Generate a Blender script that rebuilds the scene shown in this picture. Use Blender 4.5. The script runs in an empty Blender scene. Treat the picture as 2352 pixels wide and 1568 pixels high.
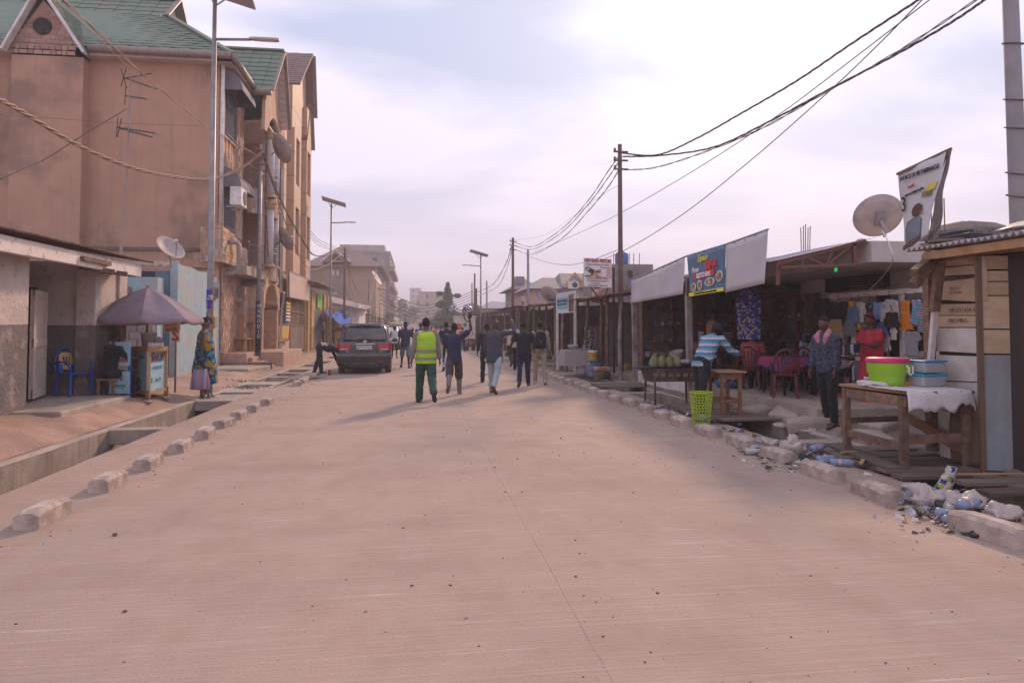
import bpy,math,random
from mathutils import Vector,Matrix,Euler,noise
R=math.radians
V=Vector
rnd=random.Random(11)
sc=bpy.context.scene
COL=sc.collection

# ------------------------------------------------------------------ camera, sky, sun, exposure
CAM_H,FPX,PW,PH=1.6,1650.0,2352.0,1568.0
PITCH=R(2.2);YAW=R(7.7);HORIZON=752.0;VPX=953.0
cam=bpy.data.cameras.new('camera');cam_o=bpy.data.objects.new('camera',cam);COL.objects.link(cam_o)
cam.sensor_width=36;cam.lens=36*FPX/PW;cam.clip_end=5000;cam.clip_start=.05
cam_o.location=(0,0,CAM_H)
CR=(Matrix.Rotation(-YAW,3,'Z') @ Matrix.Rotation(R(90)+PITCH,3,'X'))
cam_o.rotation_euler=CR.to_euler()
_d=CR.transposed() @ V((0,1,0))
_px,_py=PW/2+FPX*_d.x/-_d.z,PH/2-FPX*_d.y/-_d.z
cam.shift_x=(_px-VPX)/PW;cam.shift_y=(HORIZON-_py)/PW
sc.camera=cam_o

SUN_AZ,SUN_EL=R(26),R(26)          # azimuth to the right of the street axis
wd=bpy.data.worlds.new('World');sc.world=wd;wd.use_nodes=True
nt=wd.node_tree;N=nt.nodes;L=nt.links;N.clear()
def wn(t,**k):
 n=N.new(t)
 for a,b in k.items(): setattr(n,a,b)
 return n
w_out=wn('ShaderNodeOutputWorld');w_bg=wn('ShaderNodeBackground');w_bg.inputs[1].default_value=.1
sky=wn('ShaderNodeTexSky',sky_type='NISHITA',sun_disc=False);sky.sun_elevation=SUN_EL;sky.sun_rotation=SUN_AZ
sky.dust_density=6;sky.air_density=1.2;sky.ozone_density=1
w_tc=wn('ShaderNodeTexCoord');w_sep=wn('ShaderNodeSeparateXYZ');L.new(w_tc.outputs['Generated'],w_sep.inputs[0])
def wmath(op,a,b=None,c=None,clamp=False):
 n=wn('ShaderNodeMath',operation=op);n.use_clamp=clamp
 for i,x in enumerate((a,b,c)):
  if x is None: continue
  if isinstance(x,(int,float)): n.inputs[i].default_value=x
  else: L.new(x,n.inputs[i])
 return n.outputs[0]
den=wmath('ADD',wmath('MAXIMUM',w_sep.outputs[2],0.0),.16)
cx_,cy_=wmath('DIVIDE',w_sep.outputs[0],den),wmath('DIVIDE',w_sep.outputs[1],den)
w_cmb=wn('ShaderNodeCombineXYZ');L.new(cx_,w_cmb.inputs[0]);L.new(cy_,w_cmb.inputs[1])
w_map=wn('ShaderNodeMapping');w_map.inputs['Scale'].default_value=(.85,1.05,1);w_map.inputs['Rotation'].default_value=(0,0,R(14));w_map.inputs['Location'].default_value=(19.57,1.09,0)
L.new(w_cmb.outputs[0],w_map.inputs[0])
w_no=wn('ShaderNodeTexNoise');w_no.inputs['Scale'].default_value=.95;w_no.inputs['Detail'].default_value=6;w_no.inputs['Roughness'].default_value=.5
w_no.inputs['Distortion'].default_value=.25
L.new(w_map.outputs[0],w_no.inputs[0])
w_rmp=wn('ShaderNodeValToRGB');L.new(w_no.outputs[0],w_rmp.inputs[0])
w_rmp.color_ramp.elements[0].position=.42;w_rmp.color_ramp.elements[0].color=(4.7,5.1,7.0,1)
w_rmp.color_ramp.elements[1].position=.57;w_rmp.color_ramp.elements[1].color=(7.8,7.4,8.9,1)
# horizon tint
hz_f=wmath('SUBTRACT',1.0,wmath('MULTIPLY',w_sep.outputs[2],3.2),clamp=True)
w_m1=wn('ShaderNodeMix',data_type='RGBA');L.new(hz_f,w_m1.inputs[0]);L.new(w_rmp.outputs[0],w_m1.inputs[6]);w_m1.inputs[7].default_value=(7.7,6.7,7.8,1)
# veiled sun glow in thin cloud
w_dot=wn('ShaderNodeVectorMath',operation='DOT_PRODUCT');L.new(w_tc.outputs['Generated'],w_dot.inputs[0])
SUN_DIR=V((math.sin(SUN_AZ)*math.cos(SUN_EL),math.cos(SUN_AZ)*math.cos(SUN_EL),math.sin(SUN_EL)))
w_dot.inputs[1].default_value=SUN_DIR
gl=wmath('POWER',wmath('MAXIMUM',w_dot.outputs['Value'],0.0),30.0)
w_m2=wn('ShaderNodeMix',data_type='RGBA',blend_type='ADD');w_m2.inputs[0].default_value=1
w_gc=wn('ShaderNodeVectorMath',operation='SCALE');w_gc.inputs[0].default_value=(1.5,1.4,1.2);L.new(gl,w_gc.inputs['Scale'])
L.new(w_m1.outputs[2],w_m2.inputs[6]);L.new(w_gc.outputs[0],w_m2.inputs[7])
w_m3=wn('ShaderNodeMix',data_type='RGBA');w_m3.inputs[0].default_value=.975;L.new(sky.outputs[0],w_m3.inputs[6]);L.new(w_m2.outputs[2],w_m3.inputs[7])
L.new(w_m3.outputs[2],w_bg.inputs[0]);L.new(w_bg.outputs[0],w_out.inputs[0])

sun=bpy.data.lights.new('sun','SUN');sun.energy=2.45;sun.angle=R(5);sun.color=(1,.68,.46)
sun_o=bpy.data.objects.new('sun',sun);COL.objects.link(sun_o)
sun_o.rotation_euler=SUN_DIR.to_track_quat('Z','Y').to_euler();sun_o.location=(20,40,40)
sc.view_settings.view_transform='Standard';sc.view_settings.look='None';sc.view_settings.exposure=0.42;sc.view_settings.gamma=1
sc.cycles.max_bounces=8;sc.cycles.diffuse_bounces=6;sc.cycles.glossy_bounces=2;sc.cycles.volume_bounces=0;sc.cycles.transparent_max_bounces=12
sc.cycles.volume_step_rate=4

# ------------------------------------------------------------------ photo-survey helpers (pixel of the 2352 px wide view -> point on a known plane)
CP=V((0,0,CAM_H))
def ray(x,y):
 return CR @ V(((x-PW/2+cam.shift_x*PW)/FPX,-(y-PH/2-cam.shift_y*PW)/FPX,-1))
def GP(x,y,z=0.):
 d=ray(x,y);return CP+d*((z-CAM_H)/d.z)
def PX(x,y,X):
 d=ray(x,y);return CP+d*(X/d.x)
def PY(x,y,Y):
 d=ray(x,y);return CP+d*(Y/d.y)

# ------------------------------------------------------------------ scene-graph helpers
def T(o,label=None,cat=None,group=None,kind=None):
 if label: o['label']=label
 if cat: o['category']=cat
 if group: o['group']=group
 if kind: o['kind']=kind
 return o
def E(name,loc,label,cat,group=None,rz=0.):
 o=bpy.data.objects.new(name,None);COL.objects.link(o);o.empty_display_size=.2
 o.location=loc;o.rotation_euler=(0,0,rz)
 return T(o,label,cat,group)
def basis(o):
 return Matrix.LocRotScale(o.location,o.rotation_euler,o.scale)
def OBJ(name,mesh,mat=None,parent=None,world=False):
 o=bpy.data.objects.new(name,mesh);COL.objects.link(o)
 if mat is not None and not mesh.materials: mesh.materials.append(mat)
 if parent is not None:
  o.parent=parent
  if world:
   m=basis(parent)
   if parent.parent: m=basis(parent.parent) @ parent.matrix_parent_inverse @ m
   o.matrix_parent_inverse=m.inverted()
 return o
def kids(o): return [c for c in COL.objects if c.parent == o]
def COPY(root,loc=None,rz=None,label=None,parent=None,ch=None,scale=None):
 c=root.copy();COL.objects.link(c)
 if parent is not None: c.parent=parent
 if loc is not None: c.location=loc
 if rz is not None: c.rotation_euler=(0,0,rz)
 if scale is not None: c.scale=(scale,)*3 if isinstance(scale,(int,float)) else scale
 if label: c['label']=label
 for k in root.children: COPY(k,parent=c)
 return c
def frame(d,up=V((0,0,1))):
 d=V(d).normalized();up=V(up)
 if abs(d.dot(up)) > .99: up=V((0,1,0))
 x=d.cross(up).normalized();return x,x.cross(d).normalized(),d

class MB:
 def __init__(s): s.v=[];s.f=[];s.m=[];s.cm=0
 def add(s,vs,fs):
  b=len(s.v);s.v.extend(tuple(q) for q in vs);s.f.extend(tuple(i+b for i in q) for q in fs);s.m.extend([s.cm]*len(fs));return s
 def mat(s,i): s.cm=i;return s
 def box(s,x0,x1,y0,y1,z0,z1,M=None):
  vs=[V((x,y,z)) for z in (z0,z1) for y in (y0,y1) for x in (x0,x1)]
  if M is not None: vs=[M @ q for q in vs]
  return s.add(vs,[(0,2,3,1),(4,5,7,6),(0,1,5,4),(2,6,7,3),(0,4,6,2),(1,3,7,5)])
 def bar(s,p0,p1,w,h=None,up=(0,0,1)):
  h=h or w;p0,p1=V(p0),V(p1);x,u,d=frame(p1-p0,up)
  vs=[p+x*(a*w/2)+u*(b*h/2) for p in (p0,p1) for b in (-1,1) for a in (-1,1)]
  return s.add(vs,[(0,1,3,2),(4,6,7,5),(0,4,5,1),(2,3,7,6),(0,2,6,4),(1,5,7,3)])
 def rings(s,rs,cap0=True,cap1=True,close=True):
  n=len(rs[0]);b=[]
  for i in range(len(rs)-1):
   for j in range(n if close else n-1):
    k=(j+1) % n
    b.append((i*n+j,i*n+k,(i+1)*n+k,(i+1)*n+j))
  if cap0: b.append(tuple(range(n-1,-1,-1)))
  if cap1: b.append(tuple(range((len(rs)-1)*n,len(rs)*n)))
  return s.add([q for r in rs for q in r],b)
 def tube(s,pts,r,n=8,caps=True,up=(0,0,1),sq=1.):
  pts=[V(p) for p in pts];rs=[];px=None
  for i,p in enumerate(pts):
   d=pts[min(i+1,len(pts)-1)]-pts[max(i-1,0)]
   x,u,dn=frame(d,up)
   if px is not None and (px-dn*px.dot(dn)).length > .05: x=(px-dn*px.dot(dn)).normalized();u=x.cross(dn)
   px=x;rr=r[i] if isinstance(r,(list,tuple)) else r
   rs.append([p+x*(rr*math.cos(a))+u*(rr*sq*math.sin(a)) for a in (2*math.pi*j/n for j in range(n))])
  return s.rings(rs,caps,caps)
 def cyl(s,p0,p1,r0,r1=None,n=10): return s.tube([p0,p1],[r0,r0 if r1 is None else r1],n)
 def lathe(s,prof,n=16,c=(0,0,0),M=None,a0=0,a1=2*math.pi):
  c=V(c);full=abs(a1-a0-2*math.pi) < 1e-4;nn=n if full else n+1
  rs=[]
  for r,z in prof:
   q=[c+V((r*math.cos(a0+(a1-a0)*j/n),r*math.sin(a0+(a1-a0)*j/n),z)) for j in range(nn)]
   rs.append([M @ p for p in q] if M is not None else q)
  return s.rings(rs,prof[0][0] > 1e-4 and full,prof[-1][0] > 1e-4 and full,full)
 def prism(s,poly,off):
  n=len(poly);off=V(off);poly=[V(p) for p in poly]
  return s.add(poly+[p+off for p in poly],[tuple(range(n-1,-1,-1)),tuple(range(n,2*n))]+[(i,(i+1) % n,n+(i+1) % n,n+i) for i in range(n)])
 def grid(s,nx,ny,fn):
  vs=[fn(i/nx,j/ny) for j in range(ny+1) for i in range(nx+1)];w=nx+1
  return s.add(vs,[(j*w+i,j*w+i+1,(j+1)*w+i+1,(j+1)*w+i) for j in range(ny) for i in range(nx)])
 def ball(s,c,r,n=10,m=7,M=None):
  c=V(c);r=V(r) if not isinstance(r,(int,float)) else V((r,r,r));rs=[]
  for i in range(m+1):
   t=math.pi*(i+.02)/(m+.04)
   q=[V((r.x*math.sin(t)*math.cos(2*math.pi*j/n),r.y*math.sin(t)*math.sin(2*math.pi*j/n),-r.z*math.cos(t))) for j in range(n)]
   rs.append([c+(M @ p if M is not None else p) for p in q])
  return s.rings(rs)
 def mesh(s,name='m',smooth=False,mats=None):
  me=bpy.data.meshes.new(name);me.from_pydata(s.v,[],s.f)
  if mats:
   for m in mats: me.materials.append(m)
   if len(mats) > 1: me.polygons.foreach_set('material_index',s.m)
  if smooth: me.polygons.foreach_set('use_smooth',[True]*len(me.polygons))
  me.update();return me
 def build(s,name,mat,parent=None,world=False,smooth=False,bev=0,solid=0):
  mats=mat if isinstance(mat,(list,tuple)) else [mat]
  o=OBJ(name,s.mesh(name,smooth,mats),None,parent,world)
  if solid:
   md=o.modifiers.new('s','SOLIDIFY');md.thickness=solid;md.offset=0
  if bev:
   md=o.modifiers.new('b','BEVEL');md.width=bev;md.segments=2;md.limit_method='ANGLE'
  return o

# ------------------------------------------------------------------ materials
MATS={}
def M(name,col,col2=None,scale=6.,rough=.8,bump=0.,bscale=None,metal=0.,dirt=None,dscale=1.2,damt=.5,var=0.,spec=.3,
  streak=0.,alpha=1.,trans=0.,emit=0.,detail=6.,stretch=None,coat=0.,dlo=.42,dhi=.68,sheen=0.):
 """procedural surface: two-tone noise + a dirt layer + optional vertical streaks + bump; var = per-object brightness change"""
 if name in MATS: return MATS[name]
 m=bpy.data.materials.new(name);m.use_nodes=True;t=m.node_tree;n=t.nodes;l=t.links;b=n['Principled BSDF']
 MATS[name]=m
 if not emit: col,col2,dirt=(tuple(min(.8,x*1.17) for x in q) if q else q for q in (col,col2,dirt))
 b.inputs['Roughness'].default_value=rough;b.inputs['Metallic'].default_value=metal;b.inputs['Specular IOR Level'].default_value=spec
 tc=n.new('ShaderNodeTexCoord');co=tc.outputs['Object']
 if stretch:
  mp=n.new('ShaderNodeMapping');mp.inputs['Scale'].default_value=stretch;l.new(co,mp.inputs[0]);co=mp.outputs[0]
 def nz(s,d=detail,src=co):
  q=n.new('ShaderNodeTexNoise');q.inputs['Scale'].default_value=s;q.inputs['Detail'].default_value=d;q.inputs['Roughness'].default_value=.6;l.new(src,q.inputs[0]);return q
 def mix(f,a,c,bt='MIX'):
  q=n.new('ShaderNodeMix');q.data_type='RGBA';q.blend_type=bt
  for i,x in ((0,f),(6,a),(7,c)):
   if isinstance(x,(int,float)): q.inputs[i].default_value=x
   elif isinstance(x,tuple): q.inputs[i].default_value=(*x[:3],1)
   else: l.new(x,q.inputs[i])
  return q.outputs[2]
 def rr(src,lo,hi):
  q=n.new('ShaderNodeMapRange');q.inputs[1].default_value=lo;q.inputs[2].default_value=hi;l.new(src,q.inputs[0]);return q.outputs[0]
 c=col
 if col2 is not None:
  a=nz(scale);c=mix(rr(a.outputs[0],.35,.65),col,col2)
 if dirt is not None:
  a=nz(dscale,8);f=rr(a.outputs[0],dlo,dhi);q=n.new('ShaderNodeMath');q.operation='MULTIPLY';l.new(f,q.inputs[0]);q.inputs[1].default_value=damt
  c=mix(q.outputs[0],c,dirt)
 if streak:
  mp=n.new('ShaderNodeMapping');mp.inputs['Scale'].default_value=(5,5,.25);l.new(tc.outputs['Object'],mp.inputs[0])
  a=nz(1.6,5,mp.outputs[0]);q=n.new('ShaderNodeMath');q.operation='MULTIPLY';l.new(rr(a.outputs[0],.5,.75),q.inputs[0]);q.inputs[1].default_value=streak
  c=mix(q.outputs[0],c,dirt or (.1,.08,.07))
 if var:
  oi=n.new('ShaderNodeObjectInfo');q=n.new('ShaderNodeMapRange');q.inputs[3].default_value=1-var;q.inputs[4].default_value=1+var;l.new(oi.outputs['Random'],q.inputs[0])
  h=n.new('ShaderNodeHueSaturation');l.new(q.outputs[0],h.inputs['Value'])
  if isinstance(c,tuple): h.inputs['Color'].default_value=(*c,1)
  else: l.new(c,h.inputs['Color'])
  c=h.outputs[0]
 if isinstance(c,tuple): b.inputs['Base Color'].default_value=(*c,1)
 else: l.new(c,b.inputs['Base Color'])
 if bump:
  a=nz(bscale or scale*4,8);q=n.new('ShaderNodeBump');q.inputs['Strength'].default_value=bump;q.inputs['Distance'].default_value=.02;l.new(a.outputs[0],q.inputs['Height']);l.new(q.outputs[0],b.inputs['Normal'])
 if alpha < 1: b.inputs['Alpha'].default_value=alpha
 if trans: b.inputs['Transmission Weight'].default_value=trans
 if coat: b.inputs['Coat Weight'].default_value=coat;b.inputs['Coat Roughness'].default_value=.15
 if emit: b.inputs['Emission Color'].default_value=(*col,1);b.inputs['Emission Strength'].default_value=emit
 if sheen: b.inputs['Sheen Weight'].default_value=sheen
 return m
def nodes_of(m): return m.node_tree.nodes,m.node_tree.links,m.node_tree.nodes['Principled BSDF']
def stripes(name,cols,axis=2,period=.1,rough=.85,widths=None,wob=.02,bump=.15):
 """woven / printed stripes along one object axis"""
 if name in MATS: return MATS[name]
 m=M(name,cols[0],rough=rough,bump=bump,bscale=30);n,l,b=nodes_of(m)
 tc=n.new('ShaderNodeTexCoord');sp=n.new('ShaderNodeSeparateXYZ');nz=n.new('ShaderNodeTexNoise');nz.inputs['Scale'].default_value=6;l.new(tc.outputs['Object'],nz.inputs[0])
 l.new(tc.outputs['Object'],sp.inputs[0])
 a=n.new('ShaderNodeMath');a.operation='MULTIPLY_ADD';l.new(nz.outputs[0],a.inputs[0]);a.inputs[1].default_value=wob;l.new(sp.outputs[axis],a.inputs[2])
 d=n.new('ShaderNodeMath');d.operation='DIVIDE';l.new(a.outputs[0],d.inputs[0]);d.inputs[1].default_value=period
 f=n.new('ShaderNodeMath');f.operation='FRACT';l.new(d.outputs[0],f.inputs[0])
 r=n.new('ShaderNodeValToRGB');r.color_ramp.interpolation='CONSTANT';l.new(f.outputs[0],r.inputs[0])
 k=len(cols);pos=widths or [i/k for i in range(k)]
 while len(r.color_ramp.elements) < k: r.color_ramp.elements.new(.99)
 for e,p,c in zip(r.color_ramp.elements,pos,cols): e.position=p;e.color=(*c,1)
 l.new(r.outputs[0],b.inputs['Base Color']);return m
def cells(name,cols,scale=6,rough=.85,ring=None,feature='F1',rand=1.):
 """printed cloth: cellular motifs in several colours, optional ring motif"""
 if name in MATS: return MATS[name]
 m=M(name,cols[0],rough=rough,bump=.15,bscale=30);n,l,b=nodes_of(m)
 tc=n.new('ShaderNodeTexCoord');v=n.new('ShaderNodeTexVoronoi');v.inputs['Scale'].default_value=scale;v.inputs['Randomness'].default_value=rand;l.new(tc.outputs['Object'],v.inputs[0])
 r=n.new('ShaderNodeValToRGB');r.color_ramp.interpolation='CONSTANT'
 if ring: l.new(v.outputs['Distance'],r.inputs[0])
 else:
  sp=n.new('ShaderNodeSeparateColor');l.new(v.outputs['Color'],sp.inputs[0]);l.new(sp.outputs[0],r.inputs[0])
 k=len(cols);pos=ring or [i/k for i in range(k)]
 while len(r.color_ramp.elements) < k: r.color_ramp.elements.new(.99)
 for e,p,c in zip(r.color_ramp.elements,pos,cols): e.position=p;e.color=(*c,1)
 l.new(r.outputs[0],b.inputs['Base Color']);return m

FONT_CACHE={}
def TXT(s,size,mat,parent,Mx,name='lettering',align='CENTER',sx=1.,shear=0.,world=True,ext=.0015,bold=0.):
 """flat painted lettering; Mx places the text plane (x right, y up, z out of the sign)"""
 cu=bpy.data.curves.new('t','FONT');cu.body=s;cu.size=size;cu.align_x=align;cu.align_y='CENTER';cu.extrude=ext;cu.shear=shear;cu.offset=bold;cu.resolution_u=2
 o=bpy.data.objects.new('t',cu);COL.objects.link(o)
 me=bpy.data.meshes.new_from_object(o);bpy.data.objects.remove(o);bpy.data.curves.remove(cu)
 me.transform(Matrix.Diagonal((sx,1,1,1)));me.transform(Mx);me.materials.clear();me.materials.append(mat)
 return OBJ(name,me,None,parent,world)
def facing(n,p): return n if n.dot(CP-V(p)) > 0 else -n
def plane_mx(o,right,up):
 right=V(right).normalized();up=V(up);up=(up-right*up.dot(right)).normalized();nn=right.cross(up)
 m=Matrix((right,up,nn)).transposed().to_4x4();m.translation=V(o);return m
# ------------------------------------------------------------------ shared materials
CONC=M('concrete',(.40,.32,.265),(.31,.25,.21),3,.9,.35,40,dirt=(.16,.12,.10),dscale=1.3,damt=.45)
CONC_D=M('drain_concrete',(.36,.28,.23),(.27,.21,.175),2.5,.9,.4,30,dirt=(.10,.075,.065),dscale=1.6,damt=.55,streak=.5)
DIRT=M('packed_dirt',(.40,.26,.19),(.29,.185,.14),1.6,.95,.6,18,dirt=(.17,.115,.09),dscale=.7,damt=.6)
RUBBLE=M('rubble_dirt',(.27,.20,.16),(.16,.115,.095),3,.95,.8,22,dirt=(.07,.055,.05),dscale=1.4,damt=.6)
WOOD=M('old_wood',(.23,.14,.09),(.13,.08,.055),3,.85,.4,14,stretch=(3,3,3),dirt=(.07,.05,.04),dscale=4,damt=.5,var=.25)
WOOD_L=M('raw_wood',(.42,.25,.13),(.33,.18,.09),4,.75,.3,16,dirt=(.16,.09,.05),dscale=3,damt=.4,var=.15)
WOOD_G=M('weathered_plank',(.22,.165,.13),(.14,.10,.08),5,.9,.5,12,stretch=(1,6,6),dirt=(.08,.06,.05),dscale=3,damt=.5,var=.3)
STEEL=M('galvanised_steel',(.30,.285,.29),(.23,.22,.225),5,.5,.1,40,metal=.5,dirt=(.15,.11,.09),dscale=3,damt=.4)
RUST=M('rusty_sheet',(.24,.15,.11),(.14,.085,.065),4,.8,.25,20,metal=.2,dirt=(.09,.05,.035),dscale=3,damt=.6,var=.25)
ZINC=M('zinc_sheet',(.36,.33,.33),(.27,.24,.23),3,.5,.1,20,metal=.5,dirt=(.19,.11,.075),dscale=2,damt=.55,var=.2)
DARK=M('dark_interior',(.035,.028,.025),(.02,.017,.016),3,.9)  # near-black colour standing in for the shade inside openings
BLACKM=M('black_metal',(.03,.028,.03),rough=.5)
WHITE=M('white_paint',(.66,.61,.58),(.58,.52,.49),5,.7,.1,30,dirt=(.30,.23,.19),dscale=2.5,damt=.4)
CABLE=M('cable',(.09,.06,.05),rough=.7)
CABLE_L=M('cable_sun_tone',(.30,.19,.14),rough=.7)  # paler copy of the cable colour, sunlight painted in

# ------------------------------------------------------------------ road
def road_mat():
 m=M('road_concrete',(.46,.345,.285),rough=.88);n,l,b=nodes_of(m)
 tc=n.new('ShaderNodeTexCoord')
 def mp(sx,sy,rz=0):
  q=n.new('ShaderNodeMapping');q.inputs['Scale'].default_value=(sx,sy,1);q.inputs['Rotation'].default_value=(0,0,rz);l.new(tc.outputs['Object'],q.inputs[0]);return q.outputs[0]
 def nz(src,s,d=6,rough=.6):
  q=n.new('ShaderNodeTexNoise');q.inputs['Scale'].default_value=s;q.inputs['Detail'].default_value=d;q.inputs['Roughness'].default_value=rough;l.new(src,q.inputs[0]);return q.outputs[0]
 def rng(src,lo,hi,o0=0,o1=1):
  q=n.new('ShaderNodeMapRange');q.inputs[1].default_value=lo;q.inputs[2].default_value=hi;q.inputs[3].default_value=o0;q.inputs[4].default_value=o1;l.new(src,q.inputs[0]);return q.outputs[0]
 def mix(f,a,c,bt='MIX'):
  q=n.new('ShaderNodeMix');q.data_type='RGBA';q.blend_type=bt
  for i,x in ((0,f),(6,a),(7,c)):
   if isinstance(x,(int,float)): q.inputs[i].default_value=x
   elif isinstance(x,tuple): q.inputs[i].default_value=(*x,1)
   else: l.new(x,q.inputs[i])
  return q.outputs[2]
 def mul(a,bb):
  q=n.new('ShaderNodeMath');q.operation='MULTIPLY'
  for i,x in enumerate((a,bb)):
   if isinstance(x,(int,float)): q.inputs[i].default_value=x
   else: l.new(x,q.inputs[i])
  return q.outputs[0]
 big=nz(mp(.35,.14),1.0,5);mid=nz(mp(1,.6),2.2,7);fine=nz(mp(1,1),60,4)
 broom=nz(mp(.55,34,R(.8)),1.0,4,.7);scrape=nz(mp(.5,15,R(.5)),1.7,3)
 c=mix(rng(big,.35,.65),(.42,.297,.235),(.37,.272,.22))
 c=mix(mul(rng(mid,.45,.68),.45),c,(.31,.205,.158))          # trodden dust
 pat=nz(mp(.22,.5),1.6,4)
 c=mix(mul(rng(pat,.5,.66),.4),c,(.30,.215,.175))           # faded damp and dust patches
 c=mix(mul(mul(rng(broom,.50,.72),rng(pat,.66,.38)),.75),c,(.48,.375,.315))         # broomed ridges
 c=mix(mul(mul(rng(scrape,.63,.70),rng(mid,.35,.6,1,0)),.55),c,(.68,.59,.53))
 c=mix(mul(rng(fine,.6,.8),.25),c,(.22,.165,.135))
 l.new(c,b.inputs['Base Color'])
 h=n.new('ShaderNodeMath');h.operation='ADD';l.new(mul(broom,.8),h.inputs[0]);l.new(mul(fine,.5),h.inputs[1])
 h2=n.new('ShaderNodeMath');h2.operation='ADD';l.new(h.outputs[0],h2.inputs[0]);l.new(mul(mid,.9),h2.inputs[1])
 bp=n.new('ShaderNodeBump');bp.inputs['Strength'].default_value=.7;bp.inputs['Distance'].default_value=.016;l.new(h2.outputs[0],bp.inputs['Height']);l.new(bp.outputs[0],b.inputs['Normal'])
 return m
ROAD=road_mat()
XL0,XL1,XR0,XR1=-4.70,-3.92,5.13,5.93      # left and right drain edges
def jit(y,s=0): return .022*noise.noise((s,y*1.7,0))+.02*noise.noise((s,y*5.1,3))
rows=[-6+.5*i for i in range(90)]+[39+1.5*i for i in range(40)]+[100+20*i for i in range(46)]
mb=MB();rs=[]
for y in rows:
 rs.append([V((XL1+jit(y),y,-.12)),V((XL1+jit(y),y,0)),V((-3.6,y,.004)),V((.868,y,.03)),V((.875+.006*math.sin(y*3),y,.027)),V((.882,y,.03)),V((4.6,y,.004)),V((XR0+jit(y,5),y,0)),V((XR0+jit(y,5),y,-.12))])
mb.rings(rs,False,False,False)
T(mb.build('road',ROAD),kind='structure')

# ------------------------------------------------------------------ ground either side
def sst(a,b,x):
 t=max(0,min(1,(x-a)/(b-a)));return t*t*(3-2*t)
def gl(x,y):          # left pavement of trodden earth
 h=.01+(.19*sst(-4.9,-5.4,x)+.08*sst(-5.4,-6.0,x))*(1-sst(15.5,19,y))+.16*sst(17,25,y)*sst(-4.9,-5.8,x)
 w=sst(-4.9,-5.5,x)
 return h+w*(.05*noise.noise((x*1.4,y*.9,1))+.025*noise.noise((x*5,y*4,2))+.05*max(0,noise.noise((x*2.2+3,y*.8,9)))*(1-sst(13.5,15,y)))
def gr(x,y):          # right verge, rough earth
 return -.03+.10*sst(5.95,6.5,x)+(.07*noise.noise((x*2.3,y*1.9,4))+.04*noise.noise((x*6,y*5,7)))*(1-.5*sst(14,16,y))
xs=[-4.9-.14*i for i in range(24)]+[-8.3-.6*i for i in range(8)]+[-14,-30,-300]
ys=[-6,0]+[3+.16*i for i in range(150)]+[27.2+.6*i for i in range(30)]+[46,60,100,250,1000]
mb=MB();mb.grid(len(xs)-1,len(ys)-1,lambda u,v: V((xs[round(u*(len(xs)-1))],ys[round(v*(len(ys)-1))],gl(xs[round(u*(len(xs)-1))],ys[round(v*(len(ys)-1))]))))
T(mb.build('ground_left',DIRT,smooth=True),kind='structure')
xs2=[5.98+.1*i for i in range(14)]+[7.6,10,30,300];ys2=[-6,0]+[3+.14*i for i in range(110)]+[19+.8*i for i in range(30)]+[46,60,100,250,1000]
mb=MB();mb.grid(len(xs2)-1,len(ys2)-1,lambda u,v: V((xs2[round(u*(len(xs2)-1))],ys2[round(v*(len(ys2)-1))],gr(xs2[round(u*(len(xs2)-1))],ys2[round(v*(len(ys2)-1))]))))
T(mb.build('ground_right',RUBBLE,smooth=True),kind='structure')
mb=MB();mb.box(-900,900,-60,1500,-1.5,-1.3);T(mb.build('ground',DIRT),kind='structure')

# ------------------------------------------------------------------ storm drains: open channel, walls, cross beams, cover slabs
def drain(name,x0,x1,covers,lipside,seed,lipw=.2):
 mb=MB();ys=[-6+.5*i for i in range(90)]+[39,60,100,200]
 xa,xb=(x0,x1)
 def j(y,s): return jit(y,seed+s)
 mb.grid(1,len(ys)-1,lambda u,v: V((xa-.02 if u < .5 else xb+.02,ys[round(v*(len(ys)-1))],-.80)))
 for x,s in ((xa,1),(xb,2)):
  mb.grid(4,len(ys)-1,lambda u,v: V((x+j(ys[round(v*(len(ys)-1))],s)*.4,ys[round(v*(len(ys)-1))],-.82+.82*u*.999)))
 o=T(mb.build(name,CONC_D),kind='structure')
 lx0,lx1=(x0-lipw,x0) if lipside < 0 else (x1,x1+lipw*.6)
 mb=MB()
 mb.grid(3,len(ys)-1,lambda u,v: V((lx0+(lx1-lx0)*u+.02*noise.noise((u*9,v*200,seed)),ys[round(v*(len(ys)-1))],(.028 if 0 < u < 1 else .0)+.012*noise.noise((u*4,v*150,seed)))))
 mb.build('lip',CONC,o)
 for (a,b,th) in covers:
  c=MB();n=max(2,int((b-a)/.25))
  c.box(x0-.01,x1+.01,a,b,-th,.012);c.build('cover_slab' if b-a > .6 else 'cross_beam',CONC,o,bev=.015)
 return o
drain('storm_drain_left',XL0,XL1,[(11.95,12.25,.22),(16.35,17.9,.2),(18.5,20.0,.2),(20.9,22.0,.2),(24.0,24.3,.22),(25.9,26.4,.22),(28.2,30,.22),(32,32.5,.22),(35,38,.22),(41,42,.2),(45,60,.2),(62,190,.2)],-1,3)
drain('storm_drain_right',XR0,XR1,[(4,4.3,.22),(9.35,9.65,.25),(16.9,17.3,.25),(20.2,20.5,.25),(23,25.2,.2),(27.5,28,.2),(31,34,.2),(36,36.4,.2),(39,48,.2),(52,190,.2)],1,8)

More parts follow.
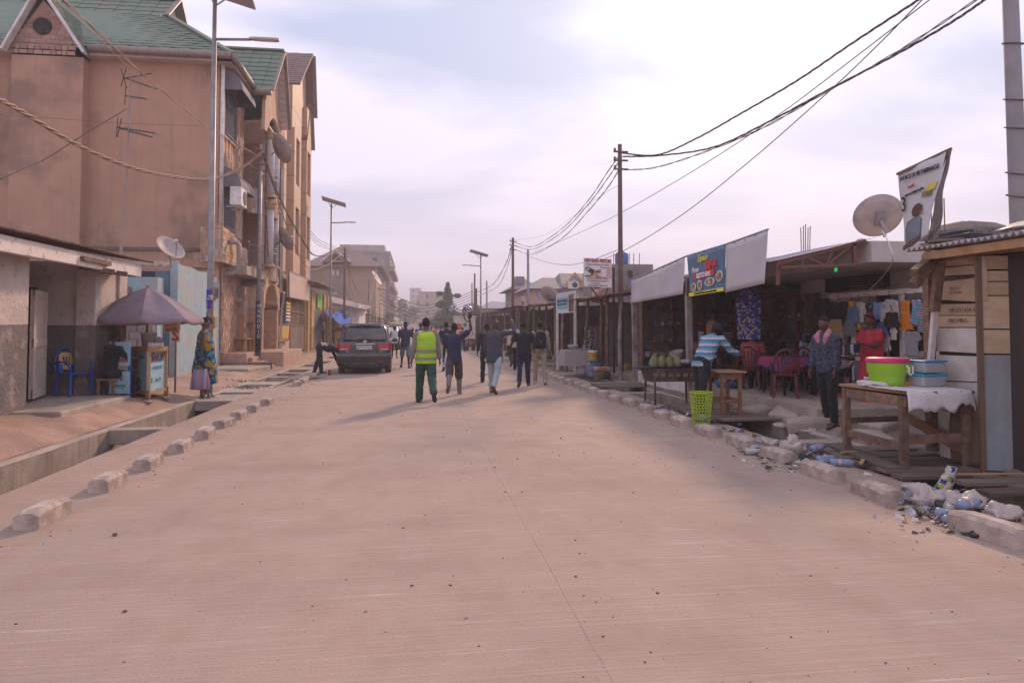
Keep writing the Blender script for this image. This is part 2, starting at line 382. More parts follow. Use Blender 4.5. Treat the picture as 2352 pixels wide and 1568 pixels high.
# ------------------------------------------------------------------ kerb blocks set out along the road edge
KERB=M('kerb_block_concrete',(.47,.37,.31),(.36,.28,.24),9,.92,.6,50,dirt=(.17,.13,.11),dscale=5,damt=.6,var=.1)
def kerb_mesh(seed):
 w,h,l,ch=.19,.145,.54,.032;mb=MB();rs=[]
 for i in range(7):
  y=-l/2+l*i/6;e=.012 if i in (0,6) else 0
  prof=[(-w/2,-.03),(w/2,-.03),(w/2,h-ch-e),(w/2-ch-e,h-e),(-w/2+ch+e,h-e),(-w/2,h-ch-e)]
  rs.append([V((x,y,z))+V((noise.noise((x*20,y*9,seed)),noise.noise((z*20,y*9,seed+5))*.8,noise.noise((x*17,y*11,seed+9))))*.0055 for x,z in prof])
 mb.rings(rs);return mb.mesh('kerb_block')
KM=[kerb_mesh(s) for s in range(5)]
left_y=[a+.27 for a in (6.19,7.43,8.49,9.66,10.77,11.91,12.96,14.05,15.28)]
right_y=[a+.27 for a in (4.72,6.02,6.96,7.96,8.93,10,10.99,11.97,12.93,13.99)]+[15.2+.95*i for i in range(24)]
def ordinal(i): return ['first','second','third','fourth','fifth','sixth','seventh','eighth','ninth','tenth','eleventh','twelfth'][i]
for i,y in enumerate(left_y):
 o=OBJ('kerb_block',KM[i % 5],KERB);o.location=(-3.03+.02*math.sin(i*7),y,0);o.rotation_euler=(0,R(rnd.uniform(-3,3)),R(rnd.uniform(-5,5)));o.scale=(1,rnd.uniform(.92,1.06),rnd.uniform(.95,1.12))
 T(o,f'chamfered concrete kerb block on the left road edge, {ordinal(i)} from the camera','kerb block','kerb blocks along the left edge')
for i,(y,dx) in enumerate([(20.4,0),(21.3,.03),(22.1,-.02),(22.9,.05),(23.7,0)]):
 o=OBJ('kerb_block',KM[(i+2) % 5],KERB);o.location=(-3.2+dx,y,0);o.rotation_euler=(0,0,R([12,-6,4,-3,2][i]))
 T(o,f'concrete kerb block in the short row behind the parked car, {ordinal(i)} from the camera','kerb block','kerb blocks by the parked car')
for i,y in enumerate(right_y):
 o=OBJ('kerb_block',KM[(i*3+1) % 5],KERB);o.location=(4.33+.03*math.sin(i*5),y,0);o.rotation_euler=(0,R(rnd.uniform(-4,4)),R(rnd.uniform(-6,6)));o.scale=(1.05,rnd.uniform(.92,1.1),rnd.uniform(.95,1.15))
 if i < 12: T(o,f'chamfered concrete kerb block on the right road edge, {ordinal(i)} from the camera','kerb block','kerb blocks along the right edge')
 else: T(o,'small concrete kerb block far down the right road edge past the food stall','kerb block','far kerb blocks along the right edge')
DYL=.95     # depth correction of the surveyed left frontage
# ------------------------------------------------------------------ pieces laid in courses: the largest 300 are parts, the rest one joined part
UNIT=MB().box(-.5,.5,-.5,.5,-.5,.5).mesh('unit')
def unit_mesh(mat,bevel=.0):
 k=('u',mat.name)
 if k not in MATS:
  b=MB();b.box(-.5,.5,-.5,.5,-.5,.5);MATS[k]=b.mesh('piece',False,[mat])
 return MATS[k]
def piece(name,mat,Mx,parent,world=True):
 o=OBJ(name,unit_mesh(mat),None,parent,world);o.matrix_basis=Mx;return o
def pieces(name,lst,parent,limit=300,stuffname=None):
 """lst of (matrix, material); nearest ones single"""
 lst=sorted(lst,key=lambda a: (a[0].translation-CP).length)
 for Mx,m in lst[:limit]: piece(name,m,Mx,parent)
 rest=lst[limit:]
 if rest:
  ms=list({m.name: m for _,m in rest}.values());idx={m.name: i for i,m in enumerate(ms)}
  b=MB()
  for Mx,m in rest: b.mat(idx[m.name]);b.box(-.5,.5,-.5,.5,-.5,.5,Mx)
  T(b.build(stuffname or name+'_field',ms,parent,True),kind='stuff')
def mx(o,u,v,su,sv,sn):
 """box matrix: centre o, axes u,v, sizes"""
 u=V(u).normalized();v=V(v).normalized();n=u.cross(v)
 m=Matrix((u*su,v*sv,n*sn)).transposed().to_4x4();m.translation=V(o);return m
def cladding(o,u,v,W,H,tw,th,mats,th_n=.03,holes=(),vert=False,seed=1,gap=.008):
 """random-width courses of stone facing on the plane o+u*a+v*b"""
 r=random.Random(seed);out=[];o=V(o);u=V(u).normalized();v=V(v).normalized();n=u.cross(v)
 A,B=(H,W) if vert else (W,H)
 b=0
 while b < B-.01:
  hh=min(r.uniform(*th),B-b);a=-r.random()*tw[0]
  while a < A:
   ww=r.uniform(*tw);a0,a1=max(a,0),min(a+ww,A);a += ww
   if a1-a0 < .03: continue
   ca,cb=(a0+a1)/2,b+hh/2
   x,y=(cb,ca) if vert else (ca,cb)
   if any(h0 < x < h1 and g0 < y < g1 for h0,h1,g0,g1 in holes): continue
   su,sv=(hh-gap,a1-a0-gap) if vert else (a1-a0-gap,hh-gap)
   t=th_n*r.uniform(.5,1.2)
   out.append((mx(o+u*x+v*y+n*(t/2),u,v,su,sv,t),r.choice(mats)))
  b += hh
 return out
ST=[M('stone_tan',(.46,.29,.19),(.38,.22,.14),9,.8,.4,40),M('stone_pale',(.52,.38,.28),(.45,.31,.22),9,.8,.4,40),M('stone_rose',(.36,.205,.15),(.30,.17,.13),9,.8,.4,40),M('stone_grey',(.33,.27,.25),(.26,.21,.195),9,.8,.4,40),M('stone_orange',(.47,.25,.13),(.40,.2,.11),9,.8,.4,40)]
PLASTER=M('terracotta_plaster',(.44,.258,.178),(.39,.228,.158),1.1,.92,.35,9,dirt=(.17,.115,.09),dscale=.45,damt=.6,dlo=.51,dhi=.63,streak=.22)
GUT=M('gutter_zinc',(.30,.23,.20),(.24,.185,.165),5,.55,.1,30,metal=.3,dirt=(.14,.1,.085),dscale=4,damt=.4)
GREEN=M('green_metal_tile',(.12,.19,.12),(.17,.2,.15),2.2,.6,.1,30,dirt=(.20,.18,.15),dscale=1.1,damt=.75,var=.06)
BROWNT=M('brown_metal_tile',(.26,.165,.135),(.20,.125,.105),2.2,.6,.1,30,dirt=(.14,.11,.1),dscale=1.1,damt=.5,var=.08)
SOFFIT=M('soffit_board',(.52,.44,.39),(.46,.38,.34),3,.7,dirt=(.3,.22,.18),dscale=2,damt=.4,var=.06)
IRON=M('painted_iron',(.16,.155,.18),(.12,.115,.13),8,.55)
GLASS_D=M('dark_glass',(.03,.03,.035),rough=.12,spec=.6)

def slope_tiles(p00,p10,p01,p11,tw,tl,mats,clip=None,seed=0,lift=.03):
 """stepped metal tiles over the roof quad p00 (eave a) p10 (eave b) p01/p11 (ridge)"""
 p00,p10,p01,p11=map(V,(p00,p10,p01,p11));out=[];r=random.Random(seed)
 L_=((p01-p00).length+(p11-p10).length)/2;nr=max(1,int(L_/tl))
 nrm=(p10-p00).cross(p01-p00).normalized()
 if nrm.z < 0: nrm=-nrm
 for i in range(nr):
  a0,a1=i/nr,(i+1.08)/nr
  A0,B0=p00.lerp(p01,a0),p10.lerp(p11,a0);A1,B1=p00.lerp(p01,a1),p10.lerp(p11,a1)
  w=(B0-A0).length;nc=max(1,round(w/tw));dr=(B0-A0)/nc
  up=(A1+B1)/2-(A0+B0)/2
  up_n=up.normalized();ux=dr.normalized();up_o=(up_n-ux*up_n.dot(ux)).normalized()
  h=(A1-A0).dot(up_o)
  # tilted so that each course steps over the one below
  for j in range(nc):
   c=A0+dr*(j+.5)+up_o*(h/2)
   sh=(A1-A0)-up_o*h
   t=up_o*1.0-nrm*(lift/max(h,.1))
   out.append((mx(c+nrm*(lift*.5+(.014 if j % 2 else 0)),ux,t.normalized(),dr.length*.965,h*1.04,.022),r.choice(mats)))
 return out

# ================================================================== three-storey house with the green roof
XF,YF=-7.1,26.2
H=E('green_roofed_house',(XF-4,YF+4,0),'three-storey terracotta house with green tiled roof and stone-clad balconies','house')
ze=11.45
mb=MB()
mb.box(-24,XF-.02,YF,YF+.3,0,ze-.05)                 # blank side wall seen from the street
mb.box(XF-.3,XF,YF+.3,29.9,0,ze-.05)
mb.box(XF-.3,XF,33.3,34.6,0,ze-.05)
mb.box(XF-2.6,XF-2.3,29.9,33.3,0,ze-.05)             # loggia back wall
mb.box(XF-2.6,XF-.3,29.6,29.9,0,ze-.06);mb.box(XF-2.6,XF-.3,33.3,33.6,0,ze-.06)
mb.box(-24,XF,34.3,34.6,0,ze-.05)
w=mb.build('wall',PLASTER,H,True)
# thin damp ledge and wall-head band
MB().box(-24,XF,YF-.06,YF,4.35,4.47).build('ledge',M('damp_ledge',(.15,.10,.08),(.2,.13,.1),6,.95,.5),H,True)
# projecting bay with stone-pattern gable
bx0,bx1=PY(22,300,YF-.5+DYL).x,PY(188,300,YF-.5+DYL).x
MB().box(bx0,bx1,YF-.5,YF,0,ze-.05).build('bay_wall',PLASTER,H,True)
gz0=PY(100,128,YF-.5+DYL).z;ga=PY(100,0,YF-.5+DYL)
b=MB();b.prism([V((bx0,YF-.5,gz0)),V((bx1,YF-.5,gz0)),V((bx1,YF-.5,gz0+.35)),V((ga.x,YF-.5,ga.z)),V((bx0,YF-.5,gz0+.35))],V((0,.5,0)))
g=b.build('gable_panel',M('gable_mortar',(.42,.30,.25),rough=.9),H,True)
lst=[];r=random.Random(4);TR=[M('gable_tile',(.36,.20,.15),(.30,.165,.13),8,.8),M('gable_tile_b',(.43,.27,.21),(.37,.22,.17),8,.8)]
z=gz0+.03
while z < ga.z-.15:
 half=(bx1-bx0)/2*max(0,min(1,(ga.z-z-.12)/(ga.z-gz0-.35)));x=ga.x-half+.05
 while x < ga.x+half-.12:
  ww=r.uniform(.16,.30);lst.append((mx((x+ww/2,YF-.508,z+.09),(1,0,0),(0,math.sin(.1*r.uniform(-1,1)),1),ww-.025,.15*r.uniform(.8,1.05),.02),r.choice(TR)));x += ww
 z += .175
pieces('gable_stone',lst,H,130)
MB().lathe([(.0,0),(.30,0),(.30,.06),(.24,.07)],18,(0,0,0),Matrix.Translation((ga.x,YF-.51,ga.z-.95)) @ Matrix.Rotation(R(90),4,'X')).build('gable_vent',DARK,g,True)
for i in range(5): piece('vent_slat',GUT,mx((ga.x,YF-.565,ga.z-1.13+.09*i),(1,0,0),(0,.5,1),.46,.05,.012),g)
for sx,xx in ((-1,bx0-.15),(1,bx1+.15)):
 MB().bar((xx,YF-.75,gz0+.05),(ga.x,YF-.75,ga.z+.35),.08,.30,(0,1,0)).build('barge_board',WHITE,H,True)
# main dutch-hip roof
X_e,Yr,zr,Xg=-6.6,31.0,15.55,-10.1
zg=14.35
ev=[V((-24,YF-.5,ze)),V((X_e,YF-.5,ze)),V((X_e,29.6,ze)),V((-24,Yr,zr)),V((Xg,Yr,zr)),V((Xg,29.75,zg))]
b=MB();b.add([ev[0],ev[1],ev[5],ev[4],ev[3]],[(0,1,2,3,4)]);b.add([ev[1],V((X_e,35.2,ze)),V((Xg,32.2,zg)),ev[5]],[(0,1,2,3)])
b.add([V((-24,36,ze)),V((-24,Yr,zr)),V((Xg,Yr,zr)),V((Xg,32.2,zg)),V((X_e,35.2,ze))],[(0,1,2,3,4)])
rf=b.build('roof',GREEN,H,True)
lst=slope_tiles((-21,YF-.5,ze),(X_e,YF-.5,ze),(-21,29.75,zg),(Xg,29.75,zg),.36,.36,[GREEN],seed=2)
lst += slope_tiles((-21,29.75,zg),(Xg,29.75,zg),(-21,Yr,zr),(Xg,Yr,zr),.36,.36,[GREEN],seed=3)
pieces('roof_tile',lst,rf,300)
MB().bar(ev[1]+V((0,0,.06)),ev[5]+V((0,0,.08)),.30,.06).build('hip_cap',GREEN,rf,True)
MB().bar((Xg,Yr,zr+.05),(-24,Yr,zr+.05),.3,.08).build('ridge_cap',GREEN,rf,True)
b=MB();b.prism([V((Xg-.3,29.6,zg-.05)),V((Xg-.3,Yr,zr-.12)),V((Xg-.3,32.3,zg-.05))],V((.06,0,0)));b.build('gablet',SOFFIT,rf,True)
for a in ((29.45,zg-.05),(32.45,zg-.05)): MB().bar((Xg+.02,a[0],a[1]),(Xg+.02,Yr,zr+.08),.06,.2,(1,0,0)).build('gablet_board',GUT,rf,True)
# little bay roof: two green slopes behind the barge boards
for sx,xx in ((-1,bx0-.15),(1,bx1+.15)):
 b=MB();b.add([V((xx,YF-.72,gz0+.12)),V((ga.x,YF-.72,ga.z+.44)),V((ga.x,YF+3.2,ga.z+.44)),V((xx,YF-.2,gz0+.12))],[(0,1,2,3)])
 b.build('bay_roof',GREEN,rf,True,solid=.04)
 lst=slope_tiles((xx,YF-.2,gz0+.14),(xx,YF-.72,gz0+.14),(ga.x,YF+2.6,ga.z+.42),(ga.x,YF-.72,ga.z+.42),.3,.3,[GREEN],seed=5);pieces('bay_roof_tile',lst,rf,40)
# gutters
def gutter(p0,p1,name='gutter',par=rf,r=.13):
 p0,p1=V(p0),V(p1);b=MB();b.tube([p0,p1],r,10);o=b.build(name,GUT,par,True,True)
 n=max(1,int((p1-p0).length/.9))
 for i in range(1,n+1):
  q=p0.lerp(p1,i/(n+1));d=(p1-p0).normalized()*.02;MB().tube([q-d,q+d],r*1.07,10).build('gutter_strap',GUT,o,True)
 return o
gutter((bx1+.2,YF-.58,ze-.08),(X_e,YF-.58,ze-.10));gutter((-24,YF-.58,ze-.08),(bx0-.2,YF-.58,ze-.08));gutter((X_e+.05,YF-.5,ze-.1),(X_e+.05,29.0,ze-.12))
MB().box(-24,X_e,YF-.46,YF,ze-.28,ze-.14).build('eave_soffit',SOFFIT,rf,True)
MB().box(XF,X_e,YF-.46,29.1,ze-.281,ze-.141).build('eave_soffit',SOFFIT,rf,True)
MB().tube([(XF+.12,YF-.12,ze-.3),(XF+.12,YF-.12,5.4)],.07,8).build('downpipe',WHITE,H,True,True)
# cross gable over the balconies
Xg2,Ye0,Yrg,Ye1,zeg,zrg=-5.85,29.1,31.6,33.1,11.25,13.8
b=MB();b.add([V((Xg2,Ye0,zeg)),V((-10,Ye0,zeg)),V((-10,Yrg,zrg)),V((Xg2,Yrg,zrg)),V((Xg2,Ye1,zeg)),V((-10,Ye1,zeg))],[(0,3,2,1),(3,4,5,2)])
cg=b.build('cross_gable_roof',GREEN,H,True,solid=.05)
lst=slope_tiles((-9.6,Ye0,zeg+.03),(Xg2,Ye0,zeg+.03),(-9.6,Yrg,zrg+.03),(Xg2,Yrg,zrg+.03),.40,.36,[GREEN],seed=6);pieces('roof_tile',lst,cg,110)
gutter((-7.0,Ye0-.08,zeg-.08),(Xg2,Ye0-.08,zeg-.08),'gutter',cg,.14)
MB().bar((Xg2+.05,Yrg,zrg+.07),(-10,Yrg,zrg+.07),.3,.08).build('ridge_cap',GREEN,cg,True)
for k in range(12):       # boarded soffit of the far verge, facing the camera
 t0,t1=k/12,(k+.94)/12
 a,c=V((Xg2-.02,Yrg,zrg-.1)),V((Xg2-.02,Ye1,zeg-.55))
 piece('soffit_panel',SOFFIT,mx(a.lerp(c,(t0+t1)/2)+V((-.28,-.02,0)),(1,0,0),(c-a),.56,(c-a).length*(t1-t0),.03),cg)
MB().bar((Xg2+.03,Yrg,zrg+.02),(Xg2+.03,Ye1+.02,zeg-.5),.05,.2,(1,0,0)).build('verge_board',GUT,cg,True)
MB().bar((Xg2+.03,Yrg,zrg+.02),(Xg2+.03,Ye0,zeg+.02),.05,.16,(1,0,0)).build('verge_board',GUT,cg,True)
b=MB();arc=[V((Xg2-.45,Ye0+.4,zeg-.3)),V((Xg2-.45,Yrg,zrg-.35)),V((Xg2-.45,Ye1-.1,zeg-.3))]
arch=[V((Xg2-.45,29.75+3.5*(i/12),9.75+1.0*math.sin(math.pi*i/12))) for i in range(13)]
b.prism(arc+[V((Xg2-.45,33.6,9.0))]+arch[::-1]+[V((Xg2-.45,29.4,9.75))],V((.14,0,0)));gp=b.build('gable_wall',ST[1],H,True)
hol=[]
lst=cladding((Xg2-.31,33.9,9.6),(0,-1,0),(0,0,1),4.3,4.0,(.28,.5),(.10,.16),[ST[0],ST[1],ST[1],ST[4]],.025,vert=True,seed=9)
def in_gable(p):
 t=(p.y-29.6)/3.9
 if p.z > zrg-.5-abs(p.y-31.6)*1.0: return False
 return p.z > 9.85+1.0*math.sin(math.pi*max(0,min(1,(p.y-29.75)/3.5)))
pieces('facing_stone',[q for q in lst if in_gable(q[0].translation)],gp,90)
b=MB();b.prism([V((-9.4,29.9,9.9)),V((Xg2-.4,29.9,10.2)),V((Xg2-.4,33.4,10.2)),V((-9.4,33.4,9.9))],V((0,0,.08)));b.build('loggia_ceiling',SOFFIT,H,True)
# facade stone around the windows
lst=cladding((XF,YF+.02,5.2),(0,1,0),(0,0,1),3.6,5.9,(.28,.5),(.10,.17),[ST[0],ST[1],ST[4],ST[1],ST[2]],.03,holes=[(.30,2.2,.05,1.75),(.30,2.2,3.35,5.45)],vert=True,seed=12)
pieces('facing_stone',lst,w,200)
lst=cladding((XF,33.3,.64),(0,1,0),(0,0,1),1.3,3.3,(.25,.5),(.10,.16),ST,.03,vert=True,seed=13);pieces('facing_stone',lst,w,50)
# grilled windows with curved awnings
def grille_window(y0,y1,z0,z1,name='window'):
 fr=MB().box(XF-.02,XF+.045,y0,y1,z0,z1).build(name,GLASS_D,H,True)
 b=MB();b.box(XF-.01,XF+.09,y0-.05,y0,z0-.05,z1+.05);b.box(XF-.01,XF+.09,y1,y1+.05,z0-.05,z1+.05);b.box(XF-.011,XF+.088,y0,y1,z0-.05,z0);b.build('frame',SOFFIT,fr,True)
 n=10
 for i in range(n):
  y=y0+(y1-y0)*(i+.5)/n;MB().bar((XF+.12,y,z0),(XF+.12,y,z1),.022).build('bar',IRON,fr,True)
 for zz in (z0+.08,z0+(z1-z0)*.66,z0+(z1-z0)*.74): MB().bar((XF+.125,y0,zz),(XF+.125,y1,zz),.03).build('rail',IRON,fr,True)
 aw=MB();n=7;prof=[(XF+.03+.72*math.sin(math.pi/2*i/n),z1+.55-.75*(1-math.cos(math.pi/2*i/n))) for i in range(n+1)]
 aw.grid(n,1,lambda u,v: V((prof[round(u*n)][0],y0-.25+(y1-y0+.5)*v,prof[round(u*n)][1])))
 for yy in (y0-.25,y1+.25): aw.add([V((XF+.03,yy,z1-.2))]+[V((p[0],yy,p[1])) for p in prof],[tuple(range(n+2))])
 aw.build('awning',M('awning_cloth',(.13,.115,.14),(.17,.15,.17),4,.8,dirt=(.25,.2,.17),dscale=3,damt=.4),fr,True,solid=.015)
 return fr
grille_window(26.6,28.3,8.75,10.55);grille_window(26.6,28.3,5.25,6.95)
# balconies: slabs, curved stone parapet, railings, column pairs
for zs,zp in ((4.15,0),(7.1,1)):
 n=10;b=MB();pts=[(XF-2.3,29.9)]+[(-6.75+.75*math.sin(math.pi*i/n),29.75+3.6*i/n) for i in range(n+1)]+[(XF-2.3,33.3)]
 b.prism([V((x,y,zs-.22)) for x,y in pts],V((0,0,.22)));sl=b.build('balcony_slab',CONC,H,True)
 b=MB();cur=pts[1:-1]
 zb,zt=(zs-.55,zs+.02) if not zp else (zs-.75,zs+.28)
 b.rings([[V((x,y,zb)),V((x+.0,y,zt)),V((x-.14,y,zt)),V((x-.14,y,zb))] for x,y in cur]);par=b.build('balcony_parapet',ST[0],H,True)
 lst=[]
 for i in range(n):
  p,q=V((*cur[i],zb)),V((*cur[i+1],zb));lst += cladding(p,q-p,(0,0,1),(q-p).length,zt-zb,(.25,.5),(.09,.13),[ST[0],ST[1],ST[2],ST[3],ST[4]],.02,vert=True,seed=20+i+zp*30)
 pieces('facing_stone',lst,par,120)
 rl=MB();top=zt+.85
 cc=[V((x-.06,y,0)) for x,y in cur]
 for zz in (zt+.08,top-.22,top): rl.tube([c+V((0,0,zz)) for c in cc],.022,6)
 railing=rl.build('railing',IRON,H,True)
 for i in range(28):
  t=i/27*n;k=min(int(t),n-1);c=cc[k].lerp(cc[k+1],t-k)
  MB().cyl(c+V((0,0,zt)),c+V((0,0,top-.22)),.012,n=6).build('baluster',IRON,railing,True)
 for k in (0,3,7,10): MB().cyl(cc[k]+V((0,0,zt)),cc[k]+V((0,0,top+.06)),.03,n=8).build('post',IRON,railing,True);MB().ball(cc[k]+V((0,0,top+.1)),.05,8,6).build('finial',ST[1],railing,True,True)
 for yy in (30.6,31.75):
  zc0,zc1=zs,(zs+2.75 if zp == 0 else 9.9);xx=-6.15
  cl=MB().lathe([(.17,zc0),(.17,zc1-.3)],16,(xx,yy,0)).build('column',M('column_plaster',(.55,.50,.50),(.48,.43,.43),5,.8,dirt=(.33,.27,.25),dscale=3,damt=.5),H,True,True)
  MB().lathe([(.18,zc1-.3),(.24,zc1-.2),(.22,zc1-.12),(.27,zc1-.05),(.27,zc1)],16,(xx,yy,0)).build('capital',M('ochre_stone',(.42,.29,.16),(.36,.24,.13),6,.8),cl,True)
  MB().lathe([(.26,zc0),(.26,zc0+.06),(.2,zc0+.14)],16,(xx,yy,0)).build('base',MATS['ochre_stone'],cl,True)
BLK=M('grey_blockwork',(.22,.19,.175),(.17,.145,.135),4,.95,.4,30,var=.12)
lst=[(mx((XF-2.28,30.05+.4*j+(.2 if i % 2 else 0),4.3+.2*i),(0,1,0),(0,0,1),.385,.185,.03),BLK) for i in range(30) for j in range(8)]
pieces('concrete_block',lst,w,150)
# dark party-wall strip beyond the gable
MB().box(XF+.3,-6.45,34.7,35.5,.4,11.2).build('party_wall',M('sooty_concrete',(.13,.115,.11),(.2,.175,.165),2,.95,.4,dirt=(.06,.05,.05),dscale=1,damt=.6,streak=.5),H,True)
# stone parapet box low on the corner, with its notched top and drain pipe
pzb,pzt=3.95,5.22
b=MB();poly=[(25.85,pzb),(29.95,pzb),(29.95,4.72),(29.35,4.85),(29.0,4.62),(28.7,4.95),(28.2,4.75),(27.9,5.05),(27.3,5.1),(26.6,pzt),(25.85,pzt)]
b.prism([V((-6.86,y,z)) for y,z in poly],V((-.4,0,0)));pb=b.build('corner_parapet',ST[1],H,True)
def under(y,z):
 if y < 26.6: return z < pzt-.03
 return z < pzt-.05-(y-26.6)*.17
lst=[q for q in cladding((-6.86,25.87,pzb),(0,1,0),(0,0,1),4.0,1.25,(.25,.45),(.12,.16),[ST[0],ST[1],ST[1],ST[4]],.025,seed=31) if under(q[0].translation.y,q[0].translation.z)]
lst += cladding((-7.6,25.85,pzb),(1,0,0),(0,0,1),.74,1.25,(.2,.4),(.08,.12),ST,.025,vert=True,seed=32)
pieces('facing_stone',lst,pb,110)
MB().tube([(-6.83,26.6,4.75),(-6.55,26.75,4.75),(-6.5,26.8,4.65),(-6.5,26.8,3.75),(-6.7,26.8,3.6),(-8,26.8,3.55)],.085,10).build('drain_pipe',M('pipe_grey',(.3,.24,.22),rough=.5),H,True,True)
MB().box(-7.9,XF-.03,YF-.12,YF,3.75,4.30).build('stone_band',ST[0],H,True)
b=MB();b.box(-9.4,-6.3,27.2,33.6,3.6,3.93);b.build('floor_slab',CONC,H,True)
# ground-floor facing: ledger stone then irregular flags, arched porch, door
lst=cladding((XF+.03,26.55,.64),(0,1,0),(0,0,1),2.35,3.2,(.16,.30),(.055,.09),[ST[2],ST[0],ST[1],ST[2]],.03,vert=True,seed=41);pieces('ledger_stone',lst,w,120)
lst=cladding((XF+.32,28.95,.64),(0,1,0),(0,0,1),1.1,2.6,(.18,.38),(.16,.32),[ST[4],ST[1],ST[2],ST[3],ST[0]],.03,seed=42)
lst += cladding((XF+.02,28.95,.64),(1,0,0),(0,0,1),.3,2.6,(.1,.3),(.16,.3),ST,.02,seed=43)
MB().box(XF+.02,XF+.32,28.95,30.1,.64,3.25).build('porch_pier',ST[1],H,True);pieces('flag_stone',lst,w,60)
n=14;y0,y1,zc=30.1,32.9,2.75
o_arc=[V((-6.2,(y0+y1)/2-1.75*math.cos(math.pi*i/n),zc+1.1*math.sin(math.pi*i/n)**.9)) for i in range(n+1)]
i_arc=[V((-6.2,(y0+y1)/2-1.35*math.cos(math.pi*i/n),zc-.1+.85*math.sin(math.pi*i/n))) for i in range(n+1)]
b=MB();b.prism([V((-6.2,y0-.35,zc-.35)),V((-6.2,y0-.35,zc+.45)),V((-6.2,(y0+y1)/2-.5,zc+1.25)),V((-6.2,(y0+y1)/2+.5,zc+1.25)),V((-6.2,y1+.35,zc+.45)),V((-6.2,y1+.35,zc-.35))]+[p for p in i_arc[::-1]],V((-.9,0,0)))
pa=b.build('porch_arch',ST[1],H,True)
lst=[q for q in cladding((-6.2,y0-.35,zc-.35),(0,1,0),(0,0,1),y1-y0+.7,1.6,(.2,.4),(.1,.16),[ST[0],ST[1],ST[4]],.02,vert=True,seed=44)
  if q[0].translation.z < zc+1.2-max(0,abs(q[0].translation.y-31.5)-.5)*.6 and ((q[0].translation.y-31.5)/1.45)**2+((q[0].translation.z-zc+.1)/.95)**2 > 1]
pieces('facing_stone',lst,pa,60)
for yy in (y0-.2,y1+.2):
 MB().box(-6.85,-6.25,yy-.16,yy+.16,.64,zc-.33).build('porch_post',ST[0],H,True)
lst=cladding((-6.25,y1+.04,.64),(0,1,0),(0,0,1),.32,1.75,(.1,.2),(.12,.22),ST,.02,seed=45)+cladding((-6.25,y0-.36,.64),(0,1,0),(0,0,1),.32,1.75,(.1,.2),(.12,.22),ST,.02,seed=46)
pieces('facing_stone',lst,w,30)
dm=M('rusty_door',(.17,.125,.105),(.11,.085,.075),5,.7,.2,dirt=(.30,.21,.16),dscale=2.5,damt=.5)
dr=MB().box(XF+.08,XF+.12,30.35,32.65,.66,2.95).build('entrance_door',dm,H,True)
for yy,ang in ((31.0,0),(32.0,0)):
 b=MB()
 for a in (-.45,.45): b.box(XF+.12,XF+.16,yy+a-.03,yy+a+.03,.7,2.9)
 b.bar((XF+.14,yy-.42,.8),(XF+.14,yy+.42,1.7),.03,.05);b.bar((XF+.14,yy+.42,1.7),(XF+.14,yy-.42,2.8),.03,.05)
 b.build('door_brace',dm,dr,True)
MB().ball((XF+.17,31.5,1.7),.05,8,6).build('door_handle',BLACKM,dr,True)
# platform and steps of the entrance
TILE=M('terrace_tile',(.46,.29,.22),(.40,.25,.19),4,.6,dirt=(.28,.18,.14),dscale=2,damt=.5)
pl=E('entrance_steps',(-6,29,0),'pink tiled entrance platform with three steps before the stone-clad house','steps')
b=MB();b.box(-7.1,-5.15,28.5,33.2,-.1,.64);b.box(-7.1,-6.2,26.9,28.5,-.1,.638);b.build('platform',TILE,pl,True,bev=.015)
for k in range(3):
 b=MB();b.box(-6.2+.02,-5.75+.32*k-.3,27.25-.0+.25*(2-k)*.0,28.5,-.1,.48-.16*k);b.build('step',TILE,pl,True,bev=.012)
b=MB();b.prism([V((-7.25,26.8,-.1)),V((-6.2,26.85,-.1)),V((-5.2,26.6,-.1)),V((-5.4,27.2,-.1)),V((-6.1,27.3,-.1)),V((-7.25,27.3,-.1))],V((0,0,.42)));b.build('broken_edge',RUBBLE,pl,True,bev=.05)
b=MB();b.prism([V((-7.1,24.2,-.1)),V((-5.5,24.0,-.1)),V((-5.2,26.3,-.1)),V((-6.9,26.6,-.1))],V((0,0,.33)));b.build('lower_slab',CONC,pl,True,bev=.04)

# ================================================================== pale blue wall fragment beside the house
BLUE=M('flaking_blue_plaster',(.30,.41,.45),(.24,.335,.375),3,.9,.5,25,dirt=(.40,.33,.27),dscale=1.5,damt=.6,streak=.35)
bw=E('blue_plaster_wall',(-7.2,24,0),'flaking pale blue street wall with a broken top behind the tall lamp pole','wall')
b=MB();prof=[(21.8,3.55),(22.2,3.5),(23.0,3.52),(23.9,3.45),(24.8,3.5),(25.4,3.35),(26.0,3.4),(26.45,3.2)]
b.prism([V((-7.3,y,z)) for y,z in prof]+[V((-7.3,26.55,0)),V((-7.3,21.8,0))],V((.22,0,0)));b.build('wall',BLUE,bw,True)
b=MB();b.box(-7.09,-7.06,25.25,26.05,.1,2.15);b.build('cream_door',M('cream_door',(.48,.36,.24),(.42,.33,.25),3,.85,.2,dirt=(.30,.37,.38),dscale=2,damt=.5),bw,True)
b=MB();b.box(-7.085,-6.98,25.35,25.95,2.62,3.02);fr=b.build('recess_frame',WOOD,bw,True)
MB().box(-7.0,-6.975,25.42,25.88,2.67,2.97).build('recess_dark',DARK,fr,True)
MB().box(-7.08,-7.0,25.55,25.95,1.62,1.98).build('meter_box',M('ochre_box',(.28,.19,.08),rough=.7),bw,True,bev=.01)
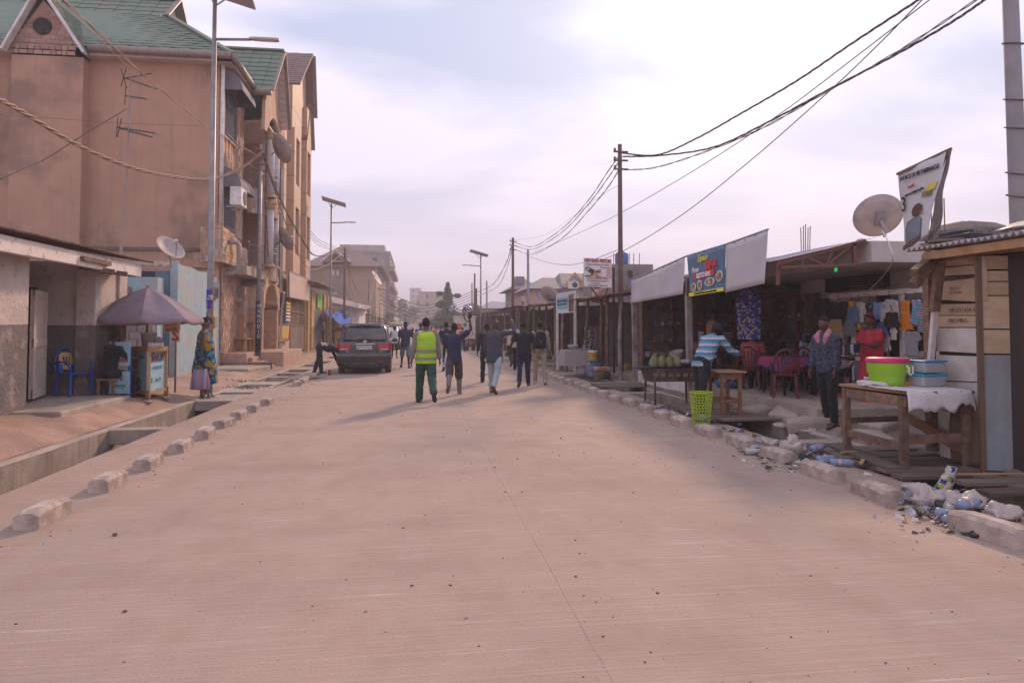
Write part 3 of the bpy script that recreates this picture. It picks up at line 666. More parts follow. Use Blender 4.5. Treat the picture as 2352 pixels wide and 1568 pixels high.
# blue house end wall + roof behind the umbrella, grey blockwork stub
bh=E('small_blue_house',(-8.4,22.5,0),'low dark blue house with zinc roof tucked behind the kiosk umbrella','house')
BLUE2=M('deep_blue_plaster',(.135,.22,.29),(.11,.175,.23),3,.9,.3,25,dirt=(.1,.1,.11),dscale=1.2,damt=.6)
MB().box(-13,-7.9,22.6,22.8,0,3.35).build('wall',BLUE2,bh,True)
MB().box(-8.25,-7.35,20.9,21.4,0,3.05).build('pillar',BLUE,bh,True);MB().box(-7.75,-7.32,21.85,22.1,0,3.3).build('pillar',BLUE2,bh,True)
b=MB();b.grid(40,1,lambda u,v: V((-12+4.6*u,21.6+1.5*v,3.45+.25*v+.03*math.sin(u*130))));b.build('roof_sheet',ZINC,bh,True,solid=.01)
MB().box(-9.6,-8.6,22.56,22.6,2.0,2.9).build('window_opening',DARK,bh,True)
blk=E('blockwork_stub',(-8.3,20.5,0),'rough grey concrete-block wall stub rising behind the umbrella','wall')
lst=[(mx((-9.35+.42*j+(.21 if i % 2 else 0),20.4,.12+.21*i),(1,0,0),(0,0,1),.40,.195,.2),BLK) for i in range(13) for j in range(5) if i < 11 or 0 < j < 4]
pieces('concrete_block',lst,blk)
b=MB()
for dx,dy in ((0,0),(.22,0),(0,.2),(.22,.2)): b.cyl((-8.6+dx,20.35+dy*.5,2.5),(-8.62+dx,20.35+dy*.5,3.75),.012,n=5)
b.build('rebar',RUST,blk,True)

# ================================================================== single-storey whitewashed building at the left edge
LW=E('whitewashed_building',(-8.5,14,0),'low whitewashed building with dark painted dado and corrugated roof at the left edge','building')
def dado_mat():
 m=M('whitewash_dado',(.5,.42,.37),rough=.9);n,l,b=nodes_of(m)
 tc=n.new('ShaderNodeTexCoord');sp=n.new('ShaderNodeSeparateXYZ');l.new(tc.outputs['Object'],sp.inputs[0])
 def nz(s,d=7):
  q=n.new('ShaderNodeTexNoise');q.inputs['Scale'].default_value=s;q.inputs['Detail'].default_value=d;l.new(tc.outputs['Object'],q.inputs[0]);return q.outputs[0]
 def mix(f,a,c):
  q=n.new('ShaderNodeMix');q.data_type='RGBA'
  for i,x in ((0,f),(6,a),(7,c)):
   if isinstance(x,tuple): q.inputs[i].default_value=(*x,1)
   else: l.new(x,q.inputs[i])
  return q.outputs[2]
 def rng(s,lo,hi,k=1):
  q=n.new('ShaderNodeMapRange');q.inputs[1].default_value=lo;q.inputs[2].default_value=hi;q.inputs[4].default_value=k;l.new(s,q.inputs[0]);return q.outputs[0]
 def add(a,c,op='ADD'):
  q=n.new('ShaderNodeMath');q.operation=op
  for i,x in enumerate((a,c)):
   if isinstance(x,(int,float)): q.inputs[i].default_value=x
   else: l.new(x,q.inputs[i])
  return q.outputs[0]
 up=mix(rng(nz(1.3),.4,.65),(.62,.53,.47),(.50,.41,.36));up=mix(rng(nz(7),.58,.72,.6),up,(.27,.20,.17))
 lo=mix(rng(nz(1.1),.35,.65),(.13,.11,.105),(.21,.17,.155));lo=mix(rng(nz(3.1),.55,.68),lo,(.30,.24,.21));lo=mix(rng(nz(2.3),.64,.70),lo,(.40,.17,.09))
 hgt=add(sp.outputs[2],add(nz(5),.035,'MULTIPLY'))
 c=mix(rng(hgt,1.665,1.675),lo,up);l.new(c,b.inputs['Base Color'])
 bp=n.new('ShaderNodeBump');bp.inputs['Strength'].default_value=.7;bp.inputs['Distance'].default_value=.03;l.new(nz(14,9),bp.inputs['Height']);l.new(bp.outputs[0],b.inputs['Normal'])
 return m
DADO=dado_mat()
xw=-7.15
b=MB();b.box(-11,xw,5,PX(64,800,xw).y-DYL,-.1,3.1);b.build('near_wall',DADO,LW,True,bev=.02)
b=MB();b.box(-11,xw-.4,16.5,16.7,-.1,3.1);b.box(xw-.42,xw,16.38,16.6,-.1,3.1);b.box(-11,-9.4,13,16.6,-.1,3.1);b.build('recess_wall',DADO,LW,True,bev=.015)
b=MB();b.box(xw-.25,xw-.003,16.6,18.0,-.1,3.05);b.box(xw-.35,xw+.05,17.55,18.05,-.1,3.15);b.build('far_pier',DADO,LW,True,bev=.02)
# a doorway in the recess: shade of the opening painted as a dark box, panelled leaf standing open
MB().box(-9.38,-9.2,13.05,14.6,0,2.2).build('door_shade_box',DARK,LW,True)
MB().box(-8.9,-7.75,15.86,15.9,.1,.12).build('threshold',CONC,LW,True)
DOORW=M('door_paint',(.50,.42,.35),(.44,.36,.30),5,.7,.15,dirt=(.24,.18,.14),dscale=3,damt=.5)
pd0=V((xw-.05,13.08,.18));dl=MB()
pd0=GP(71,917,.15);dx=GP(102,905,.15)-pd0;pd0.y -= DYL;W_=dx.length;dxn=dx.normalized();zt=PY(86,661,(pd0.y+dx.y/2+pd0.y)/2).z
nn=V((dxn.y,-dxn.x,0));
dl.add([pd0,pd0+dx,pd0+dx+V((0,0,zt-.15)),pd0+V((0,0,zt-.15)),pd0+nn*-.05,pd0+dx+nn*-.05,pd0+dx+nn*-.05+V((0,0,zt-.15)),pd0+nn*-.05+V((0,0,zt-.15))],[(0,1,2,3),(7,6,5,4),(0,4,5,1),(2,6,7,3),(0,3,7,4),(1,5,6,2)])
leaf=dl.build('door_leaf',DOORW,LW,True)
for (a,c) in ((0,.09),(.47,.55),(.93,1)):
 piece('door_rail',DOORW,mx(pd0+dx*.5+nn*.012+V((0,0,(zt-.15)*(a+c)/2)),dxn,(0,0,1),W_,(zt-.15)*(c-a),.035),leaf)
for a in (.08,.92): piece('door_stile',DOORW,mx(pd0+dx*a+nn*.010+V((0,0,(zt-.15)/2)),dxn,(0,0,1),W_*.16,zt-.15,.03),leaf)
q,q2=PY(58,660,pd0.y+.5+DYL),PY(84,660,pd0.y+.5+DYL);MB().box(q.x,q2.x,pd0.y+.5,pd0.y+.55,.1,q.z).build('doorway',DARK,LW,True)  # dark slab behind the leaf, painted shade of the gap
# eave: fascia beam, rafters, corrugated sheets
pe0,pe1=V((-6.6,5,3.02)),V((-6.6,17.6,3.02))
MB().box(-6.72,-6.6,5,17.55,2.83,3.1).build('fascia_beam',M('fascia_white',(.66,.58,.53),(.6,.52,.47),4,.85,.4,30,dirt=(.30,.22,.18),dscale=6,damt=.6,dlo=.55,dhi=.65),LW,True,bev=.01)
for y in (15.2,15.9): MB().bar((-6.95,y-.1,2.86),(-6.45,y+.35,2.8),.08,.1).build('rafter_end',WOOD,LW,True)
MB().box(-6.64,-6.52,14.3,15.6,2.93,3.02).build('timber_offcut',WOOD,LW,True)
def corrugated(x0,x1,y0,y1,zf,par,mat,n_sheet=4,along='y',wave=.076,amp=.018,name='roof_sheet'):
 """sheets whose ribs run along x; wave across y"""
 for k in range(n_sheet):
  a,c=y0+(y1-y0)*k/n_sheet,y0+(y1-y0)*(k+1.03)/n_sheet;n=max(6,int((c-a)/wave*6))
  b=MB();b.grid(2,n,lambda u,v: V((x0+(x1-x0)*u,a+(c-a)*v,zf(x0+(x1-x0)*u,a+(c-a)*v)+amp*math.sin((a+(c-a)*v)/wave*2*math.pi)+.006*k)))
  b.build(name,mat,par,True,True,solid=.004)
corrugated(-6.45,-11.5,5,17.9,lambda x,y: 3.16+.16*(-6.45-x),LW,RUST,9)
LWfloor=MB().box(-9.3,-6.3,13.0,16.2,-.1,.09).build('porch_floor',CONC,LW,True,bev=.03)

for o_ in (H,pl,bw,bh,blk): o_.location.y += DYL
SLW=.86;LW.location=LW.location*SLW+V((0,DYL*SLW,CAM_H*(1-SLW)));LW.scale=(SLW,)*3    # its floor lies .3 m above the road, so it stands nearer

# ================================================================== beige panelled block further along
BG=M('beige_panel',(.47,.31,.205),(.43,.28,.185),2,.55,.08,20,dirt=(.33,.22,.15),dscale=1,damt=.3,var=.05)
BGJ=M('beige_joint',(.17,.125,.10),rough=.9)
BB=E('beige_panel_building',(-8,40,0),'tall narrow beige panelled building with brown tiled gable next to the stone house','building')
b=MB();b.box(-14,-7.0,35.5,44.7,0,15.0);b.build('wall',BGJ,BB,True)
lst=[]
yb=35.6
for (y0,y1,xo,op) in ((35.55,36.6,-6.55,None),(36.6,37.6,-6.95,None),(37.7,38.3,-6.35,None),(38.4,41.6,-6.6,(39.1,41.0)),(41.7,42.6,-6.9,None),(42.7,44.6,-6.45,(43.0,44.2))):
 z=4.4
 while z < (12 if y1 < 38.4 else 14.2):
  hh=1.3;segs=[(y0,y1)]
  zz=z+hh/2
  if op and ((5.6 < zz < 8.2) or (9.6 < zz < 12.6)): segs=[(y0,op[0]),(op[1],y1)]
  for a,c in segs:
   if c-a < .1: continue
   m_=max(1,round((c-a)/1.0))
   for k in range(m_):
    a0,c0=a+(c-a)*k/m_,a+(c-a)*(k+1)/m_
    lst.append((mx((xo-.25,(a0+c0)/2,zz),(0,1,0),(0,0,1),c0-a0-.02,hh-.025,.5),BG))
  z += hh
 if op:
  for z0,z1 in ((5.5,8.3),(9.5,12.7)):
   wn_=MB().box(-6.99,-6.93,op[0],op[1],z0,z1).build('window',GLASS_D,BB,True)
   for k in range(5): MB().bar((-6.9,op[0]+(op[1]-op[0])*(k+.5)/5,z0),(-6.9,op[0]+(op[1]-op[0])*(k+.5)/5,z1),.03).build('window_bar',WHITE,wn_,True)
   MB().bar((-6.9,op[0],(z0+z1)/2),(-6.9,op[1],(z0+z1)/2),.05).build('mullion',WHITE,wn_,True)
pieces('facade_panel',lst,BB)
b=MB();b.box(-6.98,-6.6,35.6,44.6,0,4.35);b.build('ground_floor_wall',BG,BB,True)
Z0,Z1=15.3,18.4
for (ya,yb_,yc,xx,z0,z1) in ((38.4,43.3,44.4,-6.2,14.7,18.2),(42.6,44.0,44.9,-6.4,12.8,15.3)):
 b=MB();b.add([V((xx,ya,z0)),V((-13,ya,z0)),V((-13,yb_,z1)),V((xx,yb_,z1)),V((xx,yc,z0)),V((-13,yc,z0))],[(0,3,2,1),(3,4,5,2)])
 rf2=b.build('roof',BROWNT,BB,True,solid=.06)
 pieces('roof_tile',slope_tiles((-12,ya,z0+.03),(xx,ya,z0+.03),(-12,yb_,z1+.03),(xx,yb_,z1+.03),.42,.36,[BROWNT],seed=61),rf2,150)
 b=MB();b.prism([V((xx-.5,ya+.4,z0)),V((xx-.5,yb_,z1-.2)),V((xx-.5,yc-.4,z0)),V((xx-.5,yc-.4,z0-1.2)),V((xx-.5,ya+.4,z0-1.2))],V((-.2,0,0)));b.build('gable_wall',BG,rf2,True)
 b=MB();b.add([V((xx,yb_,z1-.06)),V((xx,yc,z0-.06)),V((xx-.55,yc,z0-.06)),V((xx-.55,yb_,z1-.06))],[(0,1,2,3)]);b.build('verge_soffit',M('red_soffit',(.25,.12,.09),rough=.8),rf2,True)
 MB().bar((xx+.02,yb_,z1-.1),(xx+.02,yc,z0-.1),.05,.22,(1,0,0)).build('verge_board',GUT,rf2,True)
b=MB();q=[PX(655,618,-6.2),PX(706,640,-6.2),PX(706,690,-6.2),PX(655,680,-6.2)];b.prism([p for p in q],V((-.12,0,0)))
sg=b.build('sign_panel',M('sunbleached_sign',(.55,.37,.25),(.50,.33,.22),2,.35,dirt=(.62,.47,.36),dscale=1.2,damt=.6),BB,True)
for i in range(4): MB().bar(q[i],q[(i+1) % 4],.05).build('sign_frame',GUT,sg,True)
# banner frame and slatted gate below it
bn=E('torn_framed_banner',PX(650,800,-6.45),'torn purple and yellow cloth banner hanging in an orange metal frame','banner')
fr_m=M('orange_frame',(.32,.10,.05),rough=.7)
q=[PX(641,668,-6.45),PX(666,675,-6.45),PX(664,781,-6.45),PX(637,783,-6.45)]
for i in range(4): MB().bar(q[i],q[(i+1) % 4],.09).build('frame',fr_m,bn,True)
b=MB();n=10
def bnf(u,v):
 a,c=q[0].lerp(q[3],v),q[1].lerp(q[2],v);p=a.lerp(c,u*.92+.04+.10*(1-u)*max(0,.35-v)*3)
 return p+V((.10*math.sin(u*7+v*3)*.5+.25*max(0,.4-v)*(1-u),0,0))
b.grid(n,16,bnf)
bm=M('banner_cloth',(.06,.055,.12),rough=.7,bump=.2,bscale=8);nn_,ll_,bb_=nodes_of(bm)
tc=nn_.new('ShaderNodeTexCoord');sp=nn_.new('ShaderNodeSeparateXYZ');ll_.new(tc.outputs['Object'],sp.inputs[0]);rmp=nn_.new('ShaderNodeValToRGB');rmp.color_ramp.interpolation='CONSTANT'
mr=nn_.new('ShaderNodeMapRange');mr.inputs[1].default_value=q[3].z;mr.inputs[2].default_value=q[0].z;ll_.new(sp.outputs[2],mr.inputs[0]);ll_.new(mr.outputs[0],rmp.inputs[0])
for e,p,c in zip([rmp.color_ramp.elements[0],rmp.color_ramp.elements[1],rmp.color_ramp.elements.new(.36)],(0,.25,.30),((.52,.33,.05),(.25,.04,.04),(.13,.085,.10))): e.position=p;e.color=(*c,1)
ll_.new(rmp.outputs[0],bb_.inputs['Base Color'])
b.build('cloth',bm,bn,True,True,solid=.01)
YEL=M('print_yellow',(.6,.42,.05),rough=.6);
for k in range(6):
 p0=q[0].lerp(q[3],.22+.07*k);c0=q[1].lerp(q[2],.22+.07*k);MB().bar(p0.lerp(c0,.45)+V((.12,0,0)),p0.lerp(c0,.85)+V((.10,0,0)),.10,.03 if k < 2 else .02,(1,0,0)).build('print_line',YEL if k < 3 else WHITE,bn,True)
gt=E('slatted_metal_gate',PX(685,800,-6.55),'brown metal gate with barred upper panels under the faded sign','gate')
GM=M('gate_brown',(.13,.09,.075),(.17,.12,.095),4,.6,dirt=(.25,.17,.13),dscale=2,damt=.4)
q=[PX(668,686,-6.55),PX(701,694,-6.55),PX(700,800,-6.55),PX(667,808,-6.55)]
for k in range(2):
 a0,a1=k/2,(k+.96)/2
 c=[q[0].lerp(q[1],a0),q[0].lerp(q[1],a1),q[3].lerp(q[2],a1),q[3].lerp(q[2],a0)]
 b=MB();b.prism([c[0].lerp(c[3],.52),c[1].lerp(c[2],.52),c[2],c[3]],V((-.05,0,0)));lo=b.build('leaf_panel',GM,gt,True)
 MB().prism([c[0]+V((-.1,0,0)),c[1]+V((-.1,0,0)),c[1].lerp(c[2],.52)+V((-.1,0,0)),c[0].lerp(c[3],.52)+V((-.1,0,0))],V((-.03,0,0))).build('back_sheet',DARK,lo,True)
 for i in range(8):
  t=(i+.5)/8;MB().bar(c[0].lerp(c[1],t),c[0].lerp(c[3],.52).lerp(c[1].lerp(c[2],.52),t),.03).build('bar',GM,lo,True)
 for tt in (0,.24,.5,1): MB().bar(c[0].lerp(c[3],tt),c[1].lerp(c[2],tt),.07).build('rail',GM,lo,True)
BB.location.y += 1.1
# ================================================================== far frontage, left side
def quadbox(pts,off,name,mat,par,bev=0):
 b=MB();b.prism(pts,off);return b.build(name,mat,par,True,bev=bev)
YELW=M('ochre_wall',(.50,.33,.14),(.44,.28,.12),3,.85,.2,dirt=(.22,.15,.09),dscale=1.5,damt=.5,streak=.4)
yw=E('ochre_yard_wall',PX(712,795,-6.5),'ochre yellow yard wall with pilasters and a dark metal door','wall')
xa,xb=PX(701,700,-6.5).y,PX(752,720,-6.5).y
MB().box(-6.9,-6.5,xa,xb,0,3.9).build('wall',YELW,yw,True)
for px in (704,712,715,741,750):
 y=PX(px,720,-6.5).y;MB().box(-6.5,-6.35,y-.25,y+.25,0,3.95).build('pilaster',YELW,yw,True)
y0,y1=PX(717,750,-6.45).y,PX(738,750,-6.45).y
MB().box(-6.5,-6.42,y0,y1,.3,2.75).build('metal_door',M('door_grey',(.07,.065,.068),(.09,.08,.08),3,.6),yw,True)
MB().box(-6.46,-6.40,PX(729,715,-6.4).y,PX(740,715,-6.4).y,2.9,3.75).build('green_poster',M('poster_green',(.12,.42,.06),rough=.6),yw,True)
cn=E('zinc_canopy',PX(722,690,-6.3),'pale corrugated zinc canopy above the ochre wall','canopy')
for k in range(3):
 b=MB();b.grid(24,1,lambda u,v: V((-7.6+2.0*v,PX(702,690,-6.3).y+(k+u*1.02)*3.0,4.6-.35*v+.03*math.sin(u*60))));b.build('sheet',ZINC,cn,True,solid=.01)
for k in (0,3): MB().bar((-7.4,PX(702,690,-6.3).y+k*2.9+.1,4.5),(-5.8,PX(702,690,-6.3).y+k*2.9+.1,4.15),.08).build('rafter',WOOD,cn,True)
# blue tarpaulin shelter with leaning timber
tp=E('tarpaulin_shelter',PX(775,800,-5.8),'blue tarpaulin sagging over poles beside the parked car','shelter')
tw_=[PX(753,709,-6.3),PX(790,713,-5.3),PX(803,735,-5.1),PX(790,750,-5.2),PX(765,722,-6.0)]
b=MB();A0,A1,B0,B1=PX(752,708,-6.6),PX(752,722,-5.6),PX(800,718,-6.0),PX(803,748,-4.9)
b.grid(14,10,lambda u,v: A0.lerp(B0,u).lerp(A1.lerp(B1,u),v)+V((.12*math.sin(u*17+v*6),.3*math.sin(v*9),.14*math.sin(u*11+v*5)+.10*math.sin(v*13)-.25*math.sin(math.pi*u)*v)))
b.build('tarpaulin',M('blue_tarp',(.04,.10,.33),(.06,.14,.4),3,.9,.2,12,spec=.1),tp,True,True,solid=.01)
for p in (A1,B1,B0): MB().cyl((p.x,p.y,0),(p.x,p.y,p.z),.05,n=7).build('pole',WOOD,tp,True)
tm=E('leaning_timber',PX(760,795,-6.0),'bundle of sawn planks leaning under the blue tarpaulin','timber')
for k in range(8):
 y=PX(757+2.5*k,760,-6.1).y;MB().bar((-5.6,y,.1),(-6.35,y+.3,3.0+.3*math.sin(k*3)),.22,.05,(0,1,0)).build('plank',WOOD_L,tm,True)
# white low house behind it
wh=E('low_white_house',PX(775,738,-8),'low white house with tiled lean-to eave behind the tarpaulin','house')
y=62;p0,p1=PY(731,690,y),PY(825,690,y)
MB().box(p0.x,p1.x,y,y+8,0,PY(760,700,y).z).build('wall',WHITE,wh,True)
b=MB();zz=PY(731,688,y).z;b.add([V((p0.x-.3,y-.6,zz)),V((p1.x+.6,y-.9,zz-.9)),V((p1.x+.6,y+8,zz-.4)),V((p0.x,y+8,zz+.6))],[(0,1,2,3)]);b.build('roof',BROWNT,wh,True,solid=.12)
for k in range(3): MB().box(p1.x-1.1-.9*k,p1.x-.6-.9*k,y-.06,y,.3,2.6).build('shutter',SOFFIT,wh,True)

STUC=M('stained_stucco',(.34,.24,.165),(.29,.2,.145),.5,.92,.25,12,dirt=(.14,.115,.10),dscale=.17,damt=.8,dlo=.45,dhi=.62)
SB=E('stained_stucco_house',(-10,110,0),'large stained stucco house with brown hipped roof across the yard','house')
Ys=108
a,c=PY(704,610,Ys),PY(864,613,Ys)
MB().box(a.x,c.x,Ys,Ys+34,0,a.z).build('wall',STUC,SB,True)
ap=PY(793,562,Ys+8);le=a.z
b=MB();e0,e1,e2,e3=V((a.x-.6,Ys-.8,le)),V((c.x+.9,Ys-.8,le)),V((c.x+.9,Ys+35,le)),V((a.x-.6,Ys+35,le))
r0,r1=V((ap.x,Ys+8,ap.z)),V((ap.x,Ys+26,ap.z));b.add([e0,e1,e2,e3,r0,r1],[(0,1,4),(1,2,5,4),(2,3,5),(3,0,4,5),(0,3,2,1)])
rr_=b.build('roof',BROWNT,SB,True)
lst=[]
for i in range(17):
 t0=i/17;A,B=e0.lerp(r0,t0),e1.lerp(r0,t0);lst.append((mx((A+B)/2+V((0,-.06,.04)),B-A,(r0-(e0+e1)/2),(B-A).length*.985,.66,.09),BROWNT))
pieces('tile_course',lst,rr_)
ga2,gb2,gc2=PY(738,601,Ys-1.2),PY(770,577,Ys-1.2),PY(806,602,Ys-1.2)
g2=quadbox([ga2,gc2,gb2],V((0,2.5,0)),'gable',STUC,SB)
for q in (ga2,gc2): MB().bar(q+V((0,-.1,.05)),gb2+V((0,-.1,.2)),.2,.45,(0,1,0)).build('barge_board',WHITE,g2,True)
for k in range(4): q=PY(770,592-3.2*k+3,Ys-1.3);MB().box(q.x-(.75-.17*k),q.x+(.75-.17*k),Ys-1.3,Ys-1.15,q.z-.1,q.z+.1).build('vent_block',DARK,g2,True)
for (x0,x1,y0,y1,bars) in ((765,777,620,633,0),(765,774.5,669,678.5,1)):
 p,q=PY(x0,y1,Ys),PY(x1,y0,Ys);wv=MB().box(p.x,q.x,Ys-.08,Ys,p.z,q.z).build('window',WHITE if not bars else DARK,SB,True)
 for k in range(5 if bars else 2):
  x=p.x+(q.x-p.x)*(k+.5)/(5 if bars else 2);MB().box(x-(.03 if bars else .28),x+(.03 if bars else .28),Ys-.14,Ys-.08,p.z+.05,q.z-.05).build('bar' if bars else 'pane',WHITE if bars else M('pale_glass',(.5,.5,.55),rough=.3),wv,True)
def ac_unit(par,c,d,s=1.):
 """wall air-conditioner: case, fan grille, bracket"""
 d=V(d).normalized();x,u,_=frame(d);c=V(c)
 m=mx(c,x,u,.85*s,.6*s,.35*s)
 o=MB().box(-.5,.5,-.5,.5,-.5,.5,m).build('air_conditioner',WHITE,par,True,bev=.02)
 MB().lathe([(0,0),(.23*s,0),(.23*s,.02)],14,(0,0,0),Matrix.Translation(c+d*(.18*s)-x*.12*s) @ d.to_track_quat('Z','Y').to_matrix().to_4x4()).build('fan_grille',BLACKM,o,True)
 MB().bar(c-u*.34*s-x*.35*s,c-u*.34*s-x*.35*s-d*.3*s,.05).bar(c-u*.34*s+x*.35*s,c-u*.34*s+x*.35*s-d*.3*s,.05).build('bracket',STEEL,o,True)
 return o
q=PY(845,714,Ys);ac_unit(SB,(q.x,Ys-.25,q.z),(0,-1,0),1.15)
ac_unit(H,PX(562,465,-6.35)-V((0,DYL,0)),(1,0,0),1.1)
# street fronts beyond: a run of narrow balconied houses
FM=[M('far_wall_a',(.36,.27,.21),(.30,.22,.175),.6,.9,dirt=(.16,.13,.115),dscale=.4,damt=.6),M('far_wall_b',(.42,.36,.32),(.36,.3,.27),.6,.9,dirt=(.2,.17,.15),dscale=.4,damt=.6),M('far_wall_c',(.30,.27,.26),(.25,.22,.21),.6,.9,dirt=(.14,.12,.11),dscale=.4,damt=.6),M('far_wall_d',(.44,.33,.27),(.4,.29,.24),.6,.9,dirt=(.2,.15,.12),dscale=.4,damt=.6)]
def far_house(label,x0,x1,y0,y1,z,mat,side,floors,nwin,roof=None,balc=True):
 o=E('street_house',((x0+x1)/2,(y0+y1)/2,0),label,'house','houses far down the street')
 MB().box(x0,x1,y0,y1,0,z).build('wall',mat,o,True)
 xf=x1 if side < 0 else x0;sd=1 if side < 0 else -1
 fh=z/floors
 for f in range(floors):
  for k in range(nwin):
   yc=y0+(y1-y0)*(k+.5)/nwin;w2=.32*(y1-y0)/nwin;za,zb=fh*f+.3*fh,fh*f+.78*fh
   if f == 0: za=.1
   wv=MB().box(*sorted((xf,xf+sd*.06)),yc-w2,yc+w2,za,zb).build('window' if f else 'shop_door',GLASS_D,o,True)
   MB().box(*sorted((xf,xf+sd*.12)),yc-.05,yc+.05,za,zb).build('mullion',WHITE,wv,True)
  if balc and f: MB().box(*sorted((xf,xf+sd*.9)),y0+.3,y1-.3,fh*f-.15,fh*f+.75).build('balcony',FM[(f+nwin) % 4],o,True)
 fx=(x1-x0)
 for f in range(1,floors):
  for k in range(2):
   xc=x0+fx*(.3+.4*k);wv=MB().box(xc-.5,xc+.5,y0-.06,y0,fh*f+.35*fh,fh*f+.75*fh).build('window',GLASS_D,o,True)
 if roof == 'hip':
  b=MB();e=.7;b.add([V((x0-e,y0-e,z)),V((x1+e,y0-e,z)),V((x1+e,y1+e,z)),V((x0-e,y1+e,z)),V(((x0+x1)/2,y0+(y1-y0)*.35,z+2.6)),V(((x0+x1)/2,y0+(y1-y0)*.65,z+2.6))],[(0,1,4),(1,2,5,4),(2,3,5),(3,0,4,5),(3,2,1,0)]);b.build('roof',BROWNT,o,True)
 else:
  b=MB();b.box(x0-.15,x1+.15,y0-.15,y1+.15,z,z+.5);b.build('parapet',FM[2],o,True)
 return o
far_house('grey unfinished tower block with roof terrace rising behind the stained house',-15,-5.1,146,182,16.4,FM[2],-1,5,4)
MB().box(-15.3,-6.3,150,178,16.9,18.6).build('roof_terrace',FM[1],bpy.data.objects['street_house'],True)
far_house('narrow balconied house right after the grey tower block',-15,-6.0,184,205,13,FM[0],-1,4,3)
far_house('hazy brown house at the far left end of the row',-16,-6.2,207,240,11,FM[3],-1,4,4,'hip')
far_house('hazy pinkish apartment block in the centre distance, red-roofed',1.5,10.5,250,290,13.5,FM[3],1,5,5)
far_house('faint tall block dissolving in haze left of the columnar tree',-3,3.5,420,460,24,FM[1],1,8,4,None,False)
far_house('faint wide block in haze beyond the street end',-8,-2.2,480,520,14,FM[2],-1,5,4,None,False)
# shop lean-tos under the stucco house
for i,(y0,y1,lab) in enumerate(((64,74,'rusty sheet lean-to shop roof just past the parked car'),(78,92,'brown lean-to shop with grey sheet roof below the stained house'),(112,126,'small lean-to stall under the far balconies on the left'))):
 o=E('lean_to_shop',(-6,y0,0),lab,'shop','lean-to shops on the left')
 MB().box(-8.5,-6.2,y0,y1,0,3).build('wall',FM[(i+1) % 4],o,True)
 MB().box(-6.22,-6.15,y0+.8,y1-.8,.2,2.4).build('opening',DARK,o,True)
 corrugated(-8.6,-4.7,y0-.3,y1+.3,lambda x,y: 3.55+.18*(-4.7-x)-.6,o,RUST,3,wave=.4,amp=.05)
 for y in (y0,(y0+y1)/2,y1): MB().cyl((-4.9,y,0),(-4.9,y,2.95),.06,n=6).build('post',WOOD,o,True)

# ================================================================== right-hand skyline
RH=E('pink_villa',PY(1285,690,70),'pinkish villa with grey hipped roofs and yellow-edged gable above the stalls','house')
Yv=70;PK=M('pink_render',(.46,.31,.255),(.42,.28,.23),1.2,.9,dirt=(.3,.2,.17),dscale=.6,damt=.4)
GRT=M('grey_roof_tile',(.20,.175,.18),(.165,.145,.15),1.5,.8,.2,8,dirt=(.13,.11,.11),dscale=.8,damt=.4)
a,c=PY(1224,663,Yv),PY(1350,663,Yv)
MB().box(a.x,c.x,Yv,Yv+14,0,a.z).build('wall',PK,RH,True)
b=MB();t0,t1=PY(1250,636,Yv+5),PY(1330,636,Yv+5)
b.add([V((a.x-.6,Yv-.6,a.z)),V((c.x+.6,Yv-.6,a.z)),V((c.x+.6,Yv+14,a.z)),V((a.x-.6,Yv+14,a.z)),V((t0.x,Yv+6,t0.z)),V((t1.x,Yv+6,t0.z))],[(0,1,5,4),(1,2,5),(2,3,4,5),(3,0,4),(3,2,1,0)]);b.build('roof',GRT,RH,True)
b=MB();q0,q1=PY(1285,628,Yv+6),PY(1338,628,Yv+6);e0_,e1_=PY(1292,660,Yv-.8),PY(1348,660,Yv-.8)
b.add([V((e0_.x,Yv-.5,e0_.z)),V((e1_.x,Yv-.5,e0_.z)),V((q1.x,Yv+6,q1.z)),V((q0.x,Yv+6,q1.z)),V((e0_.x,Yv+13,e0_.z)),V((e1_.x,Yv+13,e0_.z))],[(0,1,2,3),(3,2,5,4),(1,5,2),(0,3,4)]);b.build('upper_roof',GRT,RH,True)
gg=[PY(1301,660,Yv-1.2),PY(1340,660,Yv-1.2),PY(1340,651,Yv-1.2),PY(1319,632,Yv-1.2),PY(1301,650,Yv-1.2)]
gv=quadbox(gg,V((0,3,0)),'gable',PK,RH)
for p in (gg[2],gg[4]): MB().bar(p+V((0,-.15,.1)),gg[3]+V((0,-.15,.2)),.15,.3,(0,1,0)).build('yellow_verge',M('verge_yellow',(.5,.33,.1),rough=.7),gv,True)
p=PY(1318,650,Yv-1.3);wv=MB().box(p.x-.45,p.x+.45,Yv-1.32,Yv-1.2,p.z-.5,p.z+.5).build('window',M('blue_glass',(.2,.27,.45),rough=.3),gv,True);MB().box(p.x-.04,p.x+.04,Yv-1.36,Yv-1.32,p.z-.5,p.z+.5).build('mullion',WHITE,wv,True)
ac_unit(gv,PY(1316,654.5,Yv-1.5),(0,-1,0),1.2)
for (x0,x1,y0,y1) in ((1234,1249,666,684),(1261,1270,668,680),(1287,1299,667,672),(1320,1331,668,686),(1341,1349,669,676)):
 p,q=PY(x0,y1,Yv),PY(x1,y0,Yv);wv=MB().box(p.x,q.x,Yv-.08,Yv,p.z,q.z).build('window',MATS['blue_glass'],RH,True)
 for k in range(1,4): MB().box(p.x+(q.x-p.x)*k/4-.025,p.x+(q.x-p.x)*k/4+.025,Yv-.14,Yv-.08,p.z,q.z).build('bar',WHITE,wv,True)
GV=E('grey_roofed_house',PY(1195,690,88),'grey house with dark tiled roof at the left end of the stall skyline','house')
a,c=PY(1184,665,88),PY(1222,665,88);MB().box(a.x,c.x,88,98,0,a.z).build('wall',FM[2],GV,True)
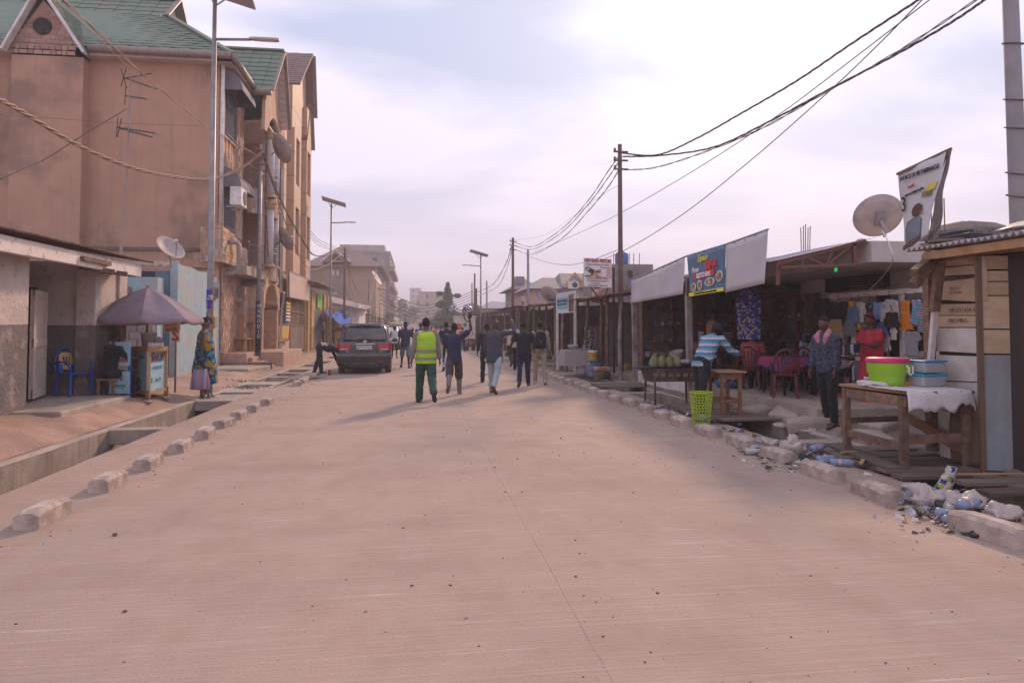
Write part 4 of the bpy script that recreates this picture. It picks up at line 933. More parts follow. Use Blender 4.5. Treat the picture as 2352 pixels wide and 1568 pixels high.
b=MB();t=PY(1206,640,92);b.add([V((a.x-.9,87,a.z)),V((c.x+1,87,a.z)),V((c.x+1,99,a.z)),V((a.x-.9,99,a.z)),t],[(0,1,4),(1,2,4),(2,3,4),(3,0,4),(3,2,1,0)]);b.build('roof',GRT,GV,True)
MB().box(PY(1183,660,90).x,PY(1202,660,90).x,89,93,8,PY(1190,653,90).z).build('attic',GRT,GV,True)
p,q=PY(1202,683,88),PY(1214,668,88);MB().box(p.x,q.x,87.9,88,p.z,q.z).build('window',GLASS_D,GV,True)
LB=E('pale_blue_house',PY(1125,715,120),'pale blue-roofed house low above the far stalls','house')
a,c=PY(1108,708,120),PY(1163,708,120);MB().box(a.x,c.x,120,132,0,a.z).build('wall',FM[1],LB,True)
b=MB();t0=PY(1127,692,124);b.add([V((a.x-.6,119,a.z)),V((c.x+.6,119,a.z)),V((c.x+.6,133,a.z)),V((a.x-.6,133,a.z)),t0,t0+V((3,2,0))],[(0,1,5,4),(1,2,5),(2,3,4,5),(3,0,4)]);b.build('roof',M('blue_grey_roof',(.2,.215,.26),rough=.7),LB,True)
p,q=PY(1130,725,120),PY(1139,714,120);MB().box(p.x,q.x,119.9,120,p.z,q.z).build('window',GLASS_D,LB,True)
# unfinished concrete block with blue shutters
UC=E('unfinished_concrete_house',PY(1440,680,44),'unfinished grey concrete-block house with blue shutters and rebar above the paint sign','house')
a,c=PY(1406,606,44),PY(1500,606,44)
MB().box(a.x,c.x,44,52,0,a.z).build('wall',BLK,UC,True)
lst=[(mx((a.x+.25+.5*j+(.25 if i % 2 else 0),43.985,3.2+.26*i),(1,0,0),(0,0,1),.48,.24,.03),BLK) for i in range(int((a.z-3.2)/.26)) for j in range(5)];pieces('concrete_block',lst,UC,80)
for x in (1424,1447):
 for (y0,y1,m,nm) in ((650,684,M('shutter_blue',(.12,.14,.36),(.1,.12,.3),4,.6),'shutter'),(621,638,DARK,'window_opening')):
  p,q=PY(x-4.5,y1,44),PY(x+4.5,y0,44);wv=MB().box(p.x,q.x,43.88,43.97,p.z,q.z).build(nm,m,UC,True)
  if nm == 'shutter': MB().box(p.x-.06,p.x,43.86,43.97,p.z,q.z).box(q.x,q.x+.06,43.86,43.97,p.z,q.z).build('red_jamb',M('jamb_red',(.3,.1,.08),rough=.7),wv,True)
for x in (1409,1445,1455,1468): p=PY(x,606,45);MB().cyl((p.x,45,p.z-.2),(p.x+.03,45,p.z+.7),.025,n=5).build('rebar',RUST,UC,True)
tk=PY(1428,600,46);MB().lathe([(0,0),(.42,0),(.45,.3),(.45,.75),(.3,.9),(.12,.95),(.12,1.0),(0,1.0)],14,(tk.x,46,tk.z-.3)).build('water_tank',M('tank_blue',(.05,.11,.28),rough=.5),UC,True,True)

# ================================================================== poles, street lights
def street_light(x,y,label,arm_dir,ha,hp,flip=1):
 o=E('street_lamp',(x,y,0),label,'street lamp','solar street lamps')
 MB().tube([(0,0,-.1),(0,0,3),(0,0,hp)],[.085,.075,.05],12).build('pole',STEEL,o,smooth=True)
 MB().lathe([(.17,0),(.17,.02)],12).build('base_plate',STEEL,o)
 d=arm_dir
 MB().tube([(0,0,ha),(d*.85,0,ha+.04)],.035,8).build('arm',STEEL,o,smooth=True)
 hd=MB();hd.rings([[V((d*(.8+l),w*.09*k,ha+.06+h*.04)) for w,h in ((-1,-.6),(1,-.6),(1,.4),(.5,1),(-.5,1),(-1,.4))] for l,k in ((0,.4),(.12,.9),(.3,1.1),(.62,1),(.7,.6))]);h_=hd.build('lamp_head',M('lamp_grey',(.45,.38,.33),rough=.5),o)
 MB().box(*sorted((d*1.0,d*1.4)),-.07,.07,ha+.025,ha+.034).build('lens',M('lamp_lens',(.6,.5,.42),rough=.3),h_)
 pm=Matrix.Translation((d*.15,0,hp+.12)) @ Matrix.Rotation(R(16),4,'Y') @ Matrix.Rotation(R(-8),4,'X')
 pn=MB().box(-.75,.75,-.42,.42,-.02,.02,pm).build('solar_panel',M('panel_frame',(.36,.33,.33),rough=.5),o)
 for k in range(6):
  for j in range(3): MB().box(-.72+.24*k,-.5+.24*k,-.40+.27*j,-.15+.27*j,.021,.025,pm).build('solar_cell',M('solar_cell',(.02,.03,.09),rough=.25),pn)
 MB().bar((0,0,hp-.3),(d*.45,0,hp+.06),.03).bar((0,0,hp-.3),(-d*.2,0,hp+.14),.03).build('panel_strut',STEEL,o)
 return o
p=PY(482,740,17.7);s1=street_light(p.x,17.7,'tall solar street lamp with posters on its pole, beside the woman in the print dress',1,PY(500,91,17.7).z,PY(500,91,17.7).z+1.1)
po=MB();
for (z0,z1,cols) in ((2.05,2.5,'a'),(1.52,1.95,'b')):
 b=MB();b.grid(6,1,lambda u,v: V((.088*math.cos(R(-150+110*u)),.088*math.sin(R(-150+110*u)),z0+(z1-z0)*v)))
 m=cells('poster_print_'+cols,[(.03,.25,.45),(.08,.05,.3),(.45,.05,.25),(.55,.45,.05)] if cols == 'a' else [(.15,.05,.05),(.35,.2,.15),(.05,.04,.06),(.4,.3,.3)],5)
 b.build('poster',m,s1)
TXT('THE\nBOY',.06,M('print_white',(.8,.8,.8),rough=.6),s1,plane_mx((.02,-.09,2.3),(.97,.22,0),(0,0,1)),world=False)
p=PX(758,806,-5.2);street_light(p.x,p.y,'solar street lamp standing behind the parked car',1,PY(770,512,p.y).z,PY(770,468,p.y).z)
p=PX(1104,780,5.2);street_light(p.x,p.y,'solar street lamp on the right above the market stalls',-1,PY(1100,611,p.y).z,PY(1105,585,p.y).z)
p=PX(872,780,-5.4);street_light(p.x,p.y,'far solar street lamp against the hazy left house fronts',1,6.6,7.4)
def util_pole(name,x,y,z0,z1,r,mat,label,cross=True,lean=0):
 o=E(name,(x,y,z0),label,'pole','utility poles')
 MB().tube([(0,0,-.2),(lean*.5,0,(z1-z0)/2),(lean,0,z1-z0)],[r,r*.88,r*.75],10).build('shaft',mat,o,smooth=True)
 if cross:
  for k in range(3):
   h=z1-z0-.25-.28*k;MB().bar((lean-.22,-.05,h),(lean+.25,-.05,h),.05).build('bracket',RUST,o)
   MB().lathe([(.03,0),(.05,.03),(.035,.06),(.05,.09),(.02,.12)],8,(lean-.18,-.05,h)).build('insulator',M('porcelain',(.22,.13,.1),rough=.3),o)
 return o
POLEW=M('dark_timber_pole',(.145,.09,.075),(.11,.07,.06),4,.85,.3)
p=PX(592,806,-6.13);L1=util_pole('utility_pole',p.x,29.45,.64,PY(598,332,29.45).z,.10,STEEL,'steel utility pole on the pink entrance platform with cables at its top')
MB().tube([(0,0,0),(0,0,2.0)],.108,10).build('painted_base',M('pole_black',(.035,.03,.035),(.06,.055,.06),4,.7),L1,smooth=True)
TXT('M\nA\nN\nO\nD\nJ\nO',.2,M('chalk_white',(.6,.58,.6),rough=.9),L1,plane_mx((.045,-.116,1.2),(1,0,0),(0,0,1)),world=False,sx=.8)
P1=PY(1428,332,22.2);util_pole('utility_pole',PY(1426,740,22.2).x,22.2,.2,P1.z,.09,POLEW,'dark timber utility pole rising beside the paint sign')
p=PX(1178,760,6.4);util_pole('utility_pole',p.x,p.y,0,PY(1178,546,p.y).z,.11,POLEW,'dark timber utility pole standing behind the far stalls')
p3=p
p=PX(1213,700,6.9);util_pole('utility_pole',p.x,p.y,0,PY(1215,574,p.y).z,.10,STEEL,'grey steel utility pole behind the satellite dish stall',False)
p4=p
p=PX(790,780,-5.6);util_pole('utility_pole',p.x,p.y,0,PY(792,568,p.y).z,.10,POLEW,'timber utility pole in front of the stained stucco house')
p5=p
for i,(px,X,py,lab) in enumerate(((1090,5.6,628,'thin timber pole right of the columnar tree'),(1084,5.9,650,'leaning timber pole beside the columnar tree'),(1094,5.2,662,'short steel pole among the far stalls'),(1118,6.2,645,'grey pole beyond the far right street lamp'),(846,-5.8,640,'far left utility pole by the hazy balconies'),(882,-5.4,650,'thin far pole on the left before the trees'))):
 p=PX(px,760,X);util_pole('utility_pole',p.x,p.y,0,PY(px,py,p.y).z,.10,POLEW if i % 2 == 0 else STEEL,lab,False)
BP=PY(2328,300,11.2);bpo=util_pole('concrete_pole',BP.x+.1,11.2,0,9.6,.155,M('grey_pole',(.25,.235,.245),(.21,.195,.205),3,.75,.2,dirt=(.32,.27,.26),dscale=2,damt=.4),'thick grey pole wound with wire above the plank shack at the right edge',False,-.12)
for z in (3.9,4.3,5.1,5.6,6.6): MB().tube([(.02*math.cos(a)-.06+.15*math.cos(a),.16*math.sin(a),z+.05*math.sin(a)) for a in [i*math.pi/6 for i in range(13)]],.012,5).build('wire_tie',CABLE,bpo)
MB().tube([(.11,-.12,6.6),(.12,-.15,5.0),(.08,-.16,3.5)],.012,5).build('hanging_wire',CABLE,bpo)

# ================================================================== overhead cables (each a slack bundle of twisted conductors)
def wire(name,label,pts,r=.012,mat=CABLE,strands=1,tw=.35,sub=8,group=None):
 """pts: (px, py, depth) survey points along the span, smoothed"""
 P=[PY(x,y,d) for x,y,d in pts];out=[]
 n=len(P)
 for i in range(n-1):
  p0,p1,p2,p3_=P[max(i-1,0)],P[i],P[i+1],P[min(i+2,n-1)]
  for k in range(sub):
   t=k/sub;out.append(.5*((2*p1)+(p2-p0)*t+(2*p0-5*p1+4*p2-p3_)*t*t+(3*p1-p0-3*p2+p3_)*t**3))
 out.append(P[-1])
 b=MB()
 if strands == 1: b.tube(out,r,5)
 else:
  for s in range(strands):
   q=[]
   for i,p in enumerate(out):
    a=tw*i*2+2*math.pi*s/strands;d=(out[min(i+1,len(out)-1)]-out[max(i-1,0)]);x,u,_=frame(d)
    q.append(p+x*(math.cos(a)*r*1.2)+u*(math.sin(a)*r*1.2))
   b.tube(q,r*.8,5)
 o=b.build(name,mat,smooth=True);return T(o,label,'cable',group)
d0,d1=22.2,11.2
def dp(t): return d0+(d1-d0)*t
wire('overhead_cable','upper twisted cable bundle climbing from the timber pole to the top right corner',[(1430,352,dp(0)),(1510,356,dp(.12)),(1600,318,dp(.27)),(1700,262,dp(.42)),(1830,186,dp(.6)),(1960,98,dp(.77)),(2110,0,dp(.92)),(2200,-60,d1)],.014,CABLE,3,.5,10)
wire('overhead_cable','second cable bundle crossing just under the upper one',[(1430,360,dp(0)),(1520,357,dp(.12)),(1640,338,dp(.3)),(1760,283,dp(.48)),(1900,208,dp(.65)),(2050,130,dp(.82)),(2180,55,dp(.93)),(2262,0,d1)],.014,CABLE,3,.4,10)
wire('overhead_cable','lowest slack cable bundle reaching the thick pole on the right',[(1430,390,dp(0)),(1500,386,dp(.1)),(1600,356,dp(.25)),(1740,300,dp(.45)),(1880,222,dp(.62)),(2060,120,dp(.82)),(2225,12,dp(.98)),(2300,-40,d1)],.013,CABLE,2,.4,10)
wire('service_cable','straight cable running from the grey pole up to the top right, steeper of the two',[(1222,582,p4.y),(1330,535,36),(1428,488,28),(1600,388,20),(1780,270,16),(1960,135,13),(2135,0,11.3)],.011,CABLE)
wire('service_cable','long straight cable crossing all the bundles above the banner sheets',[(1340,610,30),(1428,578,26),(1560,498,21),(1720,372,17),(1900,214,14),(2020,100,12.4),(2118,0,11.5)],.012,CABLE)
wire('service_cable','thin brown wire sagging between the grey pole and the paint sign',[(1217,590,p4.y),(1260,603,36),(1300,608,32),(1345,602,27),(1428,570,22.3)],.012,CABLE_L)
for k,(yy,lab) in enumerate(((354,'upper'),(366,'middle'),(384,'lower'))):
 wire('overhead_cable',f'{lab} cable dropping from the near timber pole to the far timber pole',[(1425,yy,22.2),(1395,yy+42+k*3,26),(1350,yy+108-k*3,33),(1290,yy+172-k*4,42),(1225,yy+212-k*6,55),(1180,556+k*8,p3.y)],.014,CABLE,2,.4)
wire('overhead_cable','cable from the far timber pole down towards the columnar tree',[(1178,556,p3.y),(1160,610,55),(1130,655,70),(1092,672,85)],.02,CABLE,2,.4)
wire('overhead_cable','lower cable from the far timber pole to the poles by the tree',[(1178,566,p3.y),(1162,622,55),(1140,660,70),(1094,680,85)],.02,CABLE)
wire('service_cable','hair-thin wire high between the two timber poles',[(1430,420,22.2),(1380,450,28),(1320,495,36),(1250,540,44),(1180,552,p3.y)],.006,CABLE)
for k in range(5):
 wire('street_cable','slack cable slung across the far street between the hazy houses and the tree',[(880-4*k,664+7*k,120),(960,700+8*k,122),(1030,690+6*k,124),(1088,668+6*k,126)],.05,CABLE,group='cables slung across the far street')
wire('overhead_cable','heavy twisted cable sagging across the terracotta wall at upper left',[(-30,212,14),(60,262,16),(180,334,18.5),(300,384,21),(400,406,23.5),(480,411,25.5),(550,388,27.5),(606,346,29.4)],.028,CABLE_L,3,.5,10)
wire('overhead_cable','cable fan descending from the top left corner past the tall lamp',[(100,-40,9),(210,60,12),(330,172,16),(430,256,20),(495,303,23.5),(600,362,29.4)],.012,CABLE_L,2,.4)
wire('overhead_cable','second of the two thin cables descending from the top left corner',[(70,-40,9),(190,55,12),(310,168,16),(410,250,20),(480,300,23.5),(600,368,29.4)],.008,CABLE_L)
wire('service_cable','drooping cable from the antenna mast to the left edge',[(0,412,17),(60,385,18),(110,362,19),(200,305,20),(292,250,21)],.013,CABLE)
wire('service_cable','thin level wire across the terracotta wall',[(0,264,16),(150,274,19),(300,284,22),(484,290,26)],.007,CABLE)
wire('overhead_cable','cable sagging from the steel pole to the lamp behind the car',[(604,350,29.4),(640,450,31),(700,560,34),(735,588,38),(790,575,p5.y)],.022,CABLE,2,.4)
wire('overhead_cable','lower loop of cable from the steel pole past the beige building',[(604,360,29.4),(632,440,31),(668,545,34),(702,610,38),(728,618,42),(764,600,48),(790,578,p5.y)],.02,CABLE_L)
wire('overhead_cable','black cable hanging down beside the balcony columns',[(604,345,29.4),(612,380,29.6),(609,440,29.7),(613,520,29.8),(616,590,30)],.02,CABLE)
wire('overhead_cable','cable loop hanging low between the far pole and the stained house',[(792,575,p5.y),(806,660,62),(830,716,70),(850,690,78),(864,620,92)],.025,CABLE_L)
wire('overhead_cable','shallow cable loop between the far pole and the stained house',[(792,580,p5.y),(812,650,62),(835,680,72),(855,652,84),(864,616,92)],.02,CABLE)
for k in range(3): wire('overhead_cable',['highest','middle','lowest'][k]+' of three cables leaving the beige building towards the far pole',[(706,520+8*k,46),(735,552+6*k,50),(790,574+4*k,p5.y)],.016,CABLE)

# ================================================================== satellite dishes and the aerial mast
DISH=M('dish_grey',(.40,.33,.30),(.35,.29,.26),4,.6,dirt=(.22,.17,.15),dscale=3,damt=.5)
def dish(c,r,d,label,par=None,stand=None,foot=None):
 d=V(d).normalized();Mx=Matrix.Translation(c) @ d.to_track_quat('Z','Y').to_matrix().to_4x4()
 o=E('satellite_dish',V(foot) if foot else V(c),label,'satellite dish','satellite dishes')
 MB().lathe([(0.001,0),(r*.35,r*.03),(r*.7,r*.11),(r,r*.24),(r*1.01,r*.235),(r*.7,r*.09),(0.001,-.02)],28,(0,0,0),Mx).build('reflector',DISH,o,True,True)
 tip=Mx @ V((0,0,r*.95));MB().tube([Mx @ V((0,-r*.8,r*.2)),tip],.018,6).build('feed_arm',STEEL,o,True);MB().cyl(tip,tip-d*.12,.04,.05,8).build('receiver',WHITE,o,True)
 bk=Mx @ V((0,0,-.06));b=MB();b.box(-r*.18,r*.18,-r*.3,r*.3,-.1,-.0,Mx)
 if foot: b.tube([bk,V((foot[0],foot[1],(bk.z+foot[2])/2)),foot],.03,8)
 b.build('bracket',STEEL,o,True);return o
dish(PY(388,573,21),.36*1.15,(.55,-.35,.55),'satellite dish tilted upwards on the roof behind the kiosk umbrella',foot=PY(392,618,21.1))
dish(PX(640,343,-5.6),.62,(.75,.6,.45),'satellite dish on the second-floor balcony of the stone-clad house',foot=PX(624,352,-6.1))
dish(PX(651,551,-5.7),.52,(.75,.6,.45),'satellite dish on the first-floor balcony of the stone-clad house',foot=PX(632,570,-6.1))
dish(PY(1261,680,33),.5,(.55,.5,.6),'satellite dish on the stall roof behind the boutique sign',foot=PY(1259,697,33))
dish(PX(862,640,-5.6),1.1,(.8,-.2,.5),'far satellite dish on the hazy left house fronts',foot=PX(858,650,-5.9))
am=E('antenna_mast',PY(277,592,21.5),'spindly aerial mast with three television antennas in front of the terracotta wall','antenna')
a,c=PY(277,592,21.5),PY(301,168,21.5);MB().tube([a,a.lerp(c,.5)+V((.03,0,0)),c],[.045,.04,.025],8).build('mast',M('mast_pipe',(.34,.24,.20),(.28,.2,.17),6,.6),am,True)
def yagi(px,py,ln,ang,tilt):
 q=PY(px,py,21.5);d=V((math.cos(ang),math.sin(ang)*.4,tilt)).normalized();b=MB();b.bar(q-d*ln*.25,q+d*ln*.75,.025)
 x,u,_=frame(d)
 for k in range(9): p=q+d*(ln*(.05+.085*k));h=.28-.02*k;b.bar(p-x*h,p+x*h,.012)
 b.bar(q-d*ln*.25-u*.25-x*.1,q-d*ln*.25+u*.3,.018);b.build('antenna',BLACKM,am,True)
yagi(302,185,.95,.2,-.30);yagi(300,178,.8,.0,.25);yagi(299,222,.6,.1,-.1);yagi(290,296,1.05,.1,-.12);yagi(292,300,.9,.3,-.22)
a=PY(1010,752,380);mt=E('radio_mast',(PY(960,752,500).x,500,0),'faint lattice radio mast in the haze at the end of the street','mast')
zt=PY(960,688,500).z;b=MB();x=PY(960,752,500).x
for sx in (-1,1):
 for sy in (-1,1): b.bar((x+sx*1.2,500+sy*1.2,0),(x+sx*.2,500+sy*.2,zt),.2)
for k in range(10): z=zt*k/10;w_=1.2-1.0*k/10;b.bar((x-w_,500,z),(x+w_*.9,500,z+zt/10),.15);b.bar((x+w_,500,z),(x-w_*.9,500,z+zt/10),.15)
b.build('lattice',STEEL,mt,True)

# ================================================================== trees
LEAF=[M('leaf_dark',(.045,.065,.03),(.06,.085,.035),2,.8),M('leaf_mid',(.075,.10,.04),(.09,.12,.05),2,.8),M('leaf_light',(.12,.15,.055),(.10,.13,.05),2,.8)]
BARK=M('bark',(.13,.09,.07),(.09,.065,.05),5,.95,.4)
def tree(name,label,x,y,h,blobs,trunk_r,leaf=.35,per=260,mats=LEAF,seed=0,droop=0.):
 """tapered trunk, limbs to each foliage clump, crown of loose leaf sprays"""
 o=E(name,(x,y,0),label,'tree',None);r=random.Random(seed)
 b=MB();b.tube([(0,0,-.2),(.1,0,h*.3),(-.05,.1,h*.62),(0,0,h*.88)],[trunk_r,trunk_r*.75,trunk_r*.45,trunk_r*.12],8)
 for (bx,by,bz,rx,rz) in blobs: b.tube([(0,0,max(.25*h,bz-rz*.9-abs(bx)*.5)),(bx*.6,by*.6,bz-rz*.3),(bx,by,bz)],[trunk_r*.35,trunk_r*.22,trunk_r*.08],6)
 b.build('trunk',BARK,o,smooth=True)
 c=MB()
 for (bx,by,bz,rx,rz) in blobs:
  for k in range(per):
   th,ph,rr=r.uniform(0,2*math.pi),math.acos(r.uniform(-1,1)),r.uniform(.35,1.0)**.5*(1+.22*r.gauss(0,1)*.5)
   p=V((bx+rx*rr*math.sin(ph)*math.cos(th),by+rx*rr*math.sin(ph)*math.sin(th),bz+rz*rr*math.cos(ph)))
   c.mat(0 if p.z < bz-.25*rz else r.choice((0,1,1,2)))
   n_=V((r.gauss(0,1),r.gauss(0,1),r.gauss(0,1)+.4)).normalized();x_,u_,_=frame(n_);s=leaf*r.uniform(.5,1.25)
   dn=V((0,0,-droop*s));c.add([p-x_*s*.5,p-u_*s*.22,p+x_*s*.5+dn,p+u_*s*.22],[(0,1,2,3)])
 c.build('crown',mats,o);return o
q=PY(1028,752,112);tree('columnar_tree','tall ragged columnar evergreen in the middle distance right of the street',q.x,112,8.6,
  [(0,0,2.2,1.5,1.4),(-.3,0,3.4,1.5,1.3),(.3,.2,4.6,1.3,1.2),(-.1,0,5.6,1.0,1.0),(.1,0,6.5,.75,.9),(0,0,7.4,.5,.7),(0,0,8.1,.28,.6),(-1.2,0,6.9,.6,.3),(1.5,0,6.6,.55,.3),(-1.0,0,5.2,.9,.5),(1.0,0,3.2,1.0,.9)],.3,.42,330,seed=5,droop=.5)
q=PY(1072,752,125);tree('broad_tree','broad light-green tree rising behind the far right stalls',q.x,125,6,[(0,0,4.0,2.2,1.0),(1.9,0,4.6,1.7,.8),(-1.6,.5,3.6,1.7,.8),(3.4,0,3.6,1.6,.9),(.8,0,5.2,1.4,.6),(2.6,0,2.6,1.8,.9)],.3,.4,330,[LEAF[1],LEAF[2],LEAF[2]],6)
q=PY(1012,752,118);tree('palm_like_tree','shaggy dark tree left of the columnar evergreen',q.x,118,4.6,[(0,0,3.3,1.2,.7),(-.9,0,2.4,1.2,.8),(.7,0,2.2,1.3,.9)],.2,.5,260,seed=7,droop=.8)
q=PY(930,752,235);tree('street_tree','rounded dark tree at the far left end of the street',q.x,235,11,[(0,0,6.5,3.2,2.6),(-2.6,0,7.8,2.6,2.0),(1.6,0,4.6,2.6,2.0),(-1.0,0,9.4,2.2,1.4),(2.6,0,6.8,1.4,1.4),(-3.0,0,4.2,2.4,2.2)],.5,.8,330,seed=8)
q=PY(886,752,140);tree('small_tree','small pale green tree below the hazy balconies on the left',-5.2,141,4.4,[(0,0,2.8,1.1,1.2),(.4,0,3.8,.9,.8),(-.4,0,1.8,1.0,.9)],.15,.35,260,[LEAF[1],LEAF[2],LEAF[2]],9)

# ================================================================== hazy air
hz=MB().box(-260,260,-12,640,-2.6,32).build('haze',None)
hz.data.materials.clear()
hm=bpy.data.materials.new('haze_air');hm.use_nodes=True;hn=hm.node_tree;hn.nodes.clear()
ho=hn.nodes.new('ShaderNodeOutputMaterial');hv=hn.nodes.new('ShaderNodeVolumePrincipled');hv.inputs['Color'].default_value=(.95,.87,.92,1);hv.inputs['Density'].default_value=.002;hv.inputs['Anisotropy'].default_value=.05
hn.links.new(hv.outputs[0],ho.inputs['Volume']);hz.data.materials.append(hm);T(hz,kind='stuff',label='pinkish dusty evening haze filling the street air',cat='haze')
# ================================================================== plank shack at the right edge
OR_W=M('ochre_board',(.58,.42,.28),(.50,.35,.235),3,.85,.4,16,stretch=(1,1,5),dirt=(.26,.18,.12),dscale=2,damt=.4,var=.12)
WH_W=M('whitewashed_board',(.64,.58,.53),(.56,.50,.45),3,.9,.4,16,dirt=(.25,.19,.16),dscale=2.2,damt=.5,var=.08)
BL_W=M('bluegrey_board',(.30,.34,.36),(.25,.285,.30),3,.85,.4,16,dirt=(.33,.235,.165),dscale=1.2,damt=.6,var=.1)
INK=M('charcoal_ink',(.05,.035,.03),rough=.9)
XS=6.3
SH=E('plank_shack',(7.2,6.6,0),'patched shack of horizontal wooden planks with phone numbers scrawled on them','shack')
hA_y=GP(2262,1088,.02).y;yA,yB=PX(2147,800,XS).y,PX(2262,800,XS).y
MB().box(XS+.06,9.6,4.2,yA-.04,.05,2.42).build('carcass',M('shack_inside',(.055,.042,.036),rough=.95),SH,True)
bl=[(597,588,614,605,OR_W),(616.5,606,634,629,OR_W),(636,631,646,636,WOOD),(648,635.5,688,694,OR_W),(699,696.5,723.5,723.5,OR_W),(725,725,751,751,OR_W),(753,753,806,812,WH_W),(815,819,873,877,WH_W),(875,879,941,950,WH_W),(943,952,1000,1016,WH_W),(1002,1018,1045,1075,WH_W)]
for i,(la,ra,lb,rb,m) in enumerate(bl):
 xo=XS+(.0 if i % 2 else .012)+(.03 if m is WOOD else 0);xl=2150+(i % 3)*2
 q=[PX(xl,la,xo),PX(2262,ra,xo),PX(2262,rb,xo),PX(xl,lb,xo)]
 b=MB();b.prism(q,V((.03,0,0)));b.build('plank',m,SH,True,bev=.004)
for k in range(9): MB().box(XS-.005*(k % 2),XS+.03,4.2,hA_y-.75,.08+.255*k,.325+.255*k).build('plank',WH_W if k < 5 else OR_W,SH,True,bev=.004)
MB().bar((XS-.05,yA+.02,.1),(XS-.05,yA+.02,2.45),.09,.1).build('corner_post',WOOD,SH,True)
MB().bar((XS-.02,yB-.03,.05),(XS-.02,yB-.03,2.32),.07,.06).build('door_post',WOOD,SH,True)
def sctxt(s,px,py,size,X,par=SH,sx=.9,mat=INK):
 p=PX(px,py,X);TXT(s,size,mat,par,plane_mx(p+V((-.004,0,0)),(0,-1,0),(0,0,1)),sx=sx,bold=-.002)
sctxt('085892404 46',2213,713,.085,XS-.002);sctxt('MBOMBO',2200,737,.075,XS-.002);sctxt('LA PORTE\nDE SYKVIN',2195,667,.05,XS-.002,sx=.8);sctxt('0852201',2235,598,.045,XS-.002,sx=.8)
# door of wide boards, standing ajar
hA=GP(2262,1088,.02);hB=hA+V((.62,-.22,0));du=(hB-hA).normalized();dnv=V((du.y,-du.x,0))
dz=PY(2262,592,hA.y).z-.02
dr=MB().box(-.5,.5,-.5,.5,-.5,.5,mx((hA+hB)/2+V((0,0,dz/2+.02))-dnv*.03,du,(0,0,1),(hB-hA).length,dz-.06,.03)).build('door',DARK,SH,True)
for (t0,t1,m) in ((.0,.065,OR_W),(.07,.12,OR_W),(.122,.185,OR_W),(.187,.34,OR_W),(.343,.455,OR_W)):
 piece('door_board',m,mx((hA+hB)/2+V((0,0,dz*(1-(t0+t1)/2)+.02)),du,(0,0,1),(hB-hA).length,dz*(t1-t0)-.008,.035),dr)
piece('door_board',BL_W,mx(hA+du*.16+V((0,0,dz*.27+.03)),du,(0,0,1),.31,dz*.53,.035),dr)
piece('door_board',BL_W,mx(hA+du*.49+V((0,0,dz*.27+.03)),du,(.03,0,1),.31,dz*.53,.035),dr)
piece('door_stile',WOOD,mx(hA-du*.02+V((0,0,dz/2+.02))+dnv*.01,du,(0,0,1),.05,dz,.06),dr)
piece('door_stile',OR_W,mx(hA+du*.03+V((0,0,dz*.9))+dnv*.012,du,(0,0,1),.06,dz*.2,.05),dr)
# eave: wall plate, sheets, rafters and props
MB().box(XS-.08,XS+.0,4,PX(2130,600,XS).y,2.40,2.5).build('wall_plate',WOOD_L,SH,True)
corrugated(5.92,9.8,4.0,PX(2086,580,5.92).y,lambda x,y: 2.52+.07*(x-5.92),SH,ZINC,4,wave=.09,amp=.022)
MB().box(5.98,6.05,4,PX(2120,580,5.98).y,2.40,2.49).build('fascia_batten',WOOD_L,SH,True)
p0,p1=PX(2155,588,6.2),PX(2098,655,5.7);MB().bar(p0,p1,.09,.09).build('brace',WOOD,SH,True)
p0,p1=PX(2150,585,6.25),PX(2100,626,5.65);MB().bar(p0,p1,.09,.08).build('rafter_end',WOOD,SH,True)
MB().bar(PX(2160,600,6.15),PX(2146,715,6.15),.1,.07).build('prop',WOOD,SH,True)
MB().bar(PX(2147,715,6.15),PX(2136,850,6.15),.06,.05).build('prop',WH_W,SH,True)
for t in (0,1): MB().bar((6.1,PX(2100,560,6.1).y-.1-.2*t,2.60+.03*t),(6.5,PX(2100,560,6.1).y-.35,2.62+.03*t),.16,.03).build('loose_board',WOOD_G,SH,True)
MB().bar((5.95,4,0.02),(5.95,yA-.2,.02),.25,.06).build('sill',WOOD_G,SH,True)
# things lying on the shack roof
tb=PX(2200,553,6.6);bx=E('car_battery_box',(tb.x,tb.y,2.6),'black box lid weighing down the shack roof sheets','box');b=MB();b.box(-.16,.16,-.38,.38,0,.12);b.build('case',BLACKM,bx,bev=.02);MB().box(-.06,.06,-.2,.25,.12,.18).build('lid',BLACKM,bx,bev=.01)
b=MB();p=PX(2338,528,6.2);b.grid(10,8,lambda u,v: V((p.x-.1+.7*u,p.y+.35-.9*v,2.62+.07*u+.10*math.sin(math.pi*u)*math.sin(math.pi*v)+.03*noise.noise((u*6,v*6,1)))));T(b.build('plastic_sheet',M('grey_plastic',(.22,.2,.19),rough=.4),smooth=True,solid=.004),'crumpled grey plastic sheet on the shack roof edge','plastic sheet')
# gravel heap on the flat roof behind, kept in as one mass
gm=E('gravel_heap',PY(2218,545,14.5),'rounded dark gravel heap on the flat roof behind the shack','gravel heap')
b=MB();g0=PY(2218,545,14.5);b.lathe([(1.35,-.4),(1.2,-.1),(.95,.1),(.6,.26),(.25,.33),(.01,.35)],26,g0);b.build('core',M('gravel_dark',(.17,.13,.115),(.11,.085,.08),9,.95,.8,50),gm,True)
b=MB();r=random.Random(3)
for k in range(700):
 a,t=r.uniform(0,6.28),r.random()**.6;rr=1.32*t;z=.35*(1-t**1.8)-.12*t;s=r.uniform(.02,.045);c=g0+V((rr*math.cos(a),rr*math.sin(a),z));b.ball(c,(s,s*.8,s*.7),5,3)
T(b.build('gravel',MATS['gravel_dark'],gm,True),kind='stuff')
